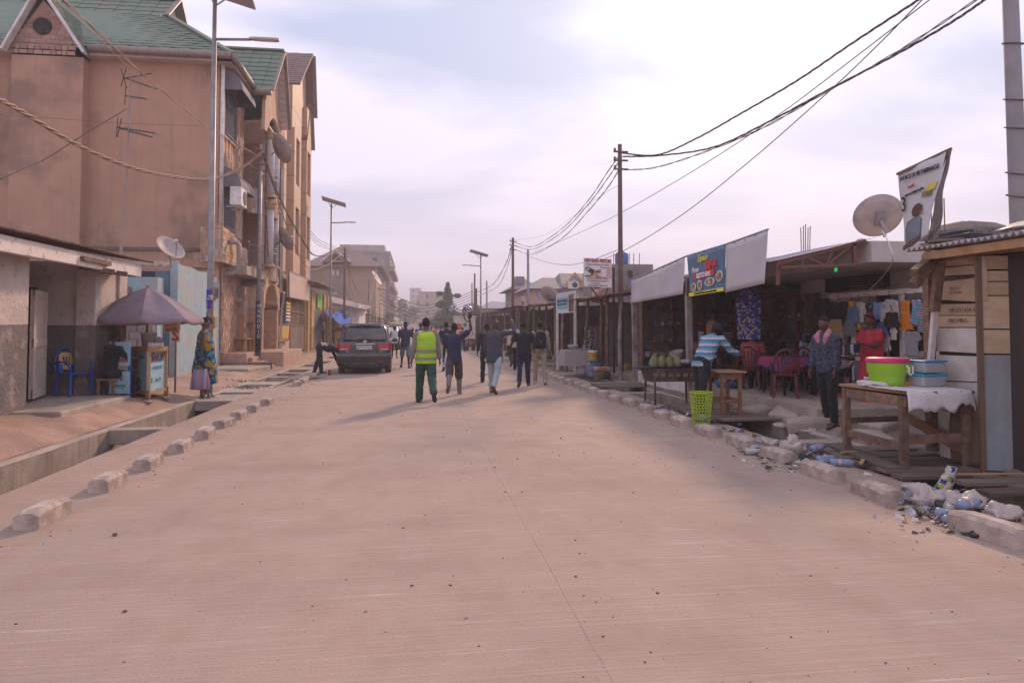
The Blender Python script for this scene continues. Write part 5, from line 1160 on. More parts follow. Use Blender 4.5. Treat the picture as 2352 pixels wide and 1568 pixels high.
# flapping church banner on the shack corner
BN=E('church_banner',PY(2095,580,9.4),'torn white church banner with a preacher portrait flapping above the shack roof','banner')
TL,TR,BL,BR=PY(2063,402,9.4),PY(2178,346,8.6),PY(2079,577,9.4),PY(2125,556,8.9)
PRINTW=M('banner_white',(.52,.50,.50),(.46,.44,.44),2,.6,.15,6)
MIDR=PY(2110,520,9.0)
def bnp(u,v):
 a=TL.lerp(BL,v);c=TR.lerp(PY(2130,540,8.8),v**.8);p=a.lerp(c,u);return p+V((.012*math.sin(u*9+v*4),.018*math.sin(v*7+u*3),.006*math.sin(u*14)))
b=MB();b.grid(16,20,bnp);b.build('cloth',PRINTW,BN,True,True,solid=.004)
b=MB();b.grid(5,14,lambda u,v: PY(2178,346,8.6).lerp(PY(2130,545,8.75),v).lerp(PY(2176,352,8.55).lerp(PY(2155,520,8.45),v)+V((.02,0,0)),u)+V((.02*math.sin(v*9),-.03*math.sin(u*3),0)));b.build('folded_back',M('banner_back',(.10,.085,.08),(.14,.12,.11),3,.7),BN,True,True,solid=.004)
MB().bar(TL+V((-.02,0,.01)),TR+V((.05,0,.03)),.03).build('top_batten',WOOD,BN,True);MB().bar(PY(2180,345,8.6),PY(2128,590,8.9),.045).build('pole',WOOD,BN,True)
def onb(u,v,s,size,mat,sx=.6,bold=.004):
 p=bnp(u,v);q=bnp(u+.08,v);d=bnp(u,v+.05);TXT(s,size,mat,BN,plane_mx(p+facing((q-p).cross(d-p).normalized(),p)*.03,q-p,p-d),sx=sx,bold=bold)
BK=M('print_black',(.03,.028,.03),rough=.7)
onb(.52,.10,'SOURCE DE VIE TABERNACLE',.075,BK,.62);onb(.12,.42,'3',.30,BK,.8);onb(.42,.30,'journées d’action de grâce',.05,BK,.6);onb(.70,.38,'N’IMI',.10,M('print_olive',(.2,.16,.05),rough=.7),.8);onb(.35,.21,'Special',.05,M('print_red',(.5,.05,.04),rough=.7),.9)
def flat_on(par,fn,pts,mat,name,off=.012):
 off=off*1.2
 q=[fn(u,v) for u,v in pts];n_=facing((q[1]-q[0]).cross(q[2]-q[0]).normalized(),q[0])
 b=MB();b.prism([p+n_*off for p in q],n_*.003);return b.build(name,mat,par,True)
circ=lambda cu,cv,ru,rv,n=12: [(cu+ru*math.cos(2*math.pi*i/n),cv+rv*math.sin(2*math.pi*i/n)) for i in range(n)]
flat_on(BN,bnp,[(.15,.93),(.12,.75),(.2,.66),(.42,.62),(.62,.66),(.72,.78),(.74,.93)],M('print_suit',(.16,.18,.2),rough=.7),'printed_suit',.014)
flat_on(BN,bnp,circ(.48,.55,.14,.085),M('print_skin',(.10,.06,.045),rough=.7),'printed_face',.016)
flat_on(BN,bnp,circ(.63,.60,.035,.02),M('print_mike',(.35,.12,.09),rough=.7),'printed_microphone',.02)
flat_on(BN,bnp,[(.02,.94),(.75,.90),(.75,.995),(.02,.995)],M('print_brown',(.12,.06,.05),rough=.7),'printed_band',.013)
flat_on(BN,bnp,[(.66,.27),(.92,.27),(.90,.35),(.66,.35)],M('print_yellow2',(.55,.45,.08),rough=.7),'printed_patch',.013)

# ================================================================== restaurant with canopy
RS=E('street_restaurant',(8,14,0),'open-fronted white restaurant with raised concrete floor and truss canopy','restaurant')
XFL=6.36;ZF=.3
b=MB();yy=[10.75+.25*i for i in range(40)]
b.prism([V((XFL+.05*noise.noise((y*1.3,0,5)),y,-.3)) for y in yy]+[V((9.6,yy[-1],-.3)),V((9.6,10.6,-.3))],V((0,0,.3+ZF)));fl=b.build('floor_slab',CONC,RS,True)
MB().box(XFL-.02,XFL+.1,15.9,20.3,-.1,ZF+.06).build('white_plinth',WHITE,RS,True)
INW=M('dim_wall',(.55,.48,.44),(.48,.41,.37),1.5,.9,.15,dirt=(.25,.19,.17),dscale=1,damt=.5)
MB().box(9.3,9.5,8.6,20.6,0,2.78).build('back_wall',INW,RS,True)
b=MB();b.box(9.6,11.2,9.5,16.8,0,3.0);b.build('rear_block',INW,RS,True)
MB().box(6.35,9.3,20.35,20.55,0,2.7).build('end_wall',M('stall_boards',(.24,.185,.155),(.16,.12,.105),3,.9,.2,var=.2),RS,True)
PLW=M('parapet_white',(.50,.44,.41),(.44,.38,.35),2.5,.85,.25,dirt=(.13,.11,.10),dscale=1.3,damt=.6,dlo=.55,dhi=.66)
yp=PX(2002,580,7.6).y
MB().box(7.6,11,yp,17.2,2.70,3.06).build('parapet_slab',PLW,RS,True,bev=.01)
MB().box(6.1,9.35,17.2,20.6,2.62,2.72).build('shade_roof',RUST,RS,True)
# vent window with louvres, red shopfront frames, flat panels painted as doorway gloom
q=[PX(1901,634,9.29),PX(2043,624,9.29),PX(2043,660,9.29),PX(1901,672,9.29)]
vw=MB().box(9.22,9.295,q[1].y,q[0].y,q[3].z,q[0].z).build('vent_window',DARK,RS,True)
for k in range(7): z=q[3].z+(q[0].z-q[3].z)*(k+.5)/7;MB().box(9.17,9.22,q[1].y+.05,q[0].y-1.0,z-.012,z+.012).build('louvre',WOOD,vw,True)
RED=M('red_frame',(.20,.06,.05),(.16,.05,.04),4,.6)
for (x0,x1,nm) in ((1838,1898,'doorway_shade_panel'),):
 MB().box(9.2,9.29,PX(x1,700,9.2).y,PX(x0,700,9.2).y,.3,2.25).build(nm,M('painted_gloom',(.11,.085,.075),(.07,.055,.05),2,.9),RS,True)
ya,yb=PX(1832,700,9.2).y,PX(1690,700,9.2).y
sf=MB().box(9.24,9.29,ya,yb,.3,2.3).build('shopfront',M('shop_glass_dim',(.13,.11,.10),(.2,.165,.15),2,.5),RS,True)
for t in (0,.34,.68,1): MB().box(9.16,9.25,ya+(yb-ya)*t-.05,ya+(yb-ya)*t+.05,.3,2.32).build('red_post',RED,sf,True)
MB().box(9.15,9.25,ya-.05,yb+.05,2.3,2.42).build('red_lintel',RED,sf,True)
b=MB();b.box(8.9,9.28,ya,yb,2.46,2.62);b.build('shutter_box',M('shutter_grey',(.12,.11,.11),rough=.6),RS,True)
MB().box(9.17,9.29,PX(2060,700,9.2).y-1.4,PX(2070,700,9.2).y+.75,.3,2.1).build('recess_shade_panel',MATS['painted_gloom'],RS,True)  # flat panel on the wall, shade of a recess put into its colour
# sheet canopy with red-brown truss
zc0,zc1=2.72,3.12
for k in range(3):
 y0=yp+.05+k*2.65;b=MB();b.grid(1,26,lambda u,v: V((5.98+1.75*u,y0+2.68*v,zc0+(zc1-zc0)*u+.018*math.sin(v*84))));b.build('canopy_sheet',M('bluegrey_sheet',(.22,.24,.33),(.26,.25,.3),2,.9,spec=.05,dirt=(.2,.12,.09),dscale=2,damt=.4),RS,True,solid=.005)
TRS=M('truss_red',(.17,.075,.055),(.13,.06,.045),5,.7)
def truss(y):
 A,B,C=V((5.98,y,zc0-.05)),V((7.55,y,zc1-.05)),V((7.35,y,2.66));b=MB()
 t=b.bar(A,B,.06).bar(V((5.98,y,2.60)),C,.05).bar(V((7.35,y,zc1-.1)),C,.06);D_=[A.lerp(B,s) for s in (.3,.62,.86)];Lw=[V((5.98,y,2.6)).lerp(C,s) for s in (.3,.62,.86)]
 b.bar(D_[0],Lw[0],.03).bar(D_[1],Lw[1],.035).bar(D_[0],Lw[1],.035).bar(Lw[1],D_[2],.035).bar(A,V((5.98,y,2.58)),.05).bar(V((5.98,y,2.6)),V((5.98,y+.02,2.3)),.05)
 b.build('truss',TRS,RS,True)
truss(yp+.1);truss(15.2);truss(17.0)
for y in (11.75,15.3,19.3):
 if y < 12: continue
 MB().bar((6.05,y,-.1),(6.02,y,2.75),.12,.12).build('post',M('painted_post',(.36,.31,.29),(.2,.15,.13),3,.85,.3,dirt=(.1,.08,.07),dscale=2,damt=.6),RS,True)
lb=PX(1920,618,7.5);o=E('light_bulb',lb,'small green light bulb hanging under the red truss','light bulb');MB().tube([lb+V((0,0,.0)),lb+V((0,0,.30))],.006,5).build('flex',CABLE,o,True);MB().lathe([(.0,-.05),(.02,-.045),(.03,-.02),(.028,.005),(.015,.03)],10,lb).build('globe',M('green_bulb',(.02,.5,.12),emit=.6),o,True,True);MB().cyl(lb+V((0,0,.03)),lb+V((0,0,.08)),.017,n=8).build('socket',BLACKM,o,True)
# roof dish, rubble and rebar behind
dish(PX(2020,501,9.0),.46,(.25,.75,.55),'large round satellite dish on the restaurant parapet, seen from behind',foot=PX(2032,545,9.0))
rb=E('roof_rebar',PY(1850,560,20),'cluster of bare reinforcing rods sticking up behind the restaurant roof','rebar')
for k,dx in enumerate((-9,-4,0,5,9)): a=PY(1850+dx,600,20);c=PY(1850+dx+(k-2),515-4*(k % 3)+8,20);MB().cyl(a,c,.014,n=5).build('rod',RUST,rb,True)
rb2=E('roof_rebar',PY(2150,560,14),'thin reinforcing rods rising between the church banner and the gravel heap','rebar')
for px,py in ((2138,470),(2152,440),(2156,452),(2168,455)): a,c=PY(px+3,565,14),PY(px,py,14);MB().cyl(a,c,.013,n=5).build('rod',RUST,rb2,True)
rk=E('roof_rock',PY(1978,545,13),'grey stone block lying on the restaurant parapet','rock');b=MB();c=PY(1978,540,12.5);b.ball((0,0,.08),(.16,.14,.14),8,6);o=b.build('stone',CONC,rk);rk.location=(c.x,c.y,3.06)
wire('white_cable','white cable drooping from the roof dish over the parapet',[(2026,530,11.6),(2042,560,11.0),(2050,595,10.9),(2035,625,11.5),(2008,655,12.2),(1985,675,12.6)],.009,WHITE)

# ------------------------------------------------------------------ white sheets and the printed menu banner on the street edge
SHT=M('white_tarp',(.50,.465,.46),(.45,.415,.415),1.2,.7,.12,8,dirt=(.36,.36,.43),dscale=1.6,damt=.5)
def sheet_piece(name,label,cat,pts,mat,nx=14,ny=8,amp=.02):
 q=[PX(x,y,5.93) for x,y in pts];o=E(name,(q[3]+q[2])/2,label,cat)
 f=lambda u,v: q[0].lerp(q[1],u).lerp(q[3].lerp(q[2],u),v)+V((amp*math.sin(u*8+v*2)*math.sin(math.pi*v*.9+.3)-.03*v,0,-.02*math.sin(math.pi*u)*(1-v)))
 b=MB();b.grid(nx,ny,f);b.build('cloth',mat,o,True,True,solid=.004)
 n=max(2,int((q[1]-q[0]).length/.4))
 for k in range(n+1):
  p=f(k/n,.02);MB().ball(p+V((-.02,0,0)),.012,6,4).build('eyelet',BLACKM,o,True)
 return o,f
sheet_piece('white_sheet','long blank white sheet hanging at the far end of the restaurant front','sheet',[(1450,645),(1572,591),(1572,675),(1450,697)],SHT)
sheet_piece('white_sheet','blank white sheet hanging at the near end beside the printed banner','sheet',[(1668,562),(1763,528),(1760,651),(1668,672)],SHT,14,8,.012)
BNR,bf=sheet_piece('restaurant_banner','blue printed RESTO BAR banner with dish photos between the white sheets','banner',[(1578,587),(1667,560),(1668,668),(1588,681)],M('banner_blue',(.07,.135,.22),(.10,.17,.26),1.5,.55,.15,6),14,10,.005)
def onban(u,v,s,size,mat,sx=.9,shear=0.,bold=0.):
 p=bf(u,v);q=bf(u+.05,v);d=bf(u,v+.04);m=plane_mx(p,q-p,p-d);m.translation=p+V((-.03,0,0));TXT(s,size,mat,BNR,m,sx=sx,shear=shear,bold=bold,ext=.004)
def fl_ban(pts,mat,name,off=.022):
 b=MB();b.prism([bf(u,v)+V((-off,0,0)) for u,v in pts],V((-.004,0,0)));return b.build(name,mat,BNR,True)
W_=M('print_white',(.8,.8,.8),rough=.6);Y_=M('print_lemon',(.75,.6,.05),rough=.6);RD=M('print_scarlet',(.55,.04,.05),rough=.6)
fl_ban([(.18,.50),(.75,.47),(.75,.60),(.18,.63)],RD,'red_strip');fl_ban([(.0,.92),(1,.92),(1,1),(0,1)],Y_,'yellow_strip')
onban(.46,.15,'Espace',.19,Y_,1.0,.35,.002);onban(.24,.40,'Maman',.17,W_,.85,.35);onban(.67,.36,'SIFA',.25,RD,1.15,0,.01);onban(.47,.555,'RESTO BAR',.145,W_,.95,.1,.004)
onban(.5,.96,'Av. Kabinda N.24 C/Kinshasa Croisement Plateau Kabinda',.062,BK,.78)
for (cu,cv,ru,rv) in ((.16,.80,.085,.10),(.35,.77,.07,.12),(.63,.74,.13,.10),(.88,.66,.09,.12)):
 fl_ban(circ(cu,cv,ru,rv),W_,'plate_rim',.024);fl_ban(circ(cu,cv,ru*.82,rv*.82),cells('dish_print',[(.45,.3,.12),(.3,.15,.06),(.55,.45,.3),(.2,.14,.05)],14),'plate_food',.030)
MB().tube([PX(1450,644,5.95),PX(1575,589,5.95),PX(1668,561,5.95),PX(1764,527,5.95)],.02,6).build('top_rail',STEEL,BNR,True)

# ================================================================== market stalls further along the right side
def stall(label,y0,y1,X0,zr,back,roofm,posts,seed=0,floor=.2,wallm=None,shelves=True,n_sheet=3,overh=.45):
 r=random.Random(seed);o=E('market_stall',((X0+back)/2,(y0+y1)/2,0),label,'stall','market stalls on the right')
 MB().box(X0+.25,back+.2,y0,y1-.02,-.3,floor).build('floor',CONC,o,True,bev=.02)
 wm=wallm or M('stall_boards',(.24,.185,.155),(.16,.12,.105),3,.9,.2,var=.2)
 n=max(2,int((y1-y0)/.35))
 for k in range(n): a,c=y0+(y1-y0)*k/n,y0+(y1-y0)*(k+.95)/n;MB().box(back,back+.04+.02*(k % 2),a,c,floor,zr-.05).build('back_board',wm,o,True)
 for side in (y1-.05,): MB().box(X0+.7,back,side,side+.04,floor,zr-.1).build('side_wall',wm,o,True)
 corrugated(X0-overh,back+.3,y0-.05,y1+.02,lambda x,y: zr+.10*(x-X0)+.05*noise.noise((y*.7,x,seed)),o,roofm,n_sheet,wave=.12,amp=.025)
 for (x,y) in posts: MB().tube([(x,y,-.1),(x+r.uniform(-.04,.04),y,1.3),(x+r.uniform(-.06,.06),y,zr)],[.07,.06,.05],7).build('post',WOOD if r.random() < .6 else M('stained_post',(.33,.27,.25),(.17,.13,.12),3,.9,.3),o,True)
 MB().bar((X0,y0,zr-.06),(X0,y1,zr-.02),.08).build('front_beam',WOOD,o,True)
 if shelves:
  for z in (.9,1.4,1.9):
   MB().box(back-.4,back,y0+.2,y1-.2,z,z+.03).build('shelf',WOOD,o,True)
 return o
stall('painter stall with rusty sheet roof behind the timber utility pole',20.7,25.2,6.1,2.62,8.6,RUST,[(6.1,20.9),(6.0,22.0),(6.15,23.4),(6.1,25.1)],1)
stall('dress boutique stall with white posts and flat zinc canopy',25.4,30.5,5.95,2.65,8.4,ZINC,[(5.9,26.0),(5.9,28.4),(5.95,30.2)],2)
stall('brown board stall with dish on its roof past the boutique',30.8,36,6.2,2.7,8.6,ZINC,[(6.15,31),(6.15,33.5),(6.2,35.8)],3,wallm=M('stall_brown',(.2,.12,.08),(.16,.095,.065),3,.9,var=.2))
stall('green and yellow painted stall with crooked awning',36.2,42.5,6.2,2.75,8.8,RUST,[(6.1,36.4),(6.15,39),(6.1,42.2)],4,wallm=M('stall_green',(.09,.13,.08),(.2,.17,.07),.8,.9,var=.2))
stall('long dark stall of open shelving under rusty sheets',43,52,6.2,2.9,9,RUST,[(6.1,43.2),(6.1,46),(6.15,49),(6.1,51.8)],5,n_sheet=5)
stall('stall with lopsided overlapping roof sheets before the far lamp',52.5,61,6.0,2.7,9,RUST,[(6.0,52.8),(6.0,56.5),(6.0,60.5)],6,n_sheet=5)
stall('low shadowed stall beyond the right-hand lamp',62,74,6.0,2.9,9,ZINC,[(6.0,62.5),(6.0,68),(6.0,73.5)],7,n_sheet=5,overh=1.0)
stall('farthest stall roof on the right beneath the broad tree',75,98,5.8,3.0,9,RUST,[(5.8,76),(5.8,86),(5.8,97)],8,n_sheet=6,overh=.8)

# ---- painted paint-shop sign
PS=E('paint_shop_sign',PY(1375,690,21.6),'hand-painted white NEW ISRAEL PEINTURE board on an iron post','sign')
q=[PY(1341,592,21.6),PY(1405,595,21.6),PY(1405,661,21.6),PY(1341,657,21.6)]
MB().prism(q,V((0,.03,0))).build('board',M('sign_white',(.62,.58,.56),(.56,.52,.5),2,.6),PS,True)
pu=PY(1409,614,21.65);MB().bar((pu.x,21.65,.2),(pu.x,21.65,pu.z),.06).build('post',BLACKM,PS,True)
for a,c in (((1357,660),(1380,690)),((1398,660),(1385,685))): MB().bar(PY(*a,21.66),PY(*c,22.0),.03).build('stay',BLACKM,PS,True)
SW=(q[1]-q[0]).length;SHh=q[0].z-q[3].z
def pst(u,v,s,size,mat,sx=.9,al='CENTER',shear=.12,bold=0.):
 p=q[0].lerp(q[1],u).lerp(q[3].lerp(q[2],u),v);TXT(s,size*SHh,mat,PS,plane_mx(p+V((0,-.006,0)),q[1]-q[0],(0,0,1)),align=al,sx=sx,shear=shear,bold=bold)
RDP=M('paint_red',(.42,.05,.04),rough=.7);BKP=M('paint_dark',(.06,.05,.055),rough=.7)
pst(.5,.085,'NEW ISRAEL PEINTURE',.155,RDP,.60,'CENTER',0,.006);pst(.5,.215,'Vente de Peinture et Achat',.105,BKP,.70)
for k,s in enumerate(('PRoduit-titane','-tylose','-Calcilu','-Resine','-Colle AC. PM')): pst(.98,.31+.085*k,s,.09,RDP,.75,'RIGHT')
pst(.5,.70,'et Autres PRoduit Celluto',.10,RDP,.72);pst(.5,.785,'AV: Kabinda/Ecole Locale 72',.095,BKP,.70);pst(.40,.87,'C/ Kinshasa',.10,RDP,.8);pst(.5,.95,'tel: 0896422069. 0999934728',.075,BKP,.78)
def psq(pts,mat,name,off=.008):
 b=MB();b.prism([q[0].lerp(q[1],u).lerp(q[3].lerp(q[2],u),v)+V((0,-off,0)) for u,v in pts],V((0,-.002,0)));b.build(name,mat,PS,True)
psq([(.03,.38),(.12,.29),(.40,.42),(.30,.57)],BKP,'painted_tin');psq([(.07,.385),(.13,.325),(.22,.37),(.15,.44)],M('paint_grey',(.4,.38,.38),rough=.7),'tin_shine',.011)
for k,m in enumerate((RDP,BKP,M('paint_yellow',(.55,.35,.06),rough=.7),RDP,BKP)):
 t=.40+.055*k;psq([(.33,.52),(.45,t+.01),(.60,t-.02 if k < 3 else t+.05),(.62,t+.01 if k < 3 else t+.07),(.47,t+.045)],m,'paint_stroke',.010+.002*k)
psq([(.02,.63),(.33,.56),(.36,.60),(.04,.67)],BKP,'paint_stroke',.012);psq([(.1,.66),(.36,.59),(.5,.62),(.2,.67)],MATS['paint_yellow'],'paint_stroke',.014)
# ---- boutique sign
MS=E('boutique_sign',PY(1300,720,26.2),'white and teal boutique sign with pictures of tall figures on the canopy edge','sign')
q2=[PY(1277,675,26.6),PY(1321,667,25.4),PY(1322,717,25.4),PY(1279,720,26.6)]
nrm2=(q2[1]-q2[0]).cross(q2[3]-q2[0]).normalized();nrm2=nrm2 if nrm2.y < 0 else -nrm2
MB().prism(q2,-nrm2*.04).build('board',M('sign_pale',(.5,.55,.56),(.55,.57,.56),2,.5),MS,True)
def m2(pts,mat,name,off=.005): b=MB();b.prism([q2[0].lerp(q2[1],u).lerp(q2[3].lerp(q2[2],u),v)+nrm2*off for u,v in pts],nrm2*.003);b.build(name,mat,MS,True)
m2([(.0,.22),(.62,.22),(.62,.80),(0,.80)],M('print_teal',(.22,.42,.42),rough=.6),'teal_panel');m2([(.04,.52),(.58,.50),(.58,.60),(.04,.62)],M('print_blue2',(.05,.13,.3),rough=.6),'blue_strip',.009)
for k,c in enumerate(((.2,.09,.06),(.1,.06,.05),(.45,.16,.05),(.12,.1,.12),(.3,.2,.15))): m2([(.66+.06*k,.95),(.67+.06*k,.2+.04*(k % 2)),(.70+.06*k,.1),(.72+.06*k,.2),(.72+.06*k,.95)],M(f'print_fig{k}',c,rough=.6),'printed_figure',.008+.001*k)
p=q2[0].lerp(q2[1],.31).lerp(q2[3].lerp(q2[2],.31),.40);TXT('MIREWA BUSINESS',.13,M('print_navy',(.04,.05,.16),rough=.6),MS,plane_mx(p+nrm2*.012,q2[1]-q2[0],(0,0,1)),sx=.62,bold=.004)
for u in (.02,.97): p=q2[3].lerp(q2[2],u);MB().bar((p.x,p.y,0),(p.x,p.y,p.z+.6),.08).build('post',WHITE,MS,True)
# ---- torn cloth poster behind the paint sign, small banners further on
for i,(pts,d,lab,cols) in enumerate(((((1363,660),(1392,660),(1390,697),(1358,694)),24,'faded peach cloth poster hanging below the paint sign',[(.55,.38,.28),(.4,.25,.2),(.6,.48,.38)]),(((1190,678),(1203,676),(1212,700),(1204,712)),39,'twisted pale banner dangling from the stall roofs',[(.5,.42,.36),(.28,.15,.12),(.55,.48,.42)]),(((1162,702),(1175,700),(1177,718),(1164,720)),50,'small pastel poster on the far stall front',[(.5,.35,.28),(.4,.42,.4),(.55,.5,.45)]))):
 qq=[PY(x,y,d) for x,y in pts];o=E('hanging_poster',qq[3],lab,'poster');b=MB();b.grid(6,8,lambda u,v: qq[0].lerp(qq[1],u).lerp(qq[3].lerp(qq[2],u),v)+V((0,.06*math.sin(u*6+v*5),0)));b.build('cloth',cells(f'poster_cells{i}',cols,3),o,True,True,solid=.01);MB().bar(qq[0],qq[1],.05).build('batten',WOOD,o,True)
# ================================================================== people
SKIN=[M('skin_deep',(.055,.030,.021),(.068,.038,.026),8,.55,.08,60,spec=.35),M('skin_brown',(.095,.052,.034),(.11,.06,.04),8,.55,.08,60,spec=.35),M('skin_warm',(.075,.041,.028),(.09,.05,.033),8,.55,.08,60,spec=.35)]
HAIR=M('black_hair',(.012,.010,.010),(.022,.017,.015),40,.9,.6,120)
EYE=[M('eye_white',(.3,.26,.23),rough=.5),M('eye_dark',(.01,.008,.007),rough=.2)]
def cloth(name,c,c2=None,scale=5,dirt=None,damt=.4): return M('cloth_'+name,c,c2 or tuple(x*.8 for x in c),scale,.9,.25,26,dirt=dirt,dscale=5,damt=damt,sheen=.1)
WR=bpy.data.textures.new('cloth_folds','CLOUDS');WR.noise_scale=.085;WR.noise_depth=2
def soft(o,voxel,folds=0.,it=4):
 m=o.modifiers.new('fuse','REMESH');m.mode='VOXEL';m.voxel_size=voxel;m.use_smooth_shade=True
 if folds:
  d=o.modifiers.new('folds','DISPLACE');d.texture=WR;d.strength=folds;d.mid_level=.5;d.texture_coords='LOCAL'
 s=o.modifiers.new('soft','SMOOTH');s.factor=.5;s.iterations=it
 return o
def limb(mb,pts,rad,n=10):
 """closed tapered limb with rounded ends"""
 pts=[V(p) for p in pts];d0=(pts[0]-pts[1]).normalized();d1=(pts[-1]-pts[-2]).normalized()
 P=[pts[0]+d0*rad[0]*.8,pts[0]+d0*rad[0]*.45]+pts+[pts[-1]+d1*rad[-1]*.45,pts[-1]+d1*rad[-1]*.8];Rr=[rad[0]*.35,rad[0]*.8]+list(rad)+[rad[-1]*.8,rad[-1]*.35]
 mb.tube(P,Rr,n)
def ell(c,rx,ry,ax,ay,n=16): return [c+ax*(rx*math.cos(2*math.pi*i/n))+ay*(ry*math.sin(2*math.pi*i/n)) for i in range(n)]
def hand(mb,w,d,palm_n,side,s=1.,curl=.6,point=False):
 """palm, four unequal bent fingers and a thumb leaving the side of the palm"""
 d=V(d).normalized();pn=V(palm_n);pn=(pn-d*pn.dot(d)).normalized();x=d.cross(pn)*side
 c0=w+d*.012*s;rs=[]
 for t,ww,hh in ((0,.026,.019),(.03,.036,.018),(.07,.041,.016),(.088,.038,.013)):
  rs.append(ell(c0+d*t*s,ww*s,hh*s,x,pn,10))
 mb.rings(rs)
 for k,ln in enumerate((.068,.078,.072,.056)):
  b0=c0+d*.082*s+x*((k-1.5)*-.019*s);cu=0.06 if (point and k == 0) else curl;p=b0;a=0;pts=[p-d*.012*s]
  pts.append(p)
  for seg in (.45,.32,.26):
   a += cu*.7;p=p+(d*math.cos(a)+pn*math.sin(a))*ln*seg*s;pts.append(p)
  mb.tube(pts,[.0088*s,.0088*s,.0082*s,.0075*s,.005*s],6)
 tb=c0+d*.02*s+x*.030*s;td=(d*.7+x*.55+pn*.45).normalized()
 mb.tube([tb-td*.01,tb+td*.03*s,tb+td*.052*s+pn*.004,tb+(td*.07+d*.006)*s+pn*.012*s],[.013*s,.0105*s,.0095*s,.006*s],6)
def head_pt(u,th,s=1.,grow=0.):
 """skull surface: u = polar angle from crown, th = azimuth (0 = +x right, 90 deg = +y face)"""
 ax,ay,az=.077,.098,.122;z=math.cos(u);r=math.sin(u);x,y=r*math.cos(th),r*math.sin(th)
 jaw=max(0,-z)
 p=V((x*ax*(1-.30*jaw),y*ay*(1-.10*jaw)+(.014*jaw if y > 0 else .022*jaw),z*az))
 if y > 0:
  p.y += .010*math.exp(-((z+.02)/.22)**2)*max(0,y)**2*0
  p.y -= .007*math.exp(-((z-.12)/.10)**2)*math.exp(-((abs(x)-.42)/.22)**2)
  p.y += .024*math.exp(-((z+.22)/.14)**2)*math.exp(-(x/.16)**2)
  p.y += .010*math.exp(-((z+.55)/.08)**2)*math.exp(-(x/.28)**2)
  p.y += .006*math.exp(-((z-.28)/.09)**2)*math.exp(-(x/.6)**2)
 n=p.normalized();return (p+n*grow)*s
def person(label,loc,rz,Ht=1.72,skin=0,legs=((12,8),(-14,22)),arms=None,lean=0.,head=(0,0),top=('tee',None),bottom=('trousers',None),shoes=('shoe',None),hair='short',group=None,stout=1.,sit=None,palm=None,curl=.6,far=False,drop=True,loosen=1.,sidelean=0.,point=(False,False),widehip=1.):
 """local frame: +y faces forward, +x is the person's right; legs = (hip flex, knee flex, abduct) in degrees, arms = (upper dir, fore dir)"""
 k=Ht/1.75;sk=SKIN[skin];o=E('person',loc,label,'person',group,rz)
 arms=arms or (((-.16,.02,-1),(-.1,.22,-1)),((.16,.02,-1),(.1,.22,-1)))
 vb=.02 if far else .0125;vc=.024 if far else .017
 # ---- joints (pelvis at origin, shifted later)
 hipx=.092*k*widehip;J={};feet=[]
 for i,sx in ((0,-1),(1,1)):
  L_=legs[i];a,kn=R(L_[0]),R(L_[1]);ab=R(L_[2]) if len(L_) > 2 else R(3);rotl=R(L_[3]) if len(L_) > 3 else 0
  h=V((sx*hipx,0,0));td=V((sx*math.sin(ab),math.sin(a),-math.cos(a))).normalized();knee=h+td*.43*k
  sd=V((sx*math.sin(ab)*.6,math.sin(a-kn),-math.cos(a-kn))).normalized();ank=knee+sd*.42*k
  fp=L_[4] if len(L_) > 4 else (a-kn)*.9 if a-kn < 0 else (a-kn)*.6
  fd=V((sx*.16+math.sin(rotl),math.cos(fp),math.sin(fp))).normalized();fdn=V((0,math.sin(fp),-math.cos(fp))).normalized()
  J[i]=(h,knee,ank,fd,fdn);heel=ank+fdn*.075*k-fd*.05*k;toe=ank+fdn*.075*k+fd*.19*k;feet += [heel.z,toe.z]
 if sit is not None: dz=sit
 else: dz=-min(feet)+.012
 P0=V((0,0,dz))
 ln=R(lean);sp=lambda h,y=0.: P0+V((sidelean*h*k,math.sin(ln)*h*k+math.cos(ln)*y*k,math.cos(ln)*h*k-math.sin(ln)*y*k))
 axx,axy=V((1,0,0)),V((0,math.cos(ln),-math.sin(ln)));up=V((0,math.sin(ln),math.cos(ln)))
 pel_x,pel_y=V((1,0,0)),V((0,math.cos(ln*.3),-math.sin(ln*.3)))
 def tor(lst,n=16):
  out=[]
  for h,rx,ry,cy in lst:
   w=max(0,min(1,h/.25));ay=(pel_y.lerp(axy,w)).normalized();c=sp(h,cy) if h > 0 else P0+V((0,cy*k,h*k))
   out.append(ell(c,rx*k*stout,ry*k*stout,axx,ay,n))
  return out
 S=[sp(.50)+axx*(-.185*k*stout),sp(.50)+axx*(.185*k*stout)]
 A=[]
 for i in (0,1):
  ud,fd=V(arms[i][0]).normalized(),V(arms[i][1]).normalized();el=S[i]+ud*.285*k;wr=el+fd*.255*k;A.append((S[i],el,wr,ud,fd))
 # ---- body: one continuous surface
 b=MB()
 b.rings(tor([(-.10,.11,.09,0),(-.02,.145,.10,0),(.06,.14,.098,0),(.17,.128,.092,.0),(.30,.145,.105,.005),(.42,.16,.108,0),(.49,.165,.088,-.005),(.535,.10,.07,-.005),(.56,.055,.055,0)]))
 nk0,nk1=sp(.52,.0),sp(.63,.02);limb(b,[nk0,nk1],[.058*k,.054*k])
 hy,hp=R(head[0]),R(head[1]);HM=Matrix.Translation(sp(.705,.03)) @ Matrix.Rotation(-hy,4,'Z') @ Matrix.Rotation(-ln*.4-hp,4,'X')
 nu,nth=14,18;rs=[[HM @ head_pt(math.pi*(i+.15)/(nu+.3),2*math.pi*j/nth,k) for j in range(nth)] for i in range(nu+1)];b.rings(rs)
 for sx in (-1,1): b.ball(HM @ V((sx*.078*k,-.005*k,-.01*k)),V((.012,.022,.034))*k,8,6,HM.to_3x3())
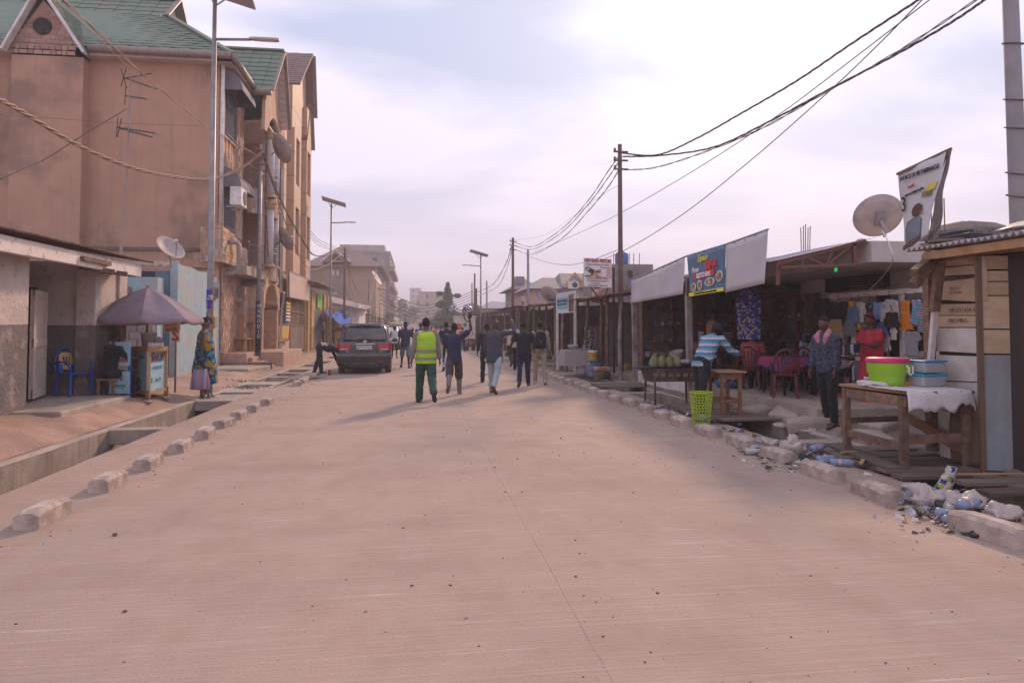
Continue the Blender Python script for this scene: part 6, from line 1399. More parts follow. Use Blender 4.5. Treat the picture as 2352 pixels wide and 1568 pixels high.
 for i in (0,1):
  h,kn,an,fd,fdn=J[i];h,kn,an=h+P0,kn+P0,an+P0
  hc=.86 if bottom[0] in ('trousers','jeans') else 1;limb(b,[h,h.lerp(kn,.45),kn],[.082*k*stout*hc,.074*k*stout*hc,.053*k*hc]);limb(b,[kn,kn.lerp(an,.35)-V((0,.012,0)),an],[.052*k,.053*k,.034*k])
  ft=[ell(an+fdn*(dn*k)+fd*(t*k),w*k,hh*k,fd.cross(fdn).normalized(),fdn,10) for t,w,hh,dn in ((-.055,.02,.02,.05),(-.045,.032,.032,.045),(0,.037,.04,.035),(.08,.042,.024,.050),(.14,.044,.017,.058),(.19,.03,.012,.062),(.205,.012,.006,.062))];b.rings(ft)
  s_,el,wr,ud,f2=A[i];limb(b,[s_,s_.lerp(el,.5),el],[.052*k,.046*k,.037*k]);limb(b,[el,el.lerp(wr,.3),wr],[.037*k,.038*k,.026*k])
  pn=V(palm[i]) if palm else V((-1 if i else 1,0,0))+V((0,.3,0));hand(b,wr,f2,pn,1 if i else -1,k*1.02,curl if isinstance(curl,(int,float)) else curl[i],point[i])
 bo=soft(b.build('body',sk,o),vb,0,2)
 if not far:
  e=MB()
  for sx in (-1,1): e.mat(0);e.ball(HM @ V((sx*.030,.076,.015)),.0105*k,8,6);e.mat(1);e.ball(HM @ V((sx*.030,.0835,.015)),.006*k,6,5)
  e.build('eyes',EYE,o,smooth=True)
 # ---- hair
 if hair in ('short','crop','afro','fade','bob','cropgrey'):
  g={'short': .014,'crop': .007,'afro': .03,'fade': .012,'bob': .022,'cropgrey': .004}[hair];hb=MB();rs=[]
  lim={'crop': .50,'fade': .46,'cropgrey': .5}.get(hair,.56)
  for i in range(9):
   rs.append([])
   for j in range(22):
    th=2*math.pi*j/22;back=.5-.5*math.sin(th);um=math.pi*(.33+(lim-.33)*1.25*back);u=.02+um*i/8
    gr=g*(1 if i < 7 else (.4 if i == 7 else -.004));rs[-1].append(HM @ head_pt(u,th,k,gr))
  hb.rings(rs);ho=hb.build('hair',HAIR if hair != 'cropgrey' else M('grey_hair',(.06,.05,.048),rough=.9),o,smooth=True)
  d=ho.modifiers.new('curl','DISPLACE');d.texture=WR;d.strength=.012 if hair != 'afro' else .03;d.mid_level=.5
 if hair == 'bob':
  hb=MB()
  for j in range(26):
   th=R(150+240*j/25)-R(0);th=R(185)+R(170)*j/25;p0=HM @ head_pt(math.pi*.34,th,k,.02);out=(HM.to_3x3() @ V((math.cos(th),math.sin(th),0)))
   hb.tube([p0,p0+out*.02+V((0,0,-.09*k)),p0+out*.012+V((0,0,-.19*k))+out*.01*math.sin(j*5)],[.018,.02,.008],5)
  hb.build('hair_lengths',HAIR,o,smooth=True)
 # ---- trousers / shorts / dress
 kind,bm=bottom[0],bottom[1];lw=loosen
 if kind in ('trousers','shorts','jeans'):
  t=MB();t.rings(tor([(-.13,.10,.08,0),(-.06,.165,.12,-.008),(.02,.172,.125,-.008),(.10,.155,.115,0),(.135,.15,.11,0)]))
  for i in (0,1):
   h,kn,an,fd,fdn=J[i];h,kn,an=h+P0,kn+P0,an+P0
   if kind == 'shorts': fr=bottom[2] if len(bottom) > 2 else .5;e=kn.lerp(an,fr-.5) if fr > .5 else h.lerp(kn,fr*2);limb(t,[h,h.lerp(e,.5),e],[.096*k*stout,.092*k*lw,.086*k*lw])
   else: t.tube([h+V((0,0,.03)),h,h.lerp(kn,.5),kn,kn.lerp(an,.5),an+fdn*.02],[.05*k,.100*k*stout,.094*k*stout*lw,.075*k*lw,.069*k*lw,.064*k*lw],12)
  soft(t.build('shorts' if kind == 'shorts' else 'trousers',bm,o),vc,.034,2)
 if kind == 'dress':
  hm_=bottom[2];pr=bottom[3] if len(bottom) > 3 else .27;t=MB();t.rings(tor([(hm_,pr,pr*.82,0),(hm_*.75,pr*.95,pr*.8,0),(hm_*.4,pr*.87,pr*.75,0),(-.02,.225,.185,0),(.12,.205,.18,.01),(.30,.20,.155,.015),(.42,.175,.13,0),(.49,.155,.095,0),(.53,.11,.075,0)],24))
  if len(bottom) > 4 and bottom[4]:
   for i in (0,1): s_,el,*_=A[i];limb(t,[s_,s_.lerp(el,bottom[4])],[.072*k,.085*k])
  soft(t.build('dress',bm,o),vc,.036,2)
 # ---- top
 kind,tm=top[0],top[1]
 if kind:
  hem=top[2] if len(top) > 2 else -.06;g={'jacket': .022,'vest': .024}.get(kind,.012)*lw;t=MB()
  t.rings(tor([(hem,.172+g,.128+g,-.005),(hem+.06,.174+g,.130+g,-.005),(.14,.160+g,.118+g,.004),(.30,.163+g,.122+g,.004),(.42,.175+g,.122+g,0),(.485,.182+g*.5,.100+g*.5,-.005),(.53,.125,.085,-.005),(.56,.074,.072,0),(.575,.066,.066,.004)]))
  sl={'tee': .62,'long': 2,'jacket': 2,'vest': 0,'sleeveless': 0,'polo': .7}[kind];sr=top[3] if len(top) > 3 else 1.
  for i in (0,1):
   s_,el,wr,*_=A[i]
   if sl and sl < 1: limb(t,[s_+axx*(.01 if i else -.01),s_.lerp(el,sl)],[.067*k,.070*k*sr])
   elif sl: t.tube([s_-A[i][3]*.05,s_,s_.lerp(el,.5),el,el.lerp(wr,.5),el.lerp(wr,.92)],[.03*k,.066*k*sr,.060*k*sr,.053*k*sr,.050*k*sr,.043*k*sr],10)
  if kind in ('jacket','polo','long'): t.tube([sp(.555)+axx*(.07*k*math.cos(a))+axy*(.07*k*math.sin(a)) for a in [i*math.pi/6 for i in range(13)]],.016*k,6)
  soft(t.build({'jacket': 'jacket','vest': 'vest'}.get(kind,'shirt'),tm,o),vc,.03,2)
 # ---- footwear
 kind,sm=shoes[0],shoes[1]
 if kind:
  for i in (0,1):
   h,kn,an,fd,fdn=J[i];kn,an=kn+P0,an+P0;x=fd.cross(fdn).normalized();t=MB()
   if kind in ('shoe','boot'):
    t.rings([ell(an+fdn*(dn*k)+fd*(q_*k),w*k,hh*k,x,fdn,12) for q_,w,hh,dn in ((-.068,.015,.02,.045),(-.058,.035,.042,.04),(0,.045,.052,.032),(.08,.050,.033,.050),(.15,.050,.025,.058),(.20,.038,.018,.062),(.22,.014,.008,.062))])
    if kind == 'boot': t.tube([an+fdn*.03,an,an.lerp(kn,.45),an.lerp(kn,.86)],[.05*k,.056*k,.062*k,.072*k],12)
    soft(t.build(kind,sm,o),.013,0,2)
   else:
    sl_=[ell(an+fdn*(.078*k)+fd*(q_*k),w*k,.010*k,x,fdn,12) for q_,w in ((-.075,.01),(-.06,.036),(0,.042),(.08,.05),(.16,.052),(.21,.036),(.225,.01))]
    t.rings(sl_);t.tube([an+fdn*.07*k+fd*.09*k-x*.05*k,an+fdn*.022*k+fd*.085*k,an+fdn*.07*k+fd*.09*k+x*.05*k],.018*k,6,sq=2.2)
    if kind == 'sandal': t.tube([an+fdn*.06*k-fd*.045*k-x*.04*k,an+fdn*.01*k-fd*.0*k,an+fdn*.06*k-fd*.045*k+x*.04*k],.014*k,6)
    t.build('sandal',sm,o,smooth=True)
 return dict(o=o,P0=P0,A=A,J=J,HM=HM,sp=sp,k=k,axx=axx,axy=axy,tor=tor)
WALKA=lambda s=1: (((-.2,.28*s,-1),(-.12,.5*s+.1,-1)),((.2,-.25*s,-1),(.14,.05,-1)))
def cap_on(pr,mat,brim=True,name='cap'):
 HM,k=pr['HM'],pr['k'];b=MB();b.rings([[HM @ head_pt(.02+math.pi*.46*i/6,2*math.pi*j/18,k,.012) for j in range(18)] for i in range(7)])
 if brim: b.grid(8,2,lambda u,v: HM @ V(((u-.5)*.15,.09+.065*v*(1-(2*u-1)**2*.5),.045-.02*v))*1)
 b.build(name,mat,pr['o'],smooth=True,solid=.006)
def patch(pr,h0,h1,a0,a1,mat,name,rx=.2,ry=.152,cy=-.002,n=8):
 """printed or sewn panel following the back/front of a top (angles in degrees around the torso, 270 = back)"""
 k=pr['k'];b=MB();b.grid(n,3,lambda u,v: pr['sp'](h0+(h1-h0)*v,cy)+pr['axx']*(rx*k*math.cos(R(a0+(a1-a0)*u)))+pr['axy']*(ry*k*math.sin(R(a0+(a1-a0)*u))));return b.build(name,mat,pr['o'],smooth=True,solid=.004)
PI=math.pi
def at(px,py,z=0.): return GP(px,py,z)
NAVY=cloth('navy',(.022,.024,.055),(.03,.032,.065));BLACKC=cloth('black',(.012,.012,.015),(.02,.02,.022));DENIM=cloth('dark_denim',(.02,.025,.05));LDEN=cloth('pale_denim',(.34,.37,.40),(.28,.31,.34));KHAKI=cloth('khaki',(.33,.255,.19),(.29,.22,.165));GREENT=cloth('green_trousers',(.022,.055,.042),(.03,.07,.052));GREYSH=cloth('grey_shirt',(.17,.14,.125),(.21,.175,.155));HIVIS=cloth('hivis',(.36,.60,.03),(.27,.47,.03),6,(.30,.34,.07),.5);SILV=M('reflective_band',(.22,.19,.19),rough=.4)
BLUESL=M('blue_rubber',(.02,.08,.38),rough=.5);BROWNL=M('brown_leather',(.10,.045,.03),rough=.45);GREYB=M('grey_rubber_boot',(.16,.135,.125),(.12,.1,.095),5,.5,dirt=(.25,.19,.16),dscale=4,damt=.5);WHITEC=cloth('white',(.55,.51,.51),(.48,.45,.45));BEIGE=cloth('beige_gilet',(.46,.38,.31),(.41,.33,.27));SOLE=M('worn_shoe',(.05,.04,.038),rough=.7);SNEAK=M('pale_sneaker',(.45,.38,.34),rough=.7)

# -- walker in the hi-vis vest
pr=person('man in lime hi-vis vest and green trousers walking away up the road',at(978,928),R(2),1.80,1,((14,6),(-20,34)),(((-.24,-.05,-1),(-.14,.12,-1)),((.22,.06,-1),(.14,.2,-1))),0,(14,0),('long',GREYSH,-.1,1.12),('trousers',GREENT),('shoe',SOLE),'short',loosen=1.18)
v=MB();v.rings(pr['tor']([(-.10,.218,.172,-.005),(-.04,.215,.17,-.005),(.14,.205,.16,0),(.30,.206,.158,0),(.42,.212,.152,0),(.485,.20,.125,-.005),(.525,.15,.095,-.005),(.545,.10,.085,-.005)],28));soft(v.build('hivis_vest',HIVIS,pr['o']),.016,.016,2)
for h in (-.02,.135): t=MB();rr=pr['tor']([(h,.226,.18,-.004),(h+.048,.224,.178,-.004)],32);t.rings(rr,False,False);t.build('reflective_band',SILV,pr['o'],smooth=True)
# -- man raising a helmet
pr=person('man in navy T-shirt and rubber boots holding a helmet above his head',at(1043,909),R(-3),1.70,0,((-24,30),(8,4)),(((-.2,.05,-1),(-.05,.25,-1)),((.62,.25,.45),(-.12,.15,1))),2,(0,0),('tee',NAVY,-.14,1.15),('shorts',cloth('grey_shorts',(.06,.05,.052)),.62),('boot',GREYB),'crop',palm=((1,.3,0),(-.3,.8,.2)),curl=(.5,.75),loosen=1.12)
hl=pr['A'][1][2]+V((-.05,.02,.20));hm=E('motorcycle_helmet',basis(pr['o']) @ hl,'red, white and grey motorcycle helmet held up in the raised hand','helmet')
HMX=M('helmet_shell',(.42,.40,.42),rough=.3);nn_,ll_,bb_=nodes_of(HMX)
tc=nn_.new('ShaderNodeTexCoord');wv=nn_.new('ShaderNodeTexNoise');wv.inputs['Scale'].default_value=7;wv.inputs['Distortion'].default_value=1.5;ll_.new(tc.outputs['Object'],wv.inputs[0]);rp=nn_.new('ShaderNodeValToRGB');rp.color_ramp.interpolation='CONSTANT';ll_.new(wv.outputs[0],rp.inputs[0])
for e,p,c in zip([rp.color_ramp.elements[0],rp.color_ramp.elements[1],rp.color_ramp.elements.new(.55),rp.color_ramp.elements.new(.6)],(0,.42,.5,.6),((.05,.06,.10),(.30,.02,.03),(.55,.52,.52),(.28,.02,.03))): e.position=p;e.color=(*c,1)
ll_.new(rp.outputs[0],bb_.inputs['Base Color'])
b=MB();n=18
b.rings([[V((.125*math.sin(u)*math.cos(a),.15*math.sin(u)*math.sin(a)*(1.0),.135*math.cos(u))) for a in [2*PI*j/n for j in range(n)]] for u in [.05+2.2*i/11 for i in range(12)]],True,False);b.build('shell',HMX,hm,smooth=True,solid=.012)
b=MB();b.grid(8,3,lambda u,v: V((.131*math.cos(R(20+140*u)),.156*math.sin(R(20+140*u)),.03-.075*v)));b.build('visor',M('visor_smoke',(.02,.02,.025),rough=.1,spec=.6),hm,smooth=True,solid=.004)
MB().tube([(-.1,0,-.08),(-.06,.02,-.2),(0,.03,-.26),(.06,.02,-.2),(.1,0,-.08)],.008,5,sq=2).build('chin_strap',BLACKM,hm)
# -- man in the blazer, pointing, head turned
JKT=cloth('tweed_blazer',(.065,.065,.078),(.045,.046,.056),40)
pr=person('bald man in grey blazer and pale jeans turning his head and pointing ahead',at(1136,905),R(-28),1.78,2,((10,4),(-16,26)),(((-.18,.1,-1),(-.08,.38,-1)),((.8,.35,.1),(-.35,.45,.8))),2,(-50,0),('jacket',JKT,-.19,1.1),('jeans',LDEN),('shoe',BROWNL),'none',palm=((1,.3,0),(-.6,0,-.6)),curl=(.75,.5),point=(False,True),stout=1.06)
MB().tube([pr['sp'](.555)+pr['axx']*(.058*math.cos(a))+pr['axy']*(.06*math.sin(a)+.015) for a in [R(30+120*i/8) for i in range(9)]],.016,6).build('shirt_collar',WHITEC,pr['o'],smooth=True)
q=pr['A'][0][2]+pr['A'][0][4]*.1;MB().box(-.035,.035,-.006,.006,-.07,.07,Matrix.Translation(q+V((-.02,.03,0))) @ Matrix.Rotation(.5,4,'Y')).build('held_phone',WHITEC,pr['o'],bev=.004)
# -- companion hidden behind the blazer
person('person in black clothes half hidden behind the man in the blazer',at(1118,881),R(-6),1.72,0,((14,6),(-16,28)),WALKA(.6),2,(0,0),('long',BLACKC),('jeans',DENIM),('shoe',SOLE),'crop')
# -- beige gilet with printed portrait
pr=person('man in beige sleeveless gilet with a portrait printed on its back',at(1176,851),R(4),1.80,2,((-26,42),(8,3)),WALKA(-.5),2,(0,0),('tee',BEIGE,-.1,1.3),('trousers',BLACKC),('shoe',SOLE),'cropgrey',stout=1.12)
patch(pr,.20,.40,258,284,cells('portrait_print',[(.20,.12,.12),(.06,.06,.12),(.35,.24,.2),(.12,.08,.08)],9),'printed_portrait',.224,.170)
# -- black shirt man
pr=person('stocky man in black shirt and navy jeans looking back over his right side',at(1203,889),R(-6),1.70,0,((-10,14),(10,5)),(((-.42,.0,-.9),(-.42,.28,-.85)),((.25,.1,-1),(.1,.75,-.6))),0,(48,0),('tee',BLACKC,-.13,1.2),('jeans',DENIM),('shoe',SOLE),'crop',stout=1.15,palm=((.3,.9,-.2),(-1,0,.2)),curl=(.35,.7))
w_=pr['A'][0][2];MB().tube([w_-pr['A'][0][4]*.0+V((.033*math.cos(a),.033*math.sin(a)*.8,.02*math.sin(a))) for a in [i*PI/5 for i in range(11)]],.009,5).build('wristwatch',SILV,pr['o'])
# -- backpacker in khaki
pr=person('man in khaki trousers carrying a black backpack',at(1240,884),R(-4),1.74,0,((8,4),(-8,12)),(((-.2,.05,-1),(-.1,.5,-.8)),((.2,.02,-1),(.12,.15,-1))),0,(0,6),('long',cloth('print_shirt',(.36,.30,.25),(.16,.14,.12),34),-.06),('trousers',KHAKI),('shoe',SNEAK),'short',loosen=.96)
bp=E('backpack',basis(pr['o']) @ pr['sp'](.30,-.2),'black backpack with grab loop on the back of the khaki-trousered man','backpack',None,pr['o'].rotation_euler.z)
b=MB();b.rings([[V((.155*s*c_,.085*s*(sn if sn < 0 else sn*.35)-.0,z)) for c_,sn in [(math.cos(a)*(abs(math.cos(a))**-.35 if abs(math.cos(a)) > .05 else 1),math.sin(a)) for a in [2*PI*j/20 for j in range(20)]]] for z,s in ((-.24,.7),(-.22,.95),(-.1,1.05),(.08,1.02),(.18,.88),(.24,.55),(.25,.3))]);b.build('bag_body',BLACKC,bp,smooth=True)
MB().box(-.115,.115,-.125,-.085,-.19,.0).build('front_pocket',cloth('bag_black',(.018,.018,.022)),bp,bev=.02)
MB().tube([(-.03,0,.24),(0,.0,.29),(.03,0,.24)],.01,5).build('grab_loop',BLACKM,bp)
for sx in (-1,1): MB().tube([(sx*.08,.06,.2),(sx*.12,.1,.26),(sx*.13,.22,.2),(sx*.15,.26,.05)],.022,6,sq=.4).build('shoulder_strap',BLACKC,bp)
MB().add([V((-.03,-.128,-.03)),V((.03,-.128,-.03)),V((0,-.128,-.08))],[(0,1,2)]).build('badge',SILV,bp)
cm=E('video_camera',basis(pr['o']) @ (pr['A'][1][2]+pr['A'][1][4]*.12+V((.02,.06,-.05))),'black camera carried low in the backpacker\'s right hand','camera');MB().box(-.05,.05,-.09,.09,-.05,.05).build('body',BLACKM,cm,bev=.01);MB().cyl((0,.09,0),(0,.19,0),.035,.04,12).build('lens',BLACKM,cm);MB().tube([(0,-.06,.05),(0,-.03,.1),(0,.05,.1),(0,.07,.05)],.012,6).build('handle',BLACKM,cm)
# -- man in navy polo walking towards the camera
POLO=M('cloth_polo',(.03,.036,.07),(.04,.046,.085),5,.9,.25,26)
pr=person('man in navy polo and denim shorts walking towards the camera, hand to his ear',at(931,846),PI+R(4),1.80,0,((10,6),(-12,20)),(((-.25,.3,-.95),(-.05,.35,.95)),((.18,-.05,-1),(.1,.12,-1))),0,(0,0),('polo',POLO,-.12,1.15),('shorts',cloth('denim_shorts',(.11,.14,.19),(.15,.18,.23)),.56),('slide',BLUESL),'short',palm=((.6,.6,0),(-1,.2,0)),loosen=1.08)
for i in (0,1): t=MB();s_=pr['A'][i][0];t.tube([s_+V((.02 if i else -.02,.07,-.05)),s_+V((0,.02,.052)),s_+V((.02 if i else -.02,-.06,-.02))],.014,5,sq=2);t.build('shoulder_stripe',cloth('polo_red',(.35,.04,.04)),pr['o'])
# -- bending worker by the car
pr=person('worker in black trousers bending down over the drain edge beside the car',at(733,861),R(-62),1.72,0,((12,8),(-10,10)),(((-.15,.55,-.85),(-.05,.35,-.95)),((.15,.6,-.8),(.05,.25,-1))),98,(0,-40),('long',BLACKC,.02),('trousers',BLACKC),('shoe',SOLE),'crop',loosen=1.05)
patch(pr,.0,.22,200,340,cloth('worker_grey',(.33,.31,.34)),'grey_shirt_back',.205,.165);patch(pr,-.015,.02,190,350,M('orange_band',(.65,.13,.03),rough=.7),'orange_waistband',.21,.17)
# -- barefoot man carrying a white sack, others in the near crowd
pr=person('man in white vest carrying a loaded tray on his head beside the car',at(906,824),R(0),1.66,0,((12,6),(-14,22)),(((-.18,0,-1),(-.1,.1,-1)),((.55,.1,.3),(-.3,.1,1))),0,(0,0),('sleeveless',WHITEC,-.1),('shorts',cloth('black_shorts',(.03,.027,.03)),.55),(None,None),'crop')
q=basis(pr['o']) @ (pr['HM'] @ V((0,0,.12)));ld=E('head_load',q,'pale green bundle of leaves balanced on the white-vested man\'s head','load');b=MB();b.ball((0,0,.09),(.42,.28,.11),14,7);oo=b.build('bundle',M('leaf_bundle',(.30,.33,.18),(.4,.4,.27),7,.9,.4),ld,smooth=True);d=oo.modifiers.new('d','DISPLACE');d.texture=WR;d.strength=.08
pr=person('man in white and black gilet with a dark cap ahead of the hi-vis man',at(966,832),R(0),1.80,1,((10,5),(-14,22)),WALKA(.6),0,(0,0),('long',NAVY,-.06),('trousers',BLACKC),('shoe',SOLE),'crop')
v=MB();v.rings(pr['tor']([(-.06,.20,.158,0),(.14,.19,.148,0),(.30,.19,.146,0),(.42,.195,.142,0),(.485,.17,.11,-.005),(.53,.105,.08,-.005)],24));soft(v.build('gilet',WHITEC,pr['o']),.018,.01,2);cap_on(pr,BLACKC,False);patch(pr,.22,.33,255,285,BLACKC,'printed_emblem',.206,.162)
pr=person('man in black T-shirt with a pale Africa map on the back',at(1025,853),R(6),1.78,1,((-12,20),(10,5)),WALKA(-.6),0,(0,0),('tee',BLACKC,-.12,1.1),('jeans',LDEN),('shoe',SOLE),'short')
AF=[(.1,.95),(.45,1),(.7,.9),(.95,.62),(.72,.5),(.62,.2),(.42,0),(.3,.35),(.28,.52),(.02,.6)]
k=pr['k'];b=MB();b.prism([pr['sp'](.27+.15*v_,0)+pr['axx']*(-.07+.14*u)+pr['axy']*(-.155-.004*math.sin(u*3)) for u,v_ in AF],pr['axy']*-.006);b.build('printed_map',M('map_print',(.42,.42,.27),rough=.8),pr['o'])
# -- boy by the ochre wall, worker under the tarpaulin
person('youth in grey T-shirt standing by the dark metal door',PX(742,789,-5.9),PI*.5+R(20),1.60,0,((3,3),(-3,3)),None,0,(70,0),('tee',cloth('grey_tee',(.22,.20,.22))),('trousers',DENIM),('shoe',SOLE),'crop',far=True)
person('man in dark red bending over timber under the blue tarpaulin',PX(765,792,-5.3),-PI*.4,1.68,0,((10,10),(-6,8)),(((-.15,.6,-.8),(-.05,.4,-.9)),((.15,.6,-.8),(.05,.3,-.95))),70,(0,-10),('tee',cloth('wine',(.09,.03,.03))),('trousers',cloth('wine_trousers',(.07,.03,.03))),('shoe',SOLE),'crop',far=True)
# -- the far crowd in the road
FC=[(887,792,'blue-capped man in beige gilet',BEIGE,BLACKC,0),(893,797,'person in dark top and mustard trousers',NAVY,cloth('mustard',(.38,.24,.05)),180),(915,790,'distant walker in white shirt beside the far car',WHITEC,DENIM,0),(1001,800,'man in orange hi-vis vest',cloth('orange_vest',(.60,.14,.03)),BLACKC,0),(1014,806,'man in white shirt left of the map-shirt man',WHITEC,DENIM,0),(990,797,'walker in grey shirt glimpsed past the hi-vis man',GREYSH,DENIM,0),(1007,790,'walker in pink shirt deep in the crowd',cloth('rose',(.35,.18,.18)),BLACKC,180),(1062,808,'person with red basin near the white booth',cloth('rust_top',(.28,.09,.05)),DENIM,180),(985,783,'distant walker in teal shirt',cloth('teal',(.08,.16,.17)),BLACKC,0),(1020,785,'distant walker in black before the booth',BLACKC,DENIM,0),(880,780,'tiny figure in white by the far left stalls',WHITEC,BLACKC,0),(900,776,'tiny figure in dark clothes far down the left side',NAVY,BLACKC,180),(1072,792,'figure in white shirt under the far right stalls',WHITEC,DENIM,90),(945,774,'tiny figure in pale shirt at the far end of the road',WHITEC,KHAKI,0),(972,775,'tiny figure in dark shirt at the far end of the road',BLACKC,KHAKI,0),(1000,776,'tiny figure in rust shirt at the far end of the road',MATS['cloth_rust_top'],DENIM,0),(1035,778,'tiny figure in blue at the far right of the road',cloth('sky',(.15,.22,.34)),DENIM,180)]
for i,(px,py,lab,tp_,bt,dg) in enumerate(FC):
 s=1 if i % 2 else -1;pr=person(lab+', far up the street',at(px,py),R(dg+6*math.sin(i*3)),1.66+.08*math.sin(i*5),i % 3,((14*s,6 if s > 0 else 24),(-14*s,24 if s > 0 else 6)),WALKA(s),0,(10*s,0),('tee' if i % 3 else 'long',tp_),('trousers',bt),('shoe',SOLE),'crop','crowd far up the street',far=True)
 if i == 0: cap_on(pr,cloth('blue_cap',(.04,.08,.25)),False)
# -- woman in the printed dress
PRD=M('dress_print',(.05,.22,.24),rough=.9,bump=.2,bscale=26);nn_,ll_,bb_=nodes_of(PRD)
tc=nn_.new('ShaderNodeTexCoord');n1=nn_.new('ShaderNodeTexNoise');n1.inputs['Scale'].default_value=9;n1.inputs['Distortion'].default_value=2.2;ll_.new(tc.outputs['Object'],n1.inputs[0])
r1=nn_.new('ShaderNodeValToRGB');r1.color_ramp.interpolation='CONSTANT';ll_.new(n1.outputs[0],r1.inputs[0])
for e,p,c in zip([r1.color_ramp.elements[0],r1.color_ramp.elements[1]]+[r1.color_ramp.elements.new(.5),r1.color_ramp.elements.new(.6)],(0,.42,.5,.6),((.02,.035,.10),(.05,.26,.29),(.03,.16,.20),(.10,.33,.33))): e.position=p;e.color=(*c,1)
v1=nn_.new('ShaderNodeTexVoronoi');v1.inputs['Scale'].default_value=4.6;ll_.new(tc.outputs['Object'],v1.inputs[0]);r2=nn_.new('ShaderNodeValToRGB');r2.color_ramp.interpolation='CONSTANT';ll_.new(v1.outputs['Distance'],r2.inputs[0])
for e,p,c in zip([r2.color_ramp.elements[0],r2.color_ramp.elements[1],r2.color_ramp.elements.new(.38)],(0,.16,.36),((1,1,1),(.75,.75,.75),(0,0,0))): e.position=p;e.color=(*c,1)
mx_=nn_.new('ShaderNodeMix');mx_.data_type='RGBA';ll_.new(r2.outputs[0],mx_.inputs[0]);ll_.new(r1.outputs[0],mx_.inputs[6]);mx_.inputs[7].default_value=(.34,.19,.025,1);ll_.new(mx_.outputs[2],bb_.inputs['Base Color'])
pr=person('woman in teal and gold printed dress holding a striped shopping bag',at(469,915),R(-78),1.80,1,((2,2),(-2,2)),(((-.2,.05,-1),(-.06,.28,-1)),((.24,-.06,-1),(.16,-.08,-1))),-3,(0,0),(None,None),('dress',PRD,-.62,.30),('sandal',M('white_sandal',(.5,.42,.38),rough=.6)),'short',stout=1.12,curl=(.6,1.1))
wq=basis(pr['o']) @ (pr['A'][1][2]+pr['A'][1][4]*.09)
bg=E('striped_shopping_bag',wq-V((0,0,.62)),'pink and blue striped woven shopping bag carried by the woman in the print dress','bag',None,R(8))
STB=stripes('bag_stripes',[(.42,.20,.22),(.20,.22,.42),(.46,.34,.38),(.36,.15,.18),(.22,.26,.5),(.44,.25,.26)],0,.30,.6)
b=MB();b.rings([[V((w*math.cos(a)*(abs(math.cos(a))**-.4 if abs(math.cos(a)) > .08 else 1),.075*t*math.sin(a),z+.012*math.sin(a*5))) for a in [2*PI*j/24 for j in range(24)]] for z,w,t in ((0,.17,.75),(.03,.205,1.05),(.16,.20,1.15),(.30,.175,.85),(.40,.15,.35),(.44,.14,.18))]);b.build('bag_body',STB,bg,smooth=True)
for sy in (-1,1): MB().tube([(-.085,sy*.012,.43),(-.05,sy*.012,.56),(0,sy*.01,.63),(.05,sy*.012,.56),(.085,sy*.012,.43)],.009,6).build('handle',MATS['cloth_black'],bg)
# -- kiosk attendant sitting in the shade
pr=person('dark-shirted attendant sitting behind the phone-credit kiosk, arm on the counter',V((-5.86,14.85,.2)),R(-38),1.70,0,((84,86),(80,80)),(((-.15,.3,-.9),(.2,.95,.1)),((.2,.55,-.75),(-.15,.95,.12))),8,(0,0),('tee',BLACKC,-.05),('trousers',BLACKC),('shoe',SOLE),'short',sit=.52)
# -- woman in blue stripes leaning at the wooden table
STR=stripes('blue_stripes',[(.05,.22,.34),(.50,.46,.48),(.05,.20,.32),(.42,.42,.50)],2,.115,.85,[0,.48,.80,.92],.03)
pr=person('woman in blue and white striped blouse leaning over the small wooden table',at(1612,950,.09),R(-68),1.68,1,((6,4),(-10,6)),(((-.2,.5,-.85),(-.05,.85,-.5)),((.2,.62,-.72),(.0,.92,-.35))),34,(-10,4),('long',STR,-.12,1.2),('trousers',BLACKC),('sandal',SOLE),'bob',palm=((0,0,-1),(0,0,-1)),stout=1.12,curl=.8,widehip=1.1)
# -- standing man in plaid shirt with pink towel
PLD=cells('plaid_shirt',[(.045,.05,.085),(.06,.065,.11),(.085,.09,.13),(.03,.032,.055)],38,rand=0.)
pr=person('man in dark plaid shirt with a pink towel round his neck standing by the rubble',at(1902,983,.04),R(108),1.70,1,((3,6),(-6,10)),(((-.16,.1,-1),(-.05,.28,-1)),((.16,.05,-1),(.06,.2,-1))),2,(-4,0),('long',PLD,-.08,1.1),('trousers',BLACKC),('sandal',SOLE),'crop')
b=MB();b.tube([pr['sp'](.38,.10)+pr['axx']*-.06,pr['sp'](.50,.10)+pr['axx']*-.09,pr['sp'](.58,.02)+pr['axx']*-.085,pr['sp'](.60,-.07),pr['sp'](.57,.02)+pr['axx']*.09,pr['sp'](.49,.11)+pr['axx']*.08,pr['sp'](.40,.12)+pr['axx']*.03],[.03,.05,.045,.045,.045,.05,.03],8);soft(b.build('towel',cloth('pink_towel',(.46,.20,.22)),pr['o'],smooth=True),.016,.02,2)
# -- woman in red at the clothes rack
REDC=cloth('coral_red',(.52,.045,.065),(.45,.035,.055))
pr=person('woman in coral red dress and headscarf folding navy shorts at the clothes rack',at(2006,944,.12),R(100),1.70,1,((2,2),(-2,4)),(((-.2,.35,-.9),(.15,.9,.1)),((.22,.3,-.9),(-.1,.95,.05))),2,(-6,-6),(None,None),('dress',REDC,-.78,.27,.55),('shoe',SNEAK),'short',palm=((.4,0,.9),(-.4,0,.9)))
HM,k=pr['HM'],pr['k'];b=MB();b.rings([[HM @ head_pt(.02+PI*(.30+.10*(.5-.5*math.sin(2*PI*j/20)))*i/6,2*PI*j/20,k,.02) for j in range(20)] for i in range(7)]);b.ball(HM @ V((0,-.10,-.03)),(.07,.06,.06),10,7);soft(b.build('headscarf',cells('scarf',[(.28,.03,.04),(.22,.03,.03),(.10,.04,.06)],26),pr['o']),.012,.012,2)
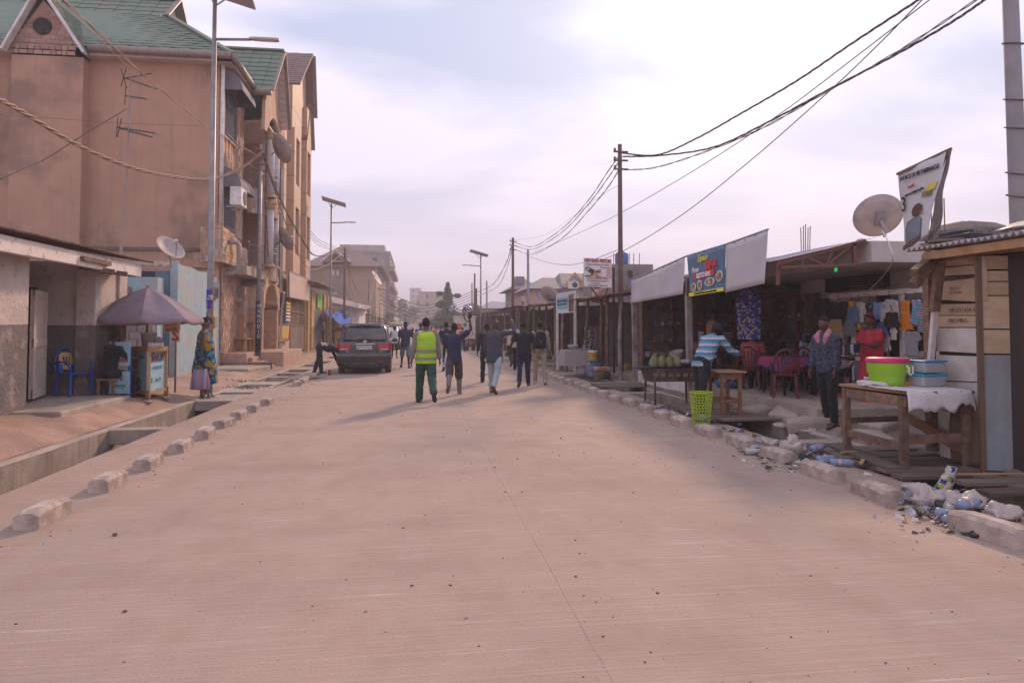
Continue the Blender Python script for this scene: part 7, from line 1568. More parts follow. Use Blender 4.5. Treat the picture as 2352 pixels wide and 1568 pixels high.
q=basis(pr['o']) @ ((pr['A'][0][2]+pr['A'][1][2])/2+V((0,.06,-.03)));fs=E('folded_shorts',q,'navy sports shorts with white side stripes in the red-dressed woman\'s hands','shorts');b=MB();b.rings([[V((x,y,z)) for x,y in ((-.05,-.13),(.05,-.13),(.05,.13),(-.05,.13))] for z in (-.10,-.04,.03,.05)]);oo=b.build('cloth',NAVY,fs);soft(oo,.012,.03,3)
for k_ in range(3): MB().box(-.07,-.055,-.10+.03*k_,-.09+.03*k_,-.10,.04).build('side_stripe',WHITEC,fs)
# -- people inside the restaurant and stalls
pr=person('man in tan printed shirt standing among the goods in the open stall',V((7.0,16.3,.3)),R(-100),1.70,0,((2,3),(-2,3)),None,0,(0,0),('tee',cloth('tan_print',(.27,.15,.075),(.2,.11,.06),20),-.1),('jeans',DENIM),('shoe',SOLE),'short')
pr=person('seated person in red striped polo and red cap behind the grill',V((7.0,14.3,.3)),R(-40),1.62,0,((82,84),(80,82)),(((-.2,.3,-.9),(-.05,.8,-.5)),((.2,.3,-.9),(.05,.8,-.5))),14,(0,0),('polo',stripes('red_stripe_polo',[(.42,.05,.06),(.30,.03,.04),(.5,.25,.25)],2,.045),-.05),('trousers',BLACKC),('shoe',SOLE),'crop',sit=.5);cap_on(pr,cloth('red_cap',(.5,.02,.03)))
pr=person('person in dark green shirt crouching over goods at the back of the stall',V((8.3,17.6,.3)),R(-60),1.66,0,((85,90),(85,90)),None,22,(0,0),('tee',cloth('bottle_green',(.015,.07,.07)),-.05),('trousers',BLACKC),('shoe',SOLE),'short',sit=.45)
pr=person('man in rasta-coloured shirt on the phone at the restaurant table',V((8.5,12.9,.3)),R(70),1.70,0,((84,86),(80,84)),(((-.2,.35,-.9),(.1,.95,.1)),((.35,.5,-.75),(-.35,-.1,.95))),2,(0,0),('tee',stripes('rasta',[(.05,.22,.06),(.50,.35,.03),(.40,.05,.04),(.05,.10,.05)],0,.22),-.05),('trousers',BLACKC),('shoe',SOLE),'short',sit=.47)
pr=person('seated person in white and black patterned shirt with back to the road',V((8.0,13.7,.3)),R(-60),1.66,0,((84,86),(80,84)),None,10,(0,-12),('tee',cells('snake_print',[(.42,.38,.34),(.10,.09,.085),(.36,.32,.29)],22),-.05,1.3),('trousers',DENIM),('shoe',SOLE),'short',sit=.47)
pr=person('shopper in orange-red dress standing inside the boutique stall',V((7.6,27.5,.2)),R(10),1.68,0,((2,2),(-2,2)),None,0,(0,0),(None,None),('dress',cloth('vermilion',(.42,.06,.02)),-.72,.26),('sandal',SOLE),'short',far=True)
# ================================================================== dark minivan seen from behind
CARP=M('car_black',(.012,.011,.013),(.017,.016,.018),3,.25,spec=.5,coat=.6,dirt=(.2,.14,.11),dscale=1.8,damt=.22)
def van(label,loc,rz,paint,W=1.84,Hh=1.74,Ln=4.6,plate='6771AY/01',detail=True):
 o=E('minivan',loc,label,'car',None,rz);w=W/2
 def ring(y,pts): return [V((x,y,z)) for x,z in pts]+[V((-x,y,z)) for x,z in pts[::-1]]
 st=[(-.045,.90,.32,1.05),(-.04,.92,.30,1.06),(.06,.97,.28,1.07),(.3,.99,.27,1.08),(1.2,1.0,.25,1.06),(2.4,1.0,.25,1.02),(3.3,.99,.25,.98),(4.2,.93,.27,.86),(4.52,.80,.32,.70),(4.6,.62,.40,.60)]
 b=MB();b.rings([ring(y,[(0.3*w*s,z0),(.92*w*s,z0),(.985*w*s,z0+.18),(1.0*w*s,(z0+z1)/2),(.985*w*s,z1-.12),(.93*w*s,z1),(.3*w*s,z1+.01)]) for y,s,z0,z1 in st]);body=b.build('body',paint,o,smooth=True);md=body.modifiers.new('s','SUBSURF');md.levels=md.render_levels=2
 gs=[(-.03,1.06,1.07,.92),(-.02,1.06,1.09,.92),(.12,1.06,1.22,.885),(.30,1.05,1.45,.82),(.46,1.05,Hh-.055,.76),(.75,1.05,Hh-.01,.74),(1.6,1.04,Hh+.01,.75),(2.5,1.02,Hh-.02,.75),(3.0,1.0,1.42,.79),(3.6,.97,1.02,.84)]
 b=MB();b.rings([ring(y,[(.3*w,z0-.05),(.93*w,z0-.05),(.93*w,z0),(tw*w+.05,z0+(z1-z0)*.75),(tw*w,max(z1-.03,z0+.01)),(tw*w*.8,z1),(.2*w,z1+.012)]) for y,z0,z1,tw in gs]);cb_=b.build('cabin',paint,o,smooth=True);md=cb_.modifiers.new('s','SUBSURF');md.levels=md.render_levels=2
 # rear window, following the tailgate slope
 def tg(u,z): t=(z-1.05)/(Hh-.06-1.05);y=-.02+.42*max(0,t)**1.1;return V((u*w*(.87-.13*t),y-.022-.02*(1-u*u),z))
 GL=M('car_glass',(.035,.032,.034),(.05,.045,.047),2,.12,spec=.6,dirt=(.25,.18,.15),dscale=2,damt=.3)
 b=MB();b.grid(10,5,lambda u,v: tg((2*u-1)*.93,1.17+(Hh-.13-1.17)*v));rw=b.build('rear_window',GL,body,smooth=True,solid=.006)
 MB().bar(tg(.25,1.19)+V((0,-.02,0)),tg(-.28,1.215)+V((0,-.025,0)),.015,.02).build('wiper',BLACKM,body)
 b=MB();b.bar(V((-.62*w,.40,Hh-.03)),V((.62*w,.40,Hh-.03)),.20,.045);b.build('roof_spoiler',paint,body,bev=.015)
 REDL=M('tail_lamp',(.33,.018,.022),rough=.2,spec=.5,coat=.4);CLR=M('lamp_clear',(.40,.28,.26),rough=.25)
 for sx in (-1,1):
  b=MB();b.rings([[V((sx*x,y-.03,z)) for x,z in ((x0,z1),(x0+.02,z0),(x1,z0-.0),(x1+.0,z1))] for y,x0,x1,z0,z1 in ((-.035,.46*w+.02,.90*w,.82,1.06),(.08,.52*w,.985*w,.82,1.08),(.36,.9*w,1.005*w,.90,1.07))]);lp=b.build('tail_lamp',REDL,o,bev=.012)
  MB().box(*sorted((sx*.60*w,sx*.88*w)),-.078,-.06,.835,.89).build('clear_lens',CLR,lp)
 MB().box(-.33*w,.40*w,-.085,-.04,1.02,1.045).build('chrome_strip',M('chrome',(.6,.55,.54),rough=.2,metal=.9),o,bev=.006)
 em=Matrix.Translation((.02,-.055,1.12)) @ Matrix.Rotation(R(75),4,'X');b=MB()
 for rx,ry,cy in ((.062,.042,0),(.042,.016,.022),(.018,.036,.0)): b.tube([em @ V((rx*math.cos(a),cy+ry*math.sin(a),0)) for a in [i*PI/9 for i in range(19)]],.006,5)
 b.build('emblem',MATS['chrome'],o)
 pl=MB().box(-.26,.26,-.072,-.045,.855,.975).build('number_plate',M('plate_white',(.62,.58,.57),rough=.5),o,bev=.004)
 if plate: TXT(plate,.115,M('plate_ink',(.03,.03,.05),rough=.6),pl,plane_mx((.03,-.075,.915),(1,0,0),(0,0,1)),world=False,sx=.86,bold=.002);MB().box(-.245,-.20,-.076,-.071,.87,.955).build('plate_flag',M('plate_blue',(.06,.16,.4),rough=.5),pl)
 TXT('240 u',.045,MATS['chrome'],o,plane_mx((-.55,-.062,.785),(1,0,0),(0,0,1)),world=False);TXT('IPSUM',.042,MATS['chrome'],o,plane_mx((.56,-.062,.785),(1,0,0),(0,0,1)),world=False)
 b=MB();b.rings([[V((x*w,y,z)) for x,z in ((-1,.36),(1,.36),(1.01,.5),(1,.70),(-1,.70),(-1.01,.5))] for y in ()] or [[V((w*sx_,y,z)) for z,y in ((.30,.06),(.42,-.055),(.62,-.085),(.73,-.045),(.73,.15),(.30,.15))] for sx_ in (-.99,-.8,0,.8,.99)]);bm_=b.build('bumper',paint,o,bev=.015)
 MB().box(-.72*w,.72*w,-.02,.1,.25,.31).build('bumper_valance',BLACKM,bm_);MB().box(.55*w,.72*w,-.096,-.07,.42,.455).build('bumper_reflector',REDL,bm_)
 MB().cyl((.45*w,-.02,.27),(.45*w,.2,.27),.03,n=10).build('exhaust',STEEL,o)
 for sx in (-1,1):
  for y in (.85,3.6):
   wh=MB().lathe([(.20,-.1),(.30,-.105),(.325,-.07),(.33,0),(.325,.07),(.30,.105),(.20,.1)],24,(0,0,0),Matrix.Translation((sx*(w-.12),y,.33)) @ Matrix.Rotation(R(90),4,'Y')).build('wheel',M('tyre',(.03,.027,.026),(.06,.05,.045),6,.9,dirt=(.2,.15,.125),dscale=4,damt=.5),o,smooth=True)
   MB().lathe([(0.01,.02),(.10,.05),(.19,.03),(.205,0)],18,(0,0,0),Matrix.Translation((sx*(w-.06),y,.33)) @ Matrix.Rotation(R(90*sx),4,'Y')).build('rim',STEEL,wh)
  sw=MB();sw.add([V((sx*w*.945,.55,1.10)),V((sx*w*.945,2.75,1.08)),V((sx*(w*.77+.045),2.45,Hh-.16)),V((sx*(w*.765+.045),.72,Hh-.15))],[(0,1,2,3) if sx > 0 else (3,2,1,0)]);sw.build('side_window',GL,body,solid=.02)
  MB().ball((sx*(w+.11),2.85,1.12),(.11,.06,.08),10,7).build('door_mirror',paint,o,smooth=True);MB().bar((sx*w*.93,2.85,1.06),(sx*(w+.06),2.85,1.10),.05).build('mirror_arm',BLACKM,o)
  MB().box(*sorted((sx*w*.985,sx*w*1.005)),1.3,1.5,.90,.93).build('door_handle',paint,body)
  MB().bar((sx*.70*w,.8,Hh+.0),(sx*.70*w,2.6,Hh+.0),.03).build('roof_rail',BLACKM,o)
 b=MB();b.add([V((-.62*w,2.52,Hh-.05)),V((.62*w,2.52,Hh-.05)),V((.8*w,3.5,1.05)),V((-.8*w,3.5,1.05))],[(0,1,2,3)]);b.build('windscreen',GL,body,solid=.02)
 b=MB();b.box(-.8*w,.8*w,.3,4.2,.2,.28);b.build('underbody',BLACKM,o)
 return o
p=at(836,860);van('dusty dark minivan parked on the left with red tail lamps',(p.x,p.y+.05,0),R(1.5),CARP)
p=at(903,800);van('white van with head lamps far behind the parked minivan',(p.x-.35,p.y,0),R(181),M('car_white',(.55,.52,.5),rough=.35,dirt=(.3,.24,.2),dscale=2,damt=.3),plate=None)

# ================================================================== phone-credit kiosk
KB=M('kiosk_blue',(.30,.50,.58),(.25,.43,.51),3,.7,.2,dirt=(.30,.27,.25),dscale=2.5,damt=.4);KF=M('kiosk_frame',(.42,.22,.07),(.36,.18,.06),5,.7,.2)
ZK=.17;c0=at(339,920,ZK);KL=at(299,912.5,ZK);KR=at(382,910,ZK)
KS=E('phone_credit_kiosk',c0,'blue painted phone-credit kiosk box with SHOP lettering and ochre frame','kiosk')
hk=PY(340,802,c0.y).z
def face(A,B,name,z0=ZK+.13):
 d=(B-A);L_=d.length;d.normalize();n=facing(V((d.y,-d.x,0)),A)
 pn=MB().box(-.5,.5,-.5,.5,-.5,.5,mx((A+B)/2+V((0,0,(hk+z0)/2-ZK))-n*.02,d,(0,0,1),L_,hk-z0,.025)).build(name,KB,KS,True)
 for t,nm in ((0,'stile'),(1,'stile')): MB().bar(A.lerp(B,.045+.91*t)+V((0,0,.06)),A.lerp(B,.045+.91*t)+V((0,0,hk-A.z)),.055,.05,n).build(nm,KF,pn,True)
 for z in (z0+.02,hk-.02): MB().bar(A+V((0,0,z-A.z)),B+V((0,0,z-A.z)),.05,.055).build('rail',KF,pn,True)
 return pn,d,n,L_
fL,dL,nL,LL=face(KL,c0,'left_panel');fR,dR,nR,LR=face(c0,KR,'right_panel')
back=KL+(KR-c0);
for A,B in ((KL,back),(back,KR)):
 d=(B-A);MB().box(-.5,.5,-.5,.5,-.5,.5,mx((A+B)/2+V((0,0,(hk+.3)/2-ZK)),d,(0,0,1),d.length,hk-.3,.02)).build('rear_panel',KB,KS,True)
b=MB();cc=(KL+KR)/2;b.prism([V((q.x,q.y,hk))+(q-cc).normalized()*.03*V((1,1,0)).length*.5 for q in (KL,c0,KR,back)],V((0,0,.035)));ct=b.build('counter_top',WOOD_L,KS,True)
for q in (KL,c0,KR,back): MB().bar((q.x,q.y,ZK-.06),(q.x,q.y,ZK+.2),.06).build('leg',WOOD,KS,True);MB().ball((q.x,q.y-.02,ZK-.02),(.11,.09,.04),8,5).build('foot_stone',CONC,KS,True)
RP=M('sign_red',(.30,.02,.02),rough=.8);DB=M('sign_teal',(.02,.10,.15),rough=.7);BP_=M('sign_black',(.04,.035,.04),rough=.8)
def kt(f,A,B,n,u,z,s,size,mat,sx=.9,bold=0.,al='CENTER'): p=A.lerp(B,u)+V((0,0,z-A.z))+n*.012;TXT(s,size,mat,f,plane_mx(p,B-A,(0,0,1)),sx=sx,bold=bold,align=al)
for s,z,sz in (('VENTE',hk-.13,.11),('1GB 48h°°',hk-.26,.085),('2GB 48h°°',hk-.37,.085),('3GB 48h°°',hk-.48,.085)): kt(fL,KL,c0,nL,.13,z,s,sz,RP,.85,0,'LEFT')
kt(fL,KL,c0,nL,.52,hk-.74,'$',.42,RP,1.15,.012);p=KL.lerp(c0,.50)+V((0,0,hk-.73-KL.z))+nL*.018;TXT('$',.42,DB,fL,plane_mx(p,dL,(0,0,1)),sx=1.15,bold=.012)
kt(fR,c0,KR,nR,.50,hk-.17,'SHOP',.25,RP,1.05,.010);p=c0.lerp(KR,.48)+V((0,0,hk-.165-c0.z))+nR*.018;TXT('SHOP',.25,BP_,fR,plane_mx(p,dR,(0,0,1)),sx=1.05,bold=.002)
kt(fR,c0,KR,nR,.5,hk-.38,'YEP/TR/TXT T',.095,M('sign_blue',(.05,.10,.24),rough=.7),.85);kt(fR,c0,KR,nR,.5,hk-.62,'↗↙  O',.13,BP_,.7)
kt(fR,c0,KR,nR,.55,hk-.82,'Vente  carte',.075,MATS['sign_blue'],.7)
MB().box(-.5,.5,-.5,.5,-.5,.5,mx(c0.lerp(KR,.16)+V((0,0,hk-.62-c0.z))+nR*.015,dR,(0,0,1),.045,.12,.006)).build('green_mark',M('sign_green',(.03,.2,.08),rough=.7),fR,True)
# side boards beside the kiosk
p0,p1=at(250,918,.2),at(297,918,.2);d=p1-p0;n=V((d.y,-d.x,0)).normalized();n=n if n.y < 0 else -n
SB2=E('credit_signboards',p0.lerp(p1,.5),'two hand-painted blue signboards reading m-pesa and orange beside the kiosk','signboard')
for z0,z1 in ((.12,.55),(.66,1.12)):
 bd=MB().box(-.5,.5,-.5,.5,-.5,.5,mx(p0.lerp(p1,.5)+V((0,0,(z0+z1)/2)),d,(0,0,1),d.length,z1-z0,.02)).build('board',KB,SB2,True)
 q=p0.lerp(p1,.5)+n*.014
 if z0 > .5: TXT('m-pesa',.13,RP,bd,plane_mx(q+V((0,0,.77)),d,(0,0,1)),sx=.85,bold=.003);MB().box(-.5,.5,-.5,.5,-.5,.5,mx(q+V((0,0,.98)),d,(0,.1,1),.11,.2,.006)).build('phone_mark',RP,bd,True);MB().box(-.5,.5,-.5,.5,-.5,.5,mx(q+n*.004+V((0,0,1.01)),d,(0,.1,1),.075,.11,.006)).build('phone_screen',KB,bd,True)
 else: TXT('orange',.11,BP_,bd,plane_mx(q+V((0,0,.28)),d,(0,0,1)),sx=.85);TXT('↗↙',.16,RP,bd,plane_mx(q+V((0,0,.43)),d,(0,0,1)),sx=.9,bold=.004)
for t in (.05,.95): q=p0.lerp(p1,t)-n*.03;MB().bar(q-V((0,0,.1)),q+V((0,0,1.0)),.05).build('stake',M('blue_stake',(.03,.08,.3),rough=.6),SB2,True)
# bucket and packets on the counter
bk=E('clear_bucket',V((cc.x-.02,cc.y,hk+.035)),'translucent plastic bucket with wire handle on the kiosk counter','bucket')
MB().lathe([(.0,0),(.115,0),(.15,.26),(.158,.26),(.158,.285),(.145,.285),(.11,.015),(0,.015)],20).build('pail',M('clear_plastic',(.62,.56,.53),rough=.35,alpha=.75),bk,smooth=True);MB().lathe([(0,.01),(.112,.012),(.125,.11),(0,.11)],18).build('contents',M('peach_contents',(.45,.27,.18),rough=.8),bk);MB().tube([(.155*math.cos(a),.155*math.sin(a),.27-.12*math.sin(a)) for a in [i*PI/10 for i in range(11)]],.006,5).build('handle',BLACKM,bk,smooth=True)
for i in range(6):
 q=c0.lerp(KR,.14+.15*i);q=q.lerp(cc,.28);MB_=MB().box(-.045,.045,-.04,.04,0,.085);oo=MB_.build('cigarette_packet',M('packet_white',(.55,.5,.48),rough=.6,var=.15),bev=.003);oo.location=(q.x,q.y,hk+.036);oo.rotation_euler=(0,0,math.atan2(dR.y,dR.x));T(oo,f'white packet in the row along the kiosk counter, {ordinal(i)} from the corner','packet','packets on the kiosk counter')
oo=MB().box(-.06,.06,-.03,.03,0,.14).build('milk_carton',M('carton',(.5,.46,.46),(.12,.13,.3),9,.6),bev=.004);q=cc.lerp(KR,.45);oo.location=(q.x,q.y-.02,hk+.10);oo.rotation_euler=(.5,.5,.4);T(oo,'tilted carton lying on the packets behind the bucket','carton')
stl=E('wooden_stool',(-5.86,14.85,.2),'low wooden stool under the kiosk attendant','stool')
MB().box(-.17,.17,-.17,.17,.38,.42).build('seat',WOOD,stl)
for sx in (-.13,.13):
 for sy in (-.13,.13): MB().bar((sx,sy,0),(sx,sy,.38),.04).build('leg',WOOD,stl)
# umbrella
uc=V((cc.x-.10,cc.y+.12,0));UM=E('market_umbrella',uc,'large faded mauve market umbrella shading the kiosk','umbrella')
uz=PY(338,661,uc.y).z;rimz=PY(340,733,uc.y).z;rad=1.09
UMC=M('mauve_canvas',(.25,.195,.23),(.20,.155,.185),3,.9,.25,18,dirt=(.32,.2,.17),dscale=2,damt=.45)
n=8;b=MB();seg=7
def upt(a,t):
 k8=a/(2*PI)*n;fr=k8-math.floor(k8);sag=math.sin(PI*fr);r_=rad*(t**.9)*(1-.09*sag*t);z=uz-(uz-rimz)*(t**1.2)-.13*sag*t*(1-t)*1.2-.01*sag*t*t+.03*noise.noise((a*2,t*3,4))*t
 return uc+V((r_*math.cos(a+.25),r_*math.sin(a+.25),z))
vs=[];na=n*6
b.rings([[upt(2*PI*j/na,max(.02,i/9)) for j in range(na)] for i in range(10)],True,False)
b.build('canopy',UMC,UM,True,False,solid=.005)
b=MB();b.rings([[upt(2*PI*j/na,1.0) for j in range(na)],[upt(2*PI*j/na,1.0)+V((0,0,-.07-.05*math.sin(PI*((j/6) % 1)))) +V((.012*math.cos(j),.012*math.sin(j*2),0)) for j in range(na)]],False,False);b.build('valance',UMC,UM,True,True,solid=.004)
MB().tube([uc+V((.02,0,.1)),uc+V((0,0,uz+.05))],.022,8).build('pole',WOOD_L,UM,True)
for k in range(n): a=2*PI*k/n;MB().tube([uc+V((0,0,uz-.06)),upt(a,.5)-V((0,0,.02)),upt(a,.98)-V((0,0,.02))],.008,5).build('rib',STEEL,UM,True);MB().tube([uc+V((0,0,uz-.55)),upt(a,.5)-V((0,0,.03))],.007,5).build('strut',STEEL,UM,True)
sgn=E('card_sign',upt(-.25-R(60),.9),'brown card sign with red MONEY lettering hanging from the umbrella rim','sign')
A,B=PY(398,738,uc.y-.6),PY(413,741,uc.y-.6);A,B=PY(374,741,uc.y-.75),PY(414,738,uc.y-.75)
q=[A,B,B+V((0,0,-.16)),A+V((.03,0,-.22))];MB().prism(q,V((0,.012,0))).build('card',M('card_brown',(.30,.18,.10),(.25,.15,.08),5,.9),sgn,True)
p=(A+B)/2;TXT('MONEY',.085,RP,sgn,plane_mx(p+V((.0,-.008,-.06)),B-A,(0,0,1)),sx=.8,bold=.003);TXT('084333D',.075,BP_,sgn,plane_mx(p+V((.0,-.008,-.145)),B-A+V((0,0,.02)),(0,0,1)),sx=.8,bold=.002)
ds=E('dollar_board',PY(405,786,18.6),'cream board painted with a large red S behind the kiosk','sign');q=[PY(393,757,18.4),PY(413,756,18.4),PY(413,786,18.4),PY(394,785,18.4)];MB().prism(q,V((0,.02,0))).build('board',M('cream_board',(.48,.40,.31),rough=.8),ds,True);TXT('S',.36,RP,ds,plane_mx((q[0]+q[2])/2+V((0,-.012,0)),(1,0,0),(0,0,1)),sx=1.0,bold=.014);MB().bar((q[3]+q[2])/2-V((0,-.03,1.4)),(q[0]+q[1])/2+V((0,.03,0)),.04).build('stake',WOOD,ds,True)

# ================================================================== moulded plastic chairs
def chair(label,loc,rz,mat,group='plastic chairs',panel=None):
 o=E('plastic_chair',loc,label,'chair',group,rz)
 b=MB();b.rings([[V((x*s,y*s+.0,z)) for x,y in ((-.21,-.20),(.21,-.20),(.23,.21),(-.23,.21))] for z,s in ((.405,.95),(.42,1),(.435,.99))]);b.build('seat',mat,o,bev=.012)
 for sx in (-1,1):
  b=MB();b.rings([[V((sx*(.20+.03*t)+dx,.19+.03*t+dy,z)) for dx,dy in ((-.025,-.02),(.025,-.02),(.025,.02),(-.025,.02))] for t,z in ((1,0),(.5,.2),(0,.43))]);b.build('leg',mat,o,bev=.008)
  b=MB();b.rings([[V((sx*(.18+.03*t)+dx,-.17-.06*t+dy,z)) for dx,dy in ((-.025,-.018),(.025,-.018),(.025,.018),(-.025,.018))] for t,z in ((1,0),(.5,.2),(0,.43))]);b.build('leg',mat,o,bev=.008)
 outer=[V((.215*math.cos(a)*(1.06-.06*math.sin(a)),-.19-.09*max(0,math.sin(a))-.03,.44+.46*math.sin(a)**.8)) for a in [PI*i/16 for i in range(17)]]
 MB().tube(outer,.022,8,sq=.8,up=(0,1,0)).build('back_frame',mat,o,smooth=True)
 if panel:
  b=MB();b.prism([V((x,-.215-.075*max(0,(z-.45)/.4),z)) for x,z in ((-.10,.50),(.10,.50),(.145,.68),(.13,.78),(.06,.825),(-.06,.825),(-.13,.78),(-.145,.68))],V((0,.015,0)));pn=b.build('back_panel',panel,o,bev=.006)
  for k in (-1,0,1): MB().bar((k*.035,-.206,.58),(k*.06,-.245,.74),.014,.02).build('back_slot',BLACKM,pn)
  for k in (-1,1): MB().bar((k*.13,-.2,.44),(k*.12,-.235,.6),.09,.015,(0,1,0)).build('back_cheek',mat,o)
 else:
  for k in range(5):
   x0,x1=(k-2)*.045,(k-2)*.075;MB().bar((x0,-.20,.44),(x1,-.285,.83-.02*abs(k-2)**1.5),.034,.012,(0,1,0)).build('back_slat',mat,o)
 for sx in (-1,1): MB().tube([(sx*.225,-.22,.62),(sx*.255,-.05,.655),(sx*.25,.14,.64),(sx*.225,.2,.56),(sx*.215,.2,.43)],.02,7).build('armrest',mat,o,smooth=True)
 return o
CB=M('chair_blue',(.015,.065,.30),(.02,.08,.34),4,.4,dirt=(.1,.09,.12),dscale=3,damt=.3);CM=M('chair_maroon',(.13,.035,.035),(.10,.03,.03),4,.45);CK=M('chair_black',(.018,.016,.017),rough=.45)
p=at(172,908,.3);chair('blue plastic armchair with beige back panel against the dark dado wall',(p.x,p.y-.05,.3),R(-122),CB,panel=M('chair_beige',(.48,.30,.13),rough=.5))
chair('maroon plastic chair at the near restaurant table edge',at(1803,912,.3),R(-25),CM)
chair('maroon plastic chair partly hidden behind its twin',at(1822,893,.3)+V((.3,.5,0)),R(160),CM)
chair('black plastic chair left of the cloth-covered restaurant table',at(1752,888,.3)+V((.2,0,0)),R(30),CK)
chair('black plastic chair at the rear of the restaurant by the shopfront',at(1740,880,.3)+V((.7,.5,0)),R(-70),CK)
chair('black plastic chair under the man with the phone',V((8.5,12.9,.3)),R(70),CK)
chair('maroon plastic seat under the patterned-shirt person',V((8.0,13.7,.3)),R(-60),CM)
chair('plastic chair under the red-capped person behind the grill',V((7.0,14.3,.3)),R(-40),CM)
# ================================================================== restaurant tables under printed cloths
WAX=cells('wax_print',[(.03,.03,.06),(.04,.10,.34),(.03,.03,.10),(.04,.12,.36),(.38,.04,.10)],8.5,.8,[0,.10,.2,.30,.46],rand=.35)
def cloth_table(label,loc,rz,w,l,h,mat,drop=.28):
 o=E('plastic_table',loc,label,'table',None,rz)
 MB().box(-w/2,w/2,-l/2,l/2,h-.035,h).build('table_top',CK,o)
 for sx in (-1,1):
  for sy in (-1,1): MB().tube([(sx*(w/2-.06),sy*(l/2-.06),0),(sx*(w/2-.08),sy*(l/2-.08),h-.03)],[.026,.045],8).build('leg',CK,o)
 c=E('tablecloth',V(loc)+V((0,0,h)),'blue and pink wax-print tablecloth, '+label.split(' ')[-2]+' side','tablecloth',None,rz);b=MB();nn=44
 per=[]
 for i in range(nn):
  a=2*PI*i/nn;m_=max(abs(math.cos(a)),abs(math.sin(a)));per.append((math.cos(a)/m_*(w/2+.012),math.sin(a)/m_*(l/2+.012),i))
 rows=[[V((x*.02,y*.02,.006)) for x,y,i in per],[V((x,y,.006)) for x,y,i in per]]
 for t in (.25,.6,1): rows.append([V((x*(1+.10*t+.05*t*math.sin(i*1.9)),y*(1+.10*t+.05*t*math.cos(i*1.7)),-drop*t*(.75+.25*math.sin(i*4*PI/nn+.6)))) for x,y,i in per])
 b.rings(rows,True,False);b.build('cloth',mat,c,smooth=True,solid=.003);return o
cloth_table('cloth-covered restaurant table with water bottles on the near side',at(1868,905,.3)+V((.25,.35,0)),R(4),.75,.8,.72,WAX)
cloth_table('cloth-covered restaurant table by the coat rail on the far side',V((7.3,13.35,.3)),R(2),.75,.9,.72,WAX)
def bottle(name,label,loc,mat,capm,h=.30,r=.042,rot=None,lab=None,group=None,crush=0.):
 o=E(name,loc,label,'bottle',group)
 if rot: o.rotation_euler=rot
 pr_=[(.0,0),(r*.9,.004),(r,.02),(r,.05),(r*.93,.07),(r,.09),(r,.14),(r*.92,.155),(r,.17),(r,.20),(r*.85,.235),(r*.4,.268),(r*.34,.28)]
 b=MB();b.lathe([(q,z*h/.3) for q,z in pr_],14)
 if crush: b.v=[(x*(1-crush*.5*max(0,math.sin(z*30+y*40))),y*(1-crush*(z/h)),z) for x,y,z in b.v]
 b.build('bottle_body',mat,o,smooth=True);MB().lathe([(r*.38,.275*h/.3),(r*.38,.3*h/.3),(0,.3*h/.3)],10).build('cap',capm,o)
 if lab: MB().lathe([(r*1.012,.095*h/.3),(r*1.012,.135*h/.3)],14).build('label',lab,o)
 return o
PETB=M('pet_blue',(.26,.32,.46),(.21,.26,.39),6,.3,spec=.5,alpha=.82,dirt=(.3,.25,.22),dscale=9,damt=.5);PETC=M('pet_clear',(.50,.47,.45),(.44,.41,.40),6,.25,spec=.5,alpha=.75);CAPB=M('cap_blue',(.02,.06,.4),rough=.4);LBL=M('label_print',(.55,.55,.6),(.35,.08,.1),26,.5);PETD=M('pet_dusty',(.34,.27,.25),(.28,.225,.21),6,.5,alpha=.9);CAPW=M('cap_white',(.6,.58,.55),rough=.4)
tc_=at(1868,905,.3)+V((.25,.35,.73))
bottle('water_bottle','blue-capped water bottle standing left on the near restaurant table',tc_+V((-.22,.12,0)),PETB,CAPB,.33,.042,lab=LBL);bottle('water_bottle','blue-capped water bottle standing right on the near restaurant table',tc_+V((.12,-.05,0)),PETB,CAPB,.33,.042,lab=LBL)

# ================================================================== charcoal grill with wrapped food
gA,gB,gC=at(1481,925.5),at(1505,931),at(1577,922.6)
GR=E('charcoal_grill',(gA+gC)/2,'rusty rectangular charcoal grill on thin legs beside the woman in stripes','grill')
x0,x1,y0,y1=gB.x-.12,gC.x+.05,gB.y+.02,gA.y+.12;zg_=.74
RG=M('grill_steel',(.085,.055,.042),(.06,.04,.033),5,.8,.3,dirt=(.26,.19,.15),dscale=4,damt=.4)
b=MB();b.rings([[V((xa,ya,z)) for xa,ya in ((x0+i_,y0+i_),(x1-i_,y0+i_),(x1-i_,y1-i_),(x0+i_,y1-i_))] for z,i_ in ((zg_-.26,.07),(zg_,0))],True,False);tr_=b.build('trough',RG,GR,True,solid=.012)
for k in range(6): MB().box(x0+.10+.16*k,x0+.2+.16*k,y0+.018,y0+.03,zg_-.16,zg_-.08).build('vent_plate',M('vent_rust',(.16,.10,.07),rough=.8,var=.3),tr_,True)
for q,d in ((gA,.03),(gB,.0),(gC,-.02),(V((gC.x-.0,gB.y+.1,0)),0)): MB().bar(q-V((0,0,.05)),V((q.x+d,q.y,zg_-.12)),.035).build('leg',RG,GR,True)
for k in range(13): x=x0+(x1-x0)*(k+.5)/13;MB().bar((x,y0,zg_+.012),(x,y1,zg_+.012),.012).build('grate_bar',BLACKM,GR,True)
MB().box(x0-.3,x0+.25,y0+.08,y1-.05,zg_+.02,zg_+.035).build('side_grate',BLACKM,GR,True)
LEAFW=M('banana_leaf',(.22,.21,.11),(.15,.14,.075),7,.85,.5,30,dirt=(.10,.07,.045),dscale=5,damt=.5,var=.12)
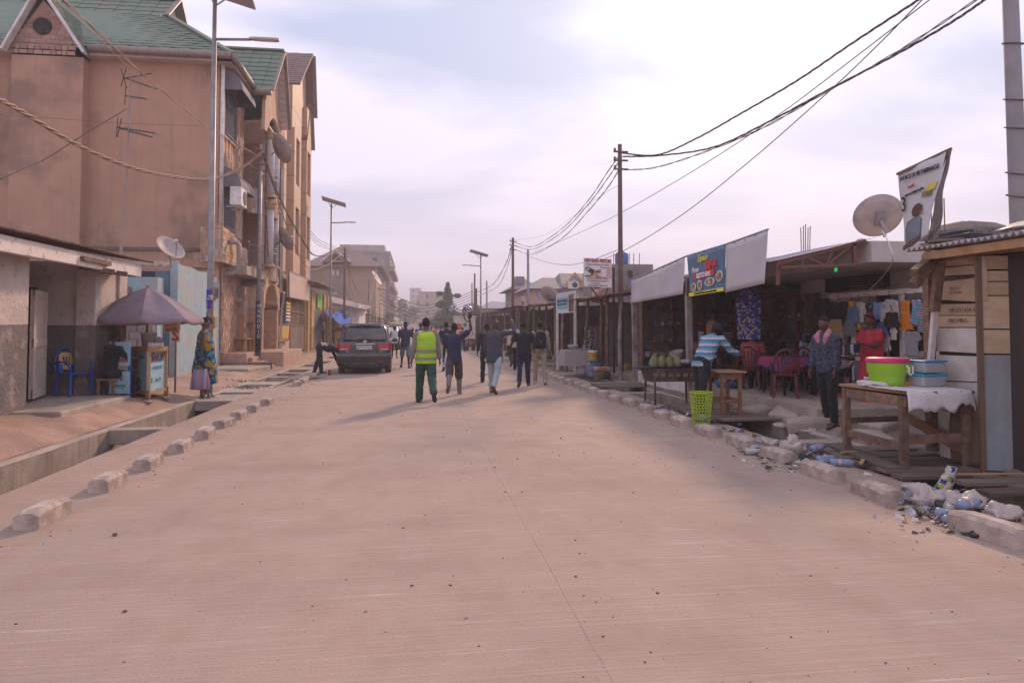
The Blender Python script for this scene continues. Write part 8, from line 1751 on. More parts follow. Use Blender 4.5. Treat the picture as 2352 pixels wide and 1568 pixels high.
def pouch(i,x,y):
 o=E('leaf_parcel',(x,y,zg_+.02),f'leaf-wrapped food parcel steaming on the grill, {ordinal(i)} from the left','food parcel','leaf parcels on the grill',rnd.uniform(0,3));n_=14
 s=rnd.uniform(.9,1.1);b=MB();b.rings([[V((r_*(1+.13*math.sin(a*5+i))*math.cos(a),r_*(1+.13*math.sin(a*4+i))*math.sin(a),z*s)) for a in [2*PI*j/n_ for j in range(n_)]] for r_,z in ((.05,0),(.085,.03),(.092,.09),(.075,.15),(.045,.20),(.022,.235))]);b.build('wrapping',LEAFW,o,smooth=True)
 b=MB()
 for k in range(6): a=k*1.05+i;b.add([V((.018*math.cos(a-.4),.018*math.sin(a-.4),.225*s)),V((.018*math.cos(a+.4),.018*math.sin(a+.4),.225*s)),V((.06*math.cos(a),.06*math.sin(a),(.31+.03*math.sin(k*3))*s))],[(0,1,2)])
 b.build('leaf_tuft',LEAFW,o,solid=.004);MB().tube([(.026*math.cos(a),.026*math.sin(a),.232*s) for a in [j*PI/4 for j in range(9)]],.006,5).build('tie',WOOD_L,o)
for i in range(7): pouch(i,x0+.18+.085*i,(y0+y1)/2+(.08 if i % 2 else -.05))
pan=E('black_pan',(x1-.12,y1-.1,zg_+.02),'black basin of pink wrapped food at the end of the grill','pan');MB().lathe([(0,0),(.10,0),(.19,.09),(.2,.09),(.105,-.01),(0,-.01)],20).build('basin',BLACKM,pan,smooth=True);b=MB()
for k in range(5): b.ball((.07*math.cos(k*1.3),.07*math.sin(k*1.3),.10),(.06,.05,.05),8,6)
oo=b.build('wrapped_food',M('pink_blue_wrap',(.45,.25,.28),(.25,.35,.45),16,.6),pan,smooth=True);dd_=oo.modifiers.new('d','DISPLACE');dd_.texture=WR;dd_.strength=.03
# small wooden table
tA,tB,tC=at(1659,952.7,.09),at(1706.5,953.8,.09),at(1673,944.5,.09)
WT=E('small_wooden_table',(tA+tB)/2,'small square wooden table with stretchers where the striped-bloused woman leans','table');TW=M('table_wood',(.27,.13,.075),(.2,.095,.055),5,.7,.3,14,dirt=(.1,.06,.04),dscale=3,damt=.4)
wx0,wx1,wy0=tA.x,tB.x,tA.y;wy1=wy0+.5;zt_=PY(1680,852,wy0).z
for x in (wx0,wx1):
 for y in (wy0,wy1): MB().bar((x,y,.05),(x,y,zt_-.03),.055).build('leg',TW,WT,True)
MB().box(wx0-.10,wx1+.10,wy0-.09,wy1+.09,zt_-.03,zt_).build('table_top',WOOD_L,WT,True,bev=.006)
for (a,c) in (((wx0,wy0),(wx1,wy0)),((wx0,wy1),(wx1,wy1)),((wx0,wy0),(wx0,wy1)),((wx1,wy0),(wx1,wy1))):
 MB().bar((*a,zt_-.085),(*c,zt_-.085),.03,.1).build('apron',TW,WT,True);MB().bar((*a,.32),(*c,.32),.03,.07).build('stretcher',TW,WT,True)
# lime laundry basket used as a bin: open lattice
bq=at(1611,975);LB_=E('lime_basket_bin',bq,'lime green perforated plastic basket used as a bin at the kerb','basket');LIME=M('lime_plastic',(.38,.50,.02),(.32,.44,.02),5,.45,dirt=(.25,.23,.1),dscale=3,damt=.4)
rB,rT,hB_=.135,.185,.53
def bpnt(a,t): r_=rB+(rT-rB)*t;return V((r_*math.cos(a),r_*math.sin(a),hB_*t))
MB().lathe([(0,0),(rB,0),(rB+.004,.05),(rB+.0,.05),(rB-.004,.008),(0,.008)],28).build('base',LIME,LB_);MB().tube([bpnt(2*PI*i/28,1.0) for i in range(29)],.011,6).build('rim',LIME,LB_,smooth=True)
b=MB();rows_=11;cols_=20
for i in range(rows_):
 t=.10+.88*i/(rows_-1);b.tube([bpnt(2*PI*j/60,t+.012*math.sin(j*2.1+i)) for j in range(61)],.0052,5)
for j in range(cols_):
 b.tube([bpnt(2*PI*(j+.5*(i % 2))/cols_,.09+.9*i/(rows_*1)) for i in range(rows_+1)],.0062,5)
b.build('lattice',LIME,LB_)
b=MB();b.ball((0,0,.09),(.11,.11,.07),10,6);oo=b.build('rubbish',M('bin_rubbish',(.30,.34,.45),(.12,.09,.08),18,.6),LB_,smooth=True);dd_=oo.modifiers.new('d','DISPLACE');dd_.texture=WR;dd_.strength=.06
# ================================================================== big trestle table with white cloth
q1,q2_,q3=at(1946,1049),at(2078,1091),at(2222,1082.5);zt2=PY(2078,903,q2_.y).z
TT=E('trestle_table',q2_,'large rough timber trestle table with cross rails beside the plank shack','table');q4=q1+(q3-q2_)
for q in (q1,q2_,q3,q4): MB().bar((q.x,q.y,-.06),(q.x,q.y,zt2-.03),.085,.06).build('leg',WOOD,TT,True,bev=.004)
edge=lambda A,B,z,w,h,nm: MB().bar(V((A.x,A.y,z)),V((B.x,B.y,z)),w,h).build(nm,WOOD,TT,True,bev=.004)
for A,B in ((q1,q2_),(q2_,q3),(q3,q4),(q4,q1)): edge(A+(A-B).normalized()*.05,B+(B-A).normalized()*.05,zt2-.09,.04,.11,'top_rail')
edge(q1+(q1-q2_)*.08,q2_,.30,.04,.09,'stretcher');edge(q2_,q3,.38,.04,.10,'stretcher');MB().bar((q4.x,q4.y,.50),(q3.x,q3.y,.22),.035,.12).build('diagonal_brace',TW,TT,True);edge(q1,q4,.45,.03,.07,'stretcher')
dA,dB=(q2_-q1),(q3-q2_);nb=5
for k in range(nb): c=q1+dB*((k+.5)/nb)+dA*.5;piece('top_board',WOOD_L if k == 0 else WOOD_G,mx((c.x,c.y,zt2+.012*(k % 2)*.5),dA,dB,dA.length+.16,dB.length/nb-.008,.028),TT)
CL=E('white_table_cloth',q2_+V((0,0,zt2)),'creased white cloth draped over the trestle table','tablecloth');b=MB()
def clf(u,v):
 c=q1+dA*(.22+.92*u)+dB*(-.02+1.12*v);z=zt2+.026+.006*noise.noise((u*6,v*6,2))
 ov=max(0,u-.93)/.07;ev=max(0,v-.92)/.08
 if ov > 0: c=q1+dA*(.22+.92*.94+.015*ov)+dB*(-.02+1.12*v);z -= ov*(.22+.20*noise.noise((v*3.1,0,2))+.07*noise.noise((v*9,3,2)))
 if ev > 0: c=c-dB*.03*ev;z -= ev*.12
 return V((c.x+.03*noise.noise((v*14,u*4,5))*ov,c.y-.02*ov*math.sin(v*12),z+.012*max(0,noise.noise((u*3,v*9,7)))))
us=[0,.1,.2,.3,.4,.5,.6,.7,.8,.9,.93,.95,.97,.985,1.0]
b.grid(len(us)-1,36,lambda u,v: clf(us[round(u*(len(us)-1))],v));b.build('cloth',M('white_cloth',(.62,.57,.57),(.54,.49,.49),4,.9,.8,7),CL,True,True,solid=.004)
b=MB();c=q1+dA*.28+dB*.25
for k in range(2): b.tube([V((c.x,c.y,zt2+.05))+V((.3*math.cos(a),.28*math.sin(a)*1.0,.012*math.sin(a*5+k)))+V((.02*math.sin(a*7),0,.02*k)) for a in [R(-160+240*i/24) for i in range(25)]],[.018+.008*math.sin(i*1.3+k) for i in range(25)],6)
b.build('rolled_edge',MATS['white_cloth'],CL,True,True)
# tub on the table
tb_=q1+dA*.42+dB*.33;TB=E('lime_tub',(tb_.x,tb_.y,zt2+.03),'lime green insulated tub with bright pink lid on the trestle table','tub');TUBG=M('tub_lime',(.26,.52,.015),(.23,.46,.015),4,.4,spec=.5,dirt=(.3,.36,.12),dscale=6,damt=.4)
b=MB();nn=40;b.rings([[V((r_*(1+(.018*math.sin(j*PI/2) if .03 < z < .12 else 0))*math.cos(2*PI*j/nn),r_*(1+(.018*math.sin(j*PI/2) if .03 < z < .12 else 0))*math.sin(2*PI*j/nn),z)) for j in range(nn)] for r_,z in ((.16,0),(.185,.01),(.19,.05),(.198,.11),(.205,.13),(.222,.15),(.226,.27),(.23,.28))]);b.build('tub_body',TUBG,TB,smooth=True)
MB().lathe([(.236,.272),(.240,.28),(.240,.312),(.225,.328),(.10,.332),(0,.332)],36).build('lid',M('tub_pink',(.52,.03,.13),rough=.35),TB,smooth=True)
hd=Matrix.Rotation(R(-52),4,'Z');MB().tube([hd @ V(p) for p in ((.225,-.075,.24),(.25,-.08,.23),(.255,-.07,.15),(.25,0,.135),(.255,.07,.15),(.25,.08,.23),(.225,.075,.24))],.013,7).build('handle',M('handle_white',(.66,.62,.62),rough=.4),TB,smooth=True);MB().box(.20,.245,-.06,.06,.16,.26,hd).build('handle_plate',TUBG,TB,bev=.01)
# stacked food boxes
CBX=M('frosted_box',(.47,.49,.53),(.42,.43,.47),4,.3,alpha=.72,spec=.4)
cbc=q1+dA*.60+dB*.80
for i,(z,s,lab,lc) in enumerate(((.03,1.1,'lower clear food box with cyan lid on the trestle table',(.03,.30,.50)),(.19,1.0,'upper clear food box with blue lid stacked on the cyan-lidded one',(.05,.22,.50)))):
 o=E('food_box',(cbc.x+.02*i,cbc.y,zt2+z),lab,'food box',None,math.atan2(dB.y,dB.x)+.05);b=MB();b.rings([[V((x*s,y*s,zz)) for x,y in ((-.15,-.11),(.15,-.11),(.15,.11),(-.15,.11))] for zz in (0,)]+[[V((x*s*1.06,y*s*1.06,.125)) for x,y in ((-.15,-.11),(.15,-.11),(.15,.11),(-.15,.11))]]);b.build('box_body',CBX,o,bev=.02)
 MB().box(-.168*s,.168*s,-.126*s,.126*s,.125,.145).build('lid',M(f'lid_blue{i}',lc,rough=.35),o,bev=.006);b=MB();b.ball((0,0,.04),(.12*s,.085*s,.035),10,6);b.build('contents',M('box_contents',(.10,.085,.085),(.3,.26,.25),20,.8),o)
# plank stacks on and under the table
for k in range(3): piece('offcut',WOOD_L,mx((cbc.x-.30+.03*k,cbc.y+.10,zt2+.035+.022*k),dB,(0,0,1),.36,.02,.22),TT)
# ================================================================== boards bridging the right drain
def planks(label,lst,group=None):
 o=E('plank_bridge',lst[0][0],label,'plank bridge')
 for (c,d,l,w,z,tl) in lst: piece('plank',WOOD_G,mx((c.x,c.y,z),V(d)+V((0,0,tl)),(-d[1],d[0],0),l,w,.035),o)
 return o
planks('worn planks laid over the drain under the trestle table',[(V((5.65,7.0+.21*k,0)),(1,.06*math.sin(k*4),0),1.25+.12*math.sin(k*3),.19,.035+.015*(k % 2),.01*math.sin(k*5)) for k in range(9)]+[(V((5.25,7.9,0)),(.15,1,0),1.5,.22,.085,.01),(V((6.1,6.55,0)),(1,-.05,0),1.4,.20,.05,0),(V((6.15,6.3,0)),(1,.04,0),1.5,.22,.02,0),(V((6.2,5.9,0)),(1,0,0),1.3,.15,-.12,0)])
planks('slatted wooden platform over the drain beneath the small table',[(V((5.45,11.55+.155*k,0)),(1,0,0),1.15-(.2 if k > 9 else 0),.13,.06,0) for k in range(16)]+[(V((4.95,12.7,0)),(0,1,0),2.5,.06,.02,0),(V((6.0,12.7,0)),(0,1,0),2.5,.06,.02,0),(V((5.55,11.42,0)),(1,.02,0),1.05,.2,.075,0)])
planks('short plank bridge carrying the paint drums',[(V((5.4,18.3+.2*k,0)),(1,0,0),1.2,.18,.05,0) for k in range(6)])
for k,(x,y,l,a) in enumerate(((5.0,7.55,.38,.9),(5.9,6.72,.75,2.9),(5.35,8.15,.6,.3))): oo=MB().box(-l/2,l/2,-.02,.02,0,.015).build('wood_offcut',WOOD_L,bev=.003);oo.location=(x,y,.09);oo.rotation_euler=(0,.03,a);T(oo,['pale stick lying on the planks by the kerb','thin brown batten lying near the shack door','short offcut beneath the trestle table'][k],'stick')
# ================================================================== litter heaps along the right kerb
BAG=M('plastic_bag',(.50,.42,.38),(.42,.34,.31),6,.4,.3,14,alpha=.88);BAGB=M('black_bag',(.03,.028,.03),(.06,.055,.05),9,.4,.4,16)
def bag(label,x,y,s,mat=BAG,z=0.,sq=.7,seed=0):
 b=MB();b.ball((0,0,s*sq*.42),(s*.5,s*.45,s*sq*.5),26,16);b.v=[(lambda q,f: tuple(V((q.x*f,q.y*f,max(-.01,q.z*f))))) (V(p),1+.55*noise.noise(V(p)*(3/s)+V((seed,0,0)))-.30*abs(noise.noise(V(p)*(7/s)+V((seed,3,0))))-.22*abs(noise.noise(V(p)*(15/s)+V((0,seed,3))))) for p in b.v]
 o=b.build('plastic_bag',mat,smooth=True);o.location=(x,y,z);return T(o,label,'plastic bag','plastic bags in the litter')
bag('big knotted translucent bag between the kerb blocks and the drain',*at(1822,1050)[:2],.36,sq=.75,seed=1);bag('white crumpled bag above the row of bottles upstream',*at(1768,1030)[:2],.26,sq=.6,seed=2)
bag('flattened translucent bag beside the pile of blue bottles',*at(1852,1072)[:2],.22,sq=.45,seed=3);bag('dusty cream bag in the middle of the nearest litter heap',*at(2130,1160)[:2],.34,sq=.55,seed=4);bag('crumpled pinkish bag at the back of the nearest litter heap',*at(2215,1172)[:2],.36,sq=.5,seed=5);bag('dirty flat bag at the far right of the litter heap',*at(2300,1190)[:2],.34,sq=.4,seed=6);bag('grey plastic sheeting by the plank edge',*at(2115,1128)[:2],.30,sq=.3,seed=7)
bag('black torn bag at the kerb block corner',*at(2245,1232)[:2],.24,BAGB,sq=.3,seed=8);bag('black sodden bag between bottles',*at(2170,1172)[:2],.2,BAGB,sq=.5,seed=9);bag('small black bag by the third kerb gap',*at(1842,1058)[:2],.18,BAGB,sq=.5,seed=10);bag('rust-coloured rag under the trestle table',6.35,9.6,.34,M('rust_rag',(.26,.10,.065),(.2,.08,.05),5,.9,.3),sq=.3,seed=11);bag('white plastic scrap at the plaid-shirted man\'s feet',6.0,10.3,.22,sq=.3,seed=12);bag('pale bag on the rubble by the drain',5.85,10.9,.28,sq=.3,seed=13)
p=at(2168,1140);b=MB();b.grid(10,12,lambda u,v: V(((.5-abs(v-.5))*0+.10*math.cos(2*PI*u)*(1-.45*v),.06*math.sin(2*PI*u)*(1-.5*v),.24*v))+V((noise.noise((u*5,v*5,1)),noise.noise((u*5,v*5,4)),0))*.025);o=b.build('detergent_bag',cells('detergent_print',[(.55,.5,.48),(.06,.05,.25),(.42,.33,.08),(.48,.46,.43),(.05,.2,.12),(.5,.47,.45)],22,.6),smooth=True,solid=.003);o.location=(p.x,p.y,.06);o.rotation_euler=(.2,.25,.3);T(o,'coloured detergent bag standing on the litter heap','plastic bag')
LYB=[(2118,1158,25,PETB,CAPB,LBL,0,'blue bottle lying nearest the second kerb block'),(2140,1168,12,PETD,CAPW,M('label_yellow',(.5,.33,.03),rough=.6),0,'dusty clear bottle with yellow label in the near heap'),(2150,1188,-60,PETB,CAPB,None,.35,'crushed blue bottle pointing at the camera'),(2168,1208,5,PETB,CAPB,LBL,.3,'large crushed blue bottle at the front of the near heap'),(2205,1192,20,PETB,CAPB,LBL,0,'blue bottle with red label propped on the heap'),(2200,1222,30,PETD,CAPW,None,.25,'brownish empty bottle at the front of the near heap'),(2185,1185,60,PETC,CAPW,None,.2,'clear bottle half buried in the near heap'),(1865,1052,30,PETB,CAPB,LBL,0,'blue bottle tossed on top of the middle heap'),(1878,1064,10,PETB,CAPB,LBL,0,'second blue bottle in the middle heap'),(1905,1070,-20,PETB,CAPB,LBL,0,'blue bottle with white label near the plank bridge'),(1885,1072,35,PETB,CAPB,None,.3,'squashed blue bottle at the edge of the middle heap'),(1735,1024,-30,PETB,CAPB,None,.1,'greyish blue bottle at the upper litter patch'),(1728,1038,40,PETC,CAPW,None,.2,'clear bottle at the upper litter patch'),(1712,1045,-10,PETC,CAPW,None,.3,'flattened clear bottle by the kerb'),(1470,930,20,PETD,CAPW,None,0,'brown bottle lying by the far kerb')]
for i,(px,py,a,m_,cp_,lb_,cr,lab) in enumerate(LYB):
 p=at(px,py);bottle('litter_bottle',lab,(p.x,p.y,.045+(.07 if i in (4,7) else 0)),m_,cp_,.30,.045,(R(90),0,R(a+90)),lb_,'plastic bottles in the litter',cr)
bottle('litter_bottle','amber bottle standing beside the bending worker',at(757,862),M('amber',(.16,.05,.02),rough=.3),CAPW,.22,.05)
r=random.Random(21);b=MB();cols=[M(f'scrap{i}',c,rough=.7) for i,c in enumerate(((.5,.44,.4),(.06,.05,.05),(.22,.26,.4),(.3,.2,.13),(.2,.16,.13),(.33,.27,.14)))]
for k in range(900):
 z=r.random();
 if z < .5: c=at(r.gauss(2190,60),r.gauss(1175,22))
 elif z < .75: c=at(r.gauss(1830,55),r.gauss(1058,14))
 elif z < .85: c=at(r.gauss(1750,30),r.gauss(1035,9))
 else: c=V((r.uniform(4.6,6.3),r.uniform(8.8,14),.06 if False else 0));
 if c.x > 5.1 and c.x < 5.95 and r.random() < .8: c.x=r.uniform(4.65,5.1)
 s=r.uniform(.012,.05);c.z=.008+abs(r.gauss(0,.02)) if c.x < 5.2 else gr(c.x,c.y)+.01;b.mat(r.randrange(6));nv=V((r.gauss(0,.5),r.gauss(0,.5),1)).normalized();x,u,_=frame(nv);b.add([c-x*s-u*s*.5,c+x*s-u*s*.6,c+x*s*.8+u*s*.5+V((0,0,s*.4)),c-x*s*.7+u*s*.6],[(0,1,2,3)])
T(b.build('litter_scraps',cols),'loose paper, plastic and leaf scraps strewn along the right kerb','litter',None,'stuff')
# grit, clods and pebbles on the road
r=random.Random(5);b=MB();GRT_=[M('pebble_dark',(.14,.105,.088),rough=.95),M('pebble_brown',(.17,.12,.095),rough=.95),M('pebble_pale',(.3,.24,.2),rough=.95)]
for k in range(1700):
 z=r.random()
 if z < .3: y=3.0+14*r.random()**1.6;x=r.uniform(-2.9,4.1)
 elif z < .75: y=r.uniform(4.5,24);x=r.gauss(-2.85,.14)
 else: y=r.uniform(4,24);x=r.gauss(4.2,.15)
 s=min(.013,.0022+abs(r.gauss(0,.0035)))*(1+.05*y);b.mat(r.choice((0,0,1,1,2)));b.ball((x,y,s*.3+.03*(1-abs(x-.87)/4)),(s,s*r.uniform(.6,1),s*.6),5,3)
T(b.build('road_grit',GRT_),'scattered grit and pebbles on the concrete road','grit',None,'stuff')
for i,(px,py,s) in enumerate(((1035,1277,.014),(1042,1326,.016),(1034,1348,.017),(264,1229,.02),(840,1408,.014),(286,1405,.013))):
 b=MB();b.ball((0,0,s*.55),(s,s*.8,s*.7),7,5);b.v=[tuple(V(p)*(1+.35*noise.noise((p[0]*40+i,p[1]*40,p[2]*40)))) for p in b.v];p=at(px,py,.015);o=b.build('road_stone',GRT_[0]);o.location=(p.x,p.y,.012);T(o,['dark stone in the road centre, farthest of the trio','dark stone in the road centre, middle of the trio','dark stone in the road centre, nearest of the trio','dark lump near the nearest left kerb block','small lone stone left of the lower road centre','small lone stone at the lower left of the road'][i],'stone')
# rubble slabs at the restaurant edge
for i,(x,y,z,s,rz,lab) in enumerate(((7.0,10.1,.1,(.34,.2,.1),.5,'broken concrete slab lump behind the trestle table'),(6.25,10.7,.05,(.4,.25,.12),-.4,'broken slab piece by the plaid-shirted man'),(6.3,11.6,.06,(.35,.25,.13),.9,'earth-crusted rubble lump beside the platform'),(6.2,12.4,.06,(.3,.22,.1),.2,'flat rubble block at the foot of the restaurant slab'),(6.4,9.4,.03,(.3,.2,.08),1.3,'small rubble slab under the back of the trestle table'))):
 b=MB();b.box(-s[0],s[0],-s[1],s[1],-.08,s[2]);o=b.build('rubble_block',CONC);sub=o.modifiers.new('b','BEVEL');sub.width=.03;dd_=o.modifiers.new('d','DISPLACE');dd_.texture=WR;dd_.strength=.06;o.location=(x,y,z);o.rotation_euler=(.06,-.08,rz);T(o,lab,'rubble','rubble by the restaurant floor')
# rods and debris by the left kerb row
for i in range(6): p=at(700-6*i,872+3*i);oo=MB().cyl((-.6,0,.03),(.6,.15*i-.3,.05+.02*i),.012,n=5).build('iron_rod',RUST);oo.location=(p.x,p.y,0);oo.rotation_euler=(0,0,.9);T(oo,'thin iron rod in the bundle dropped by the left drain','rod','iron rods by the left drain')
# ================================================================== clothes on the white rack
CR_=E('clothes_rack',V((8.4,11.9,.1)),'white-painted wooden clothes rack in front of the restaurant wall','clothes rack')
ry0,ry1=PX(2147,670,8.4).y,PX(1908,676,8.4).y;zt3=PX(2030,669,8.4).z;zs3=PX(2030,822,8.4).z
MB().box(8.36,8.46,ry0,ry1,zt3-.07,zt3+.02).build('top_beam',WHITE,CR_,True);MB().box(8.3,8.55,ry0,ry1,zs3-.07,zs3).build('shelf',WHITE,CR_,True)
for y in (ry0+.1,ry0+.9,ry1-.35,ry1-.1): MB().bar((8.47,y,.1),(8.47,y,zt3-.05),.07).build('post',WHITE,CR_,True)
MB().box(8.34,8.36,ry0+.3,ry1-.3,1.62,1.64).build('mid_rail',WHITE,CR_,True)
SHP={'tee': [(-.5,0),(.5,0),(.5,.62),(.62,.58),(.82,.72),(.5,.98),(.2,1.0),(0,.94),(-.2,1.0),(-.5,.98),(-.82,.72),(-.62,.58),(-.5,.62)],'long': [(-.46,0),(.46,0),(.46,.62),(.66,.05),(.84,.1),(.62,.9),(.2,1),(0,.93),(-.2,1),(-.62,.9),(-.84,.1),(-.66,.05),(-.46,.62)],'shorts': [(-.7,0),(-.08,-.02),(0,.4),(.08,-.02),(.7,0),(.5,1),(-.5,1)],'dress': [(-.72,0),(0,-.03),(.72,0),(.36,.56),(.36,.78),(.5,.88),(.36,1),(.14,.98),(0,.92),(-.14,.98),(-.36,1),(-.5,.88),(-.36,.78),(-.36,.56)],'trousers': [(-.4,0),(-.08,0),(0,.6),(.08,0),(.4,0),(.36,1),(-.36,1)],'coat': [(-.5,0),(.5,0),(.55,.75),(.3,1),(-.3,1),(-.55,.75)]}
def garment(label,kind,px0,px1,py0,py1,mat,X=8.28,cat='garment',group='clothes hanging on the white rack',P=None,hanger=True):
 """hung garment with real thickness: outline stuffed slightly, edges softened"""
 if P is None: a,c=PX((px0+px1)/2,py0,X),PX((px0+px1)/2,py1,X);w=abs(PX(px0,py0,X).y-PX(px1,py0,X).y)/2;loc=V((X,c.y,c.z));h=a.z-c.z;along=V((0,-1,0))
 else: loc,w,h,along=P;loc=V(loc);along=V(along)
 sh=SHP[kind];mxw=max(abs(q[0]) for q in sh);o=E('hung_'+{'tee': 'shirt','long': 'pullover','coat': 'jacket'}.get(kind,kind),loc,label,cat,group);nn=along.cross(V((0,0,1)))
 pts=[along*(x/mxw*w)+V((0,0,y*h)) for x,y in sh];ce=sum(pts,V((0,0,0)))/len(pts)
 b=MB();n=len(pts);b.add([p-nn*.012 for p in pts]+[p+nn*.012 for p in pts],[tuple(range(n-1,-1,-1)),tuple(range(n,2*n))]+[(i,(i+1) % n,n+(i+1) % n,n+i) for i in range(n)])
 oo=b.build('cloth',mat,o);m=oo.modifiers.new('r','REMESH');m.mode='VOXEL';m.voxel_size=.012;m.use_smooth_shade=True;d=oo.modifiers.new('d','DISPLACE');d.texture=WR;d.strength=.04;s=oo.modifiers.new('s','SMOOTH');s.iterations=3
 if hanger: MB().tube([along*-.6*w*.5+V((0,0,h*.98)),V((0,0,h+.05)),along*.6*w*.5+V((0,0,h*.98))],.006,5).tube([V((0,0,h+.05)),V((0,0,h+.11)),nn*.03+V((0,0,h+.13))],.005,5).build('hanger',BLACKM,o)
 return o
G=lambda n_,c,c2=None,s=5: cloth('g_'+n_,tuple(min(.75,x*1.35) for x in c),c2,s)
for a in (('dark sweatshirt with green hood edge, leftmost on the rack','tee',1893,1962,692,745,G('dark',(.035,.03,.03))),('tan drawstring shorts below the dark sweatshirt','shorts',1900,1938,733,776,G('tan',(.34,.24,.11),(.28,.19,.09),30)),('grey shorts beside the tan ones','shorts',1936,1968,735,771,G('grey',(.13,.13,.15),(.17,.17,.19),30)),('blue denim shorts behind the white cardigan','shorts',1944,1972,703,742,G('denim',(.10,.16,.28))),('mustard top peeping over the denim shorts','tee',1946,1966,691,705,G('must',(.45,.28,.03))),('white buttoned cardigan on the rack','long',1956,1992,692,741,G('white',(.55,.51,.48))),('charcoal top between the white cardigan and the blue T-shirt','tee',1988,2010,694,735,G('char',(.04,.04,.045))),('light blue T-shirt with dark bow','tee',1998,2036,693,733,G('lblue',(.18,.27,.45))),('pale grey hooded jumper with hem cord','long',2022,2068,686,751,G('pgrey',(.45,.40,.37))),('black shorts with white drawstring','shorts',2030,2066,717,751,G('blk',(.02,.017,.017))),('bright orange vest on the rack','dress',2064,2098,688,757,G('orange',(.62,.16,.01))),('pastel tie-dye frilled dress','dress',2088,2122,687,745,cells('tiedye',[(.30,.26,.5),(.12,.38,.45),(.5,.28,.45),(.38,.35,.5)],9)),('pink bodice dress with navy and white striped skirt, rightmost','dress',2106,2140,696,762,stripes('stripe_skirt',[(.5,.48,.5),(.05,.05,.12)],2,.035)),('white baby bodysuit on the lower row','long',2014,2046,760,808,G('cream',(.5,.44,.42))),('small white bib on the lower row','coat',2045,2060,752,780,G('bib',(.5,.45,.42))),('grey marled baby T-shirt dress, right of the lower row','tee',2072,2118,760,817,G('marl',(.22,.20,.23),(.28,.26,.29),40)),('navy shorts hanging behind the red-dressed woman','shorts',1995,2040,740,770,G('blue2',(.05,.10,.25))),('yellow scrap of cloth under the white cardigan','coat',1964,1976,740,757,G('yel',(.5,.33,.03))),('pale trousers hanging low on the left post','trousers',1955,1975,765,815,G('pale',(.38,.32,.3)))):
 garment(a[0],a[1],a[2],a[3],a[4],a[5],a[6],8.20 if 'shorts' in a[0] or 'skirt' in a[0] else 8.27)
for i,(c,h) in enumerate((((.5,.04,.07),.42),((.42,.22,.27),.4),((.38,.36,.4),.44),((.45,.18,.22),.5),((.5,.42,.4),.38),((.12,.13,.2),.4),((.4,.05,.07),.36))): garment(f'legging pair hung under the rack shelf, {ordinal(i)} from the left','trousers',0,0,0,0,G(f'leg{i}',c),group='leggings under the rack shelf',P=((8.28,ry1-.35-.13*i,zs3-.08-h),.07,h,(0,-1,0)),hanger=False)
for i,c in enumerate(((.45,.03,.05),(.12,.11,.12),(.4,.03,.06),(.3,.02,.04))): bag(['red folded cloth pile under the rack','grey printed blanket under the rack','crimson clothing bag under the rack right side','wine-red sack behind the woman\'s feet'][i],8.25,ry0+.5+.55*i,.5,G(f'pile{i}',c),.15,sq=.6,seed=30+i)
bag('clear plastic wrap heap on the rack shelf right end',8.4,ry0+.55,.4,BAG,zs3,sq=.4,seed=40)
# navy coats rail + goods in the dim shop
cr=E('coat_rail',V((8.6,13.6,.3)),'rail of dark jackets at the back of the restaurant','clothes rail');MB().tube([(8.7,12.3,1.45),(8.7,15.2,1.45)],.018,7).build('rail',STEEL,cr,True)
for y in (12.3,15.2): MB().bar((8.7,y,.3),(8.7,y,1.45),.04).build('upright',STEEL,cr,True)
CC=[(.03,.03,.035),(.10,.08,.07),(.04,.04,.06),(.30,.25,.22),(.02,.02,.025),(.35,.12,.05),(.05,.045,.045),(.15,.06,.04),(.03,.03,.05),(.26,.22,.2),(.06,.05,.05),(.04,.05,.09)]
for i,c in enumerate(CC): garment(f'jacket on the dim coat rail, {ordinal(i)} from the near end','coat',0,0,0,0,G(f'coat{i}',c),group='jackets on the coat rail',P=((8.7,12.5+.22*i,.72),.2,.70,V((1,.35,0)).normalized()))
garment('long dark dress hanging in the shopfront','dress',0,0,0,0,G('ddress',(.02,.018,.022)),group=None,P=((9.05,12.9,1.35),.3,.95,(0,-1,0)))
garment('black dress with white lace collar hanging in the far stall','dress',0,0,0,0,G('ddress2',(.025,.02,.022)),group=None,P=((7.4,17.2,1.35),.28,1.0,(.6,-.8,0)))
garment('blue and cream leaf-print cloth hanging under the menu banner','coat',0,0,0,0,cells('indigo_print',[(.04,.05,.22),(.36,.28,.2),(.05,.06,.26),(.04,.04,.18)],26),group=None,P=((6.9,14.2,1.35),.27,1.05,(.7,-.7,0)))
# mannequins in the boutique
for i,(x,y,m_,lab) in enumerate(((6.35,25.9,cells('greenprint',[(.03,.16,.09),(.36,.36,.33),(.02,.12,.08),(.4,.4,.37)],12),'green and white print dress on a stand at the boutique front'),(6.9,26.6,G('dusty',(.22,.10,.10)),'dusty pink dress on a stand inside the boutique'),(7.0,27.9,G('purple',(.16,.05,.14)),'purple dress hanging inside the boutique'),(6.7,29.6,G('forest',(.03,.08,.05)),'dark green dress with orange trim inside the boutique'),(7.3,28.8,G('inkd',(.03,.03,.05)),'ink blue dress at the back of the boutique'))):
 o=E('dress_stand',(x,y,.2),lab,'dress','dresses in the boutique');b=MB();b.rings([ell(V((0,0,z)),rx,ry,V((1,0,0)),V((0,1,0)),18) for z,rx,ry in ((.15,.27,.22),(.5,.24,.19),(.85,.19,.15),(1.05,.13,.11),(1.25,.17,.13),(1.40,.16,.09),(1.45,.07,.06))]);soft(b.build('dress',m_,o),.02,.03,2);MB().cyl((0,0,0),(0,0,1.55),.02,n=8).build('stand',WOOD,o);MB().lathe([(.16,0),(.16,.03),(.03,.05)],12).build('foot',WOOD,o)
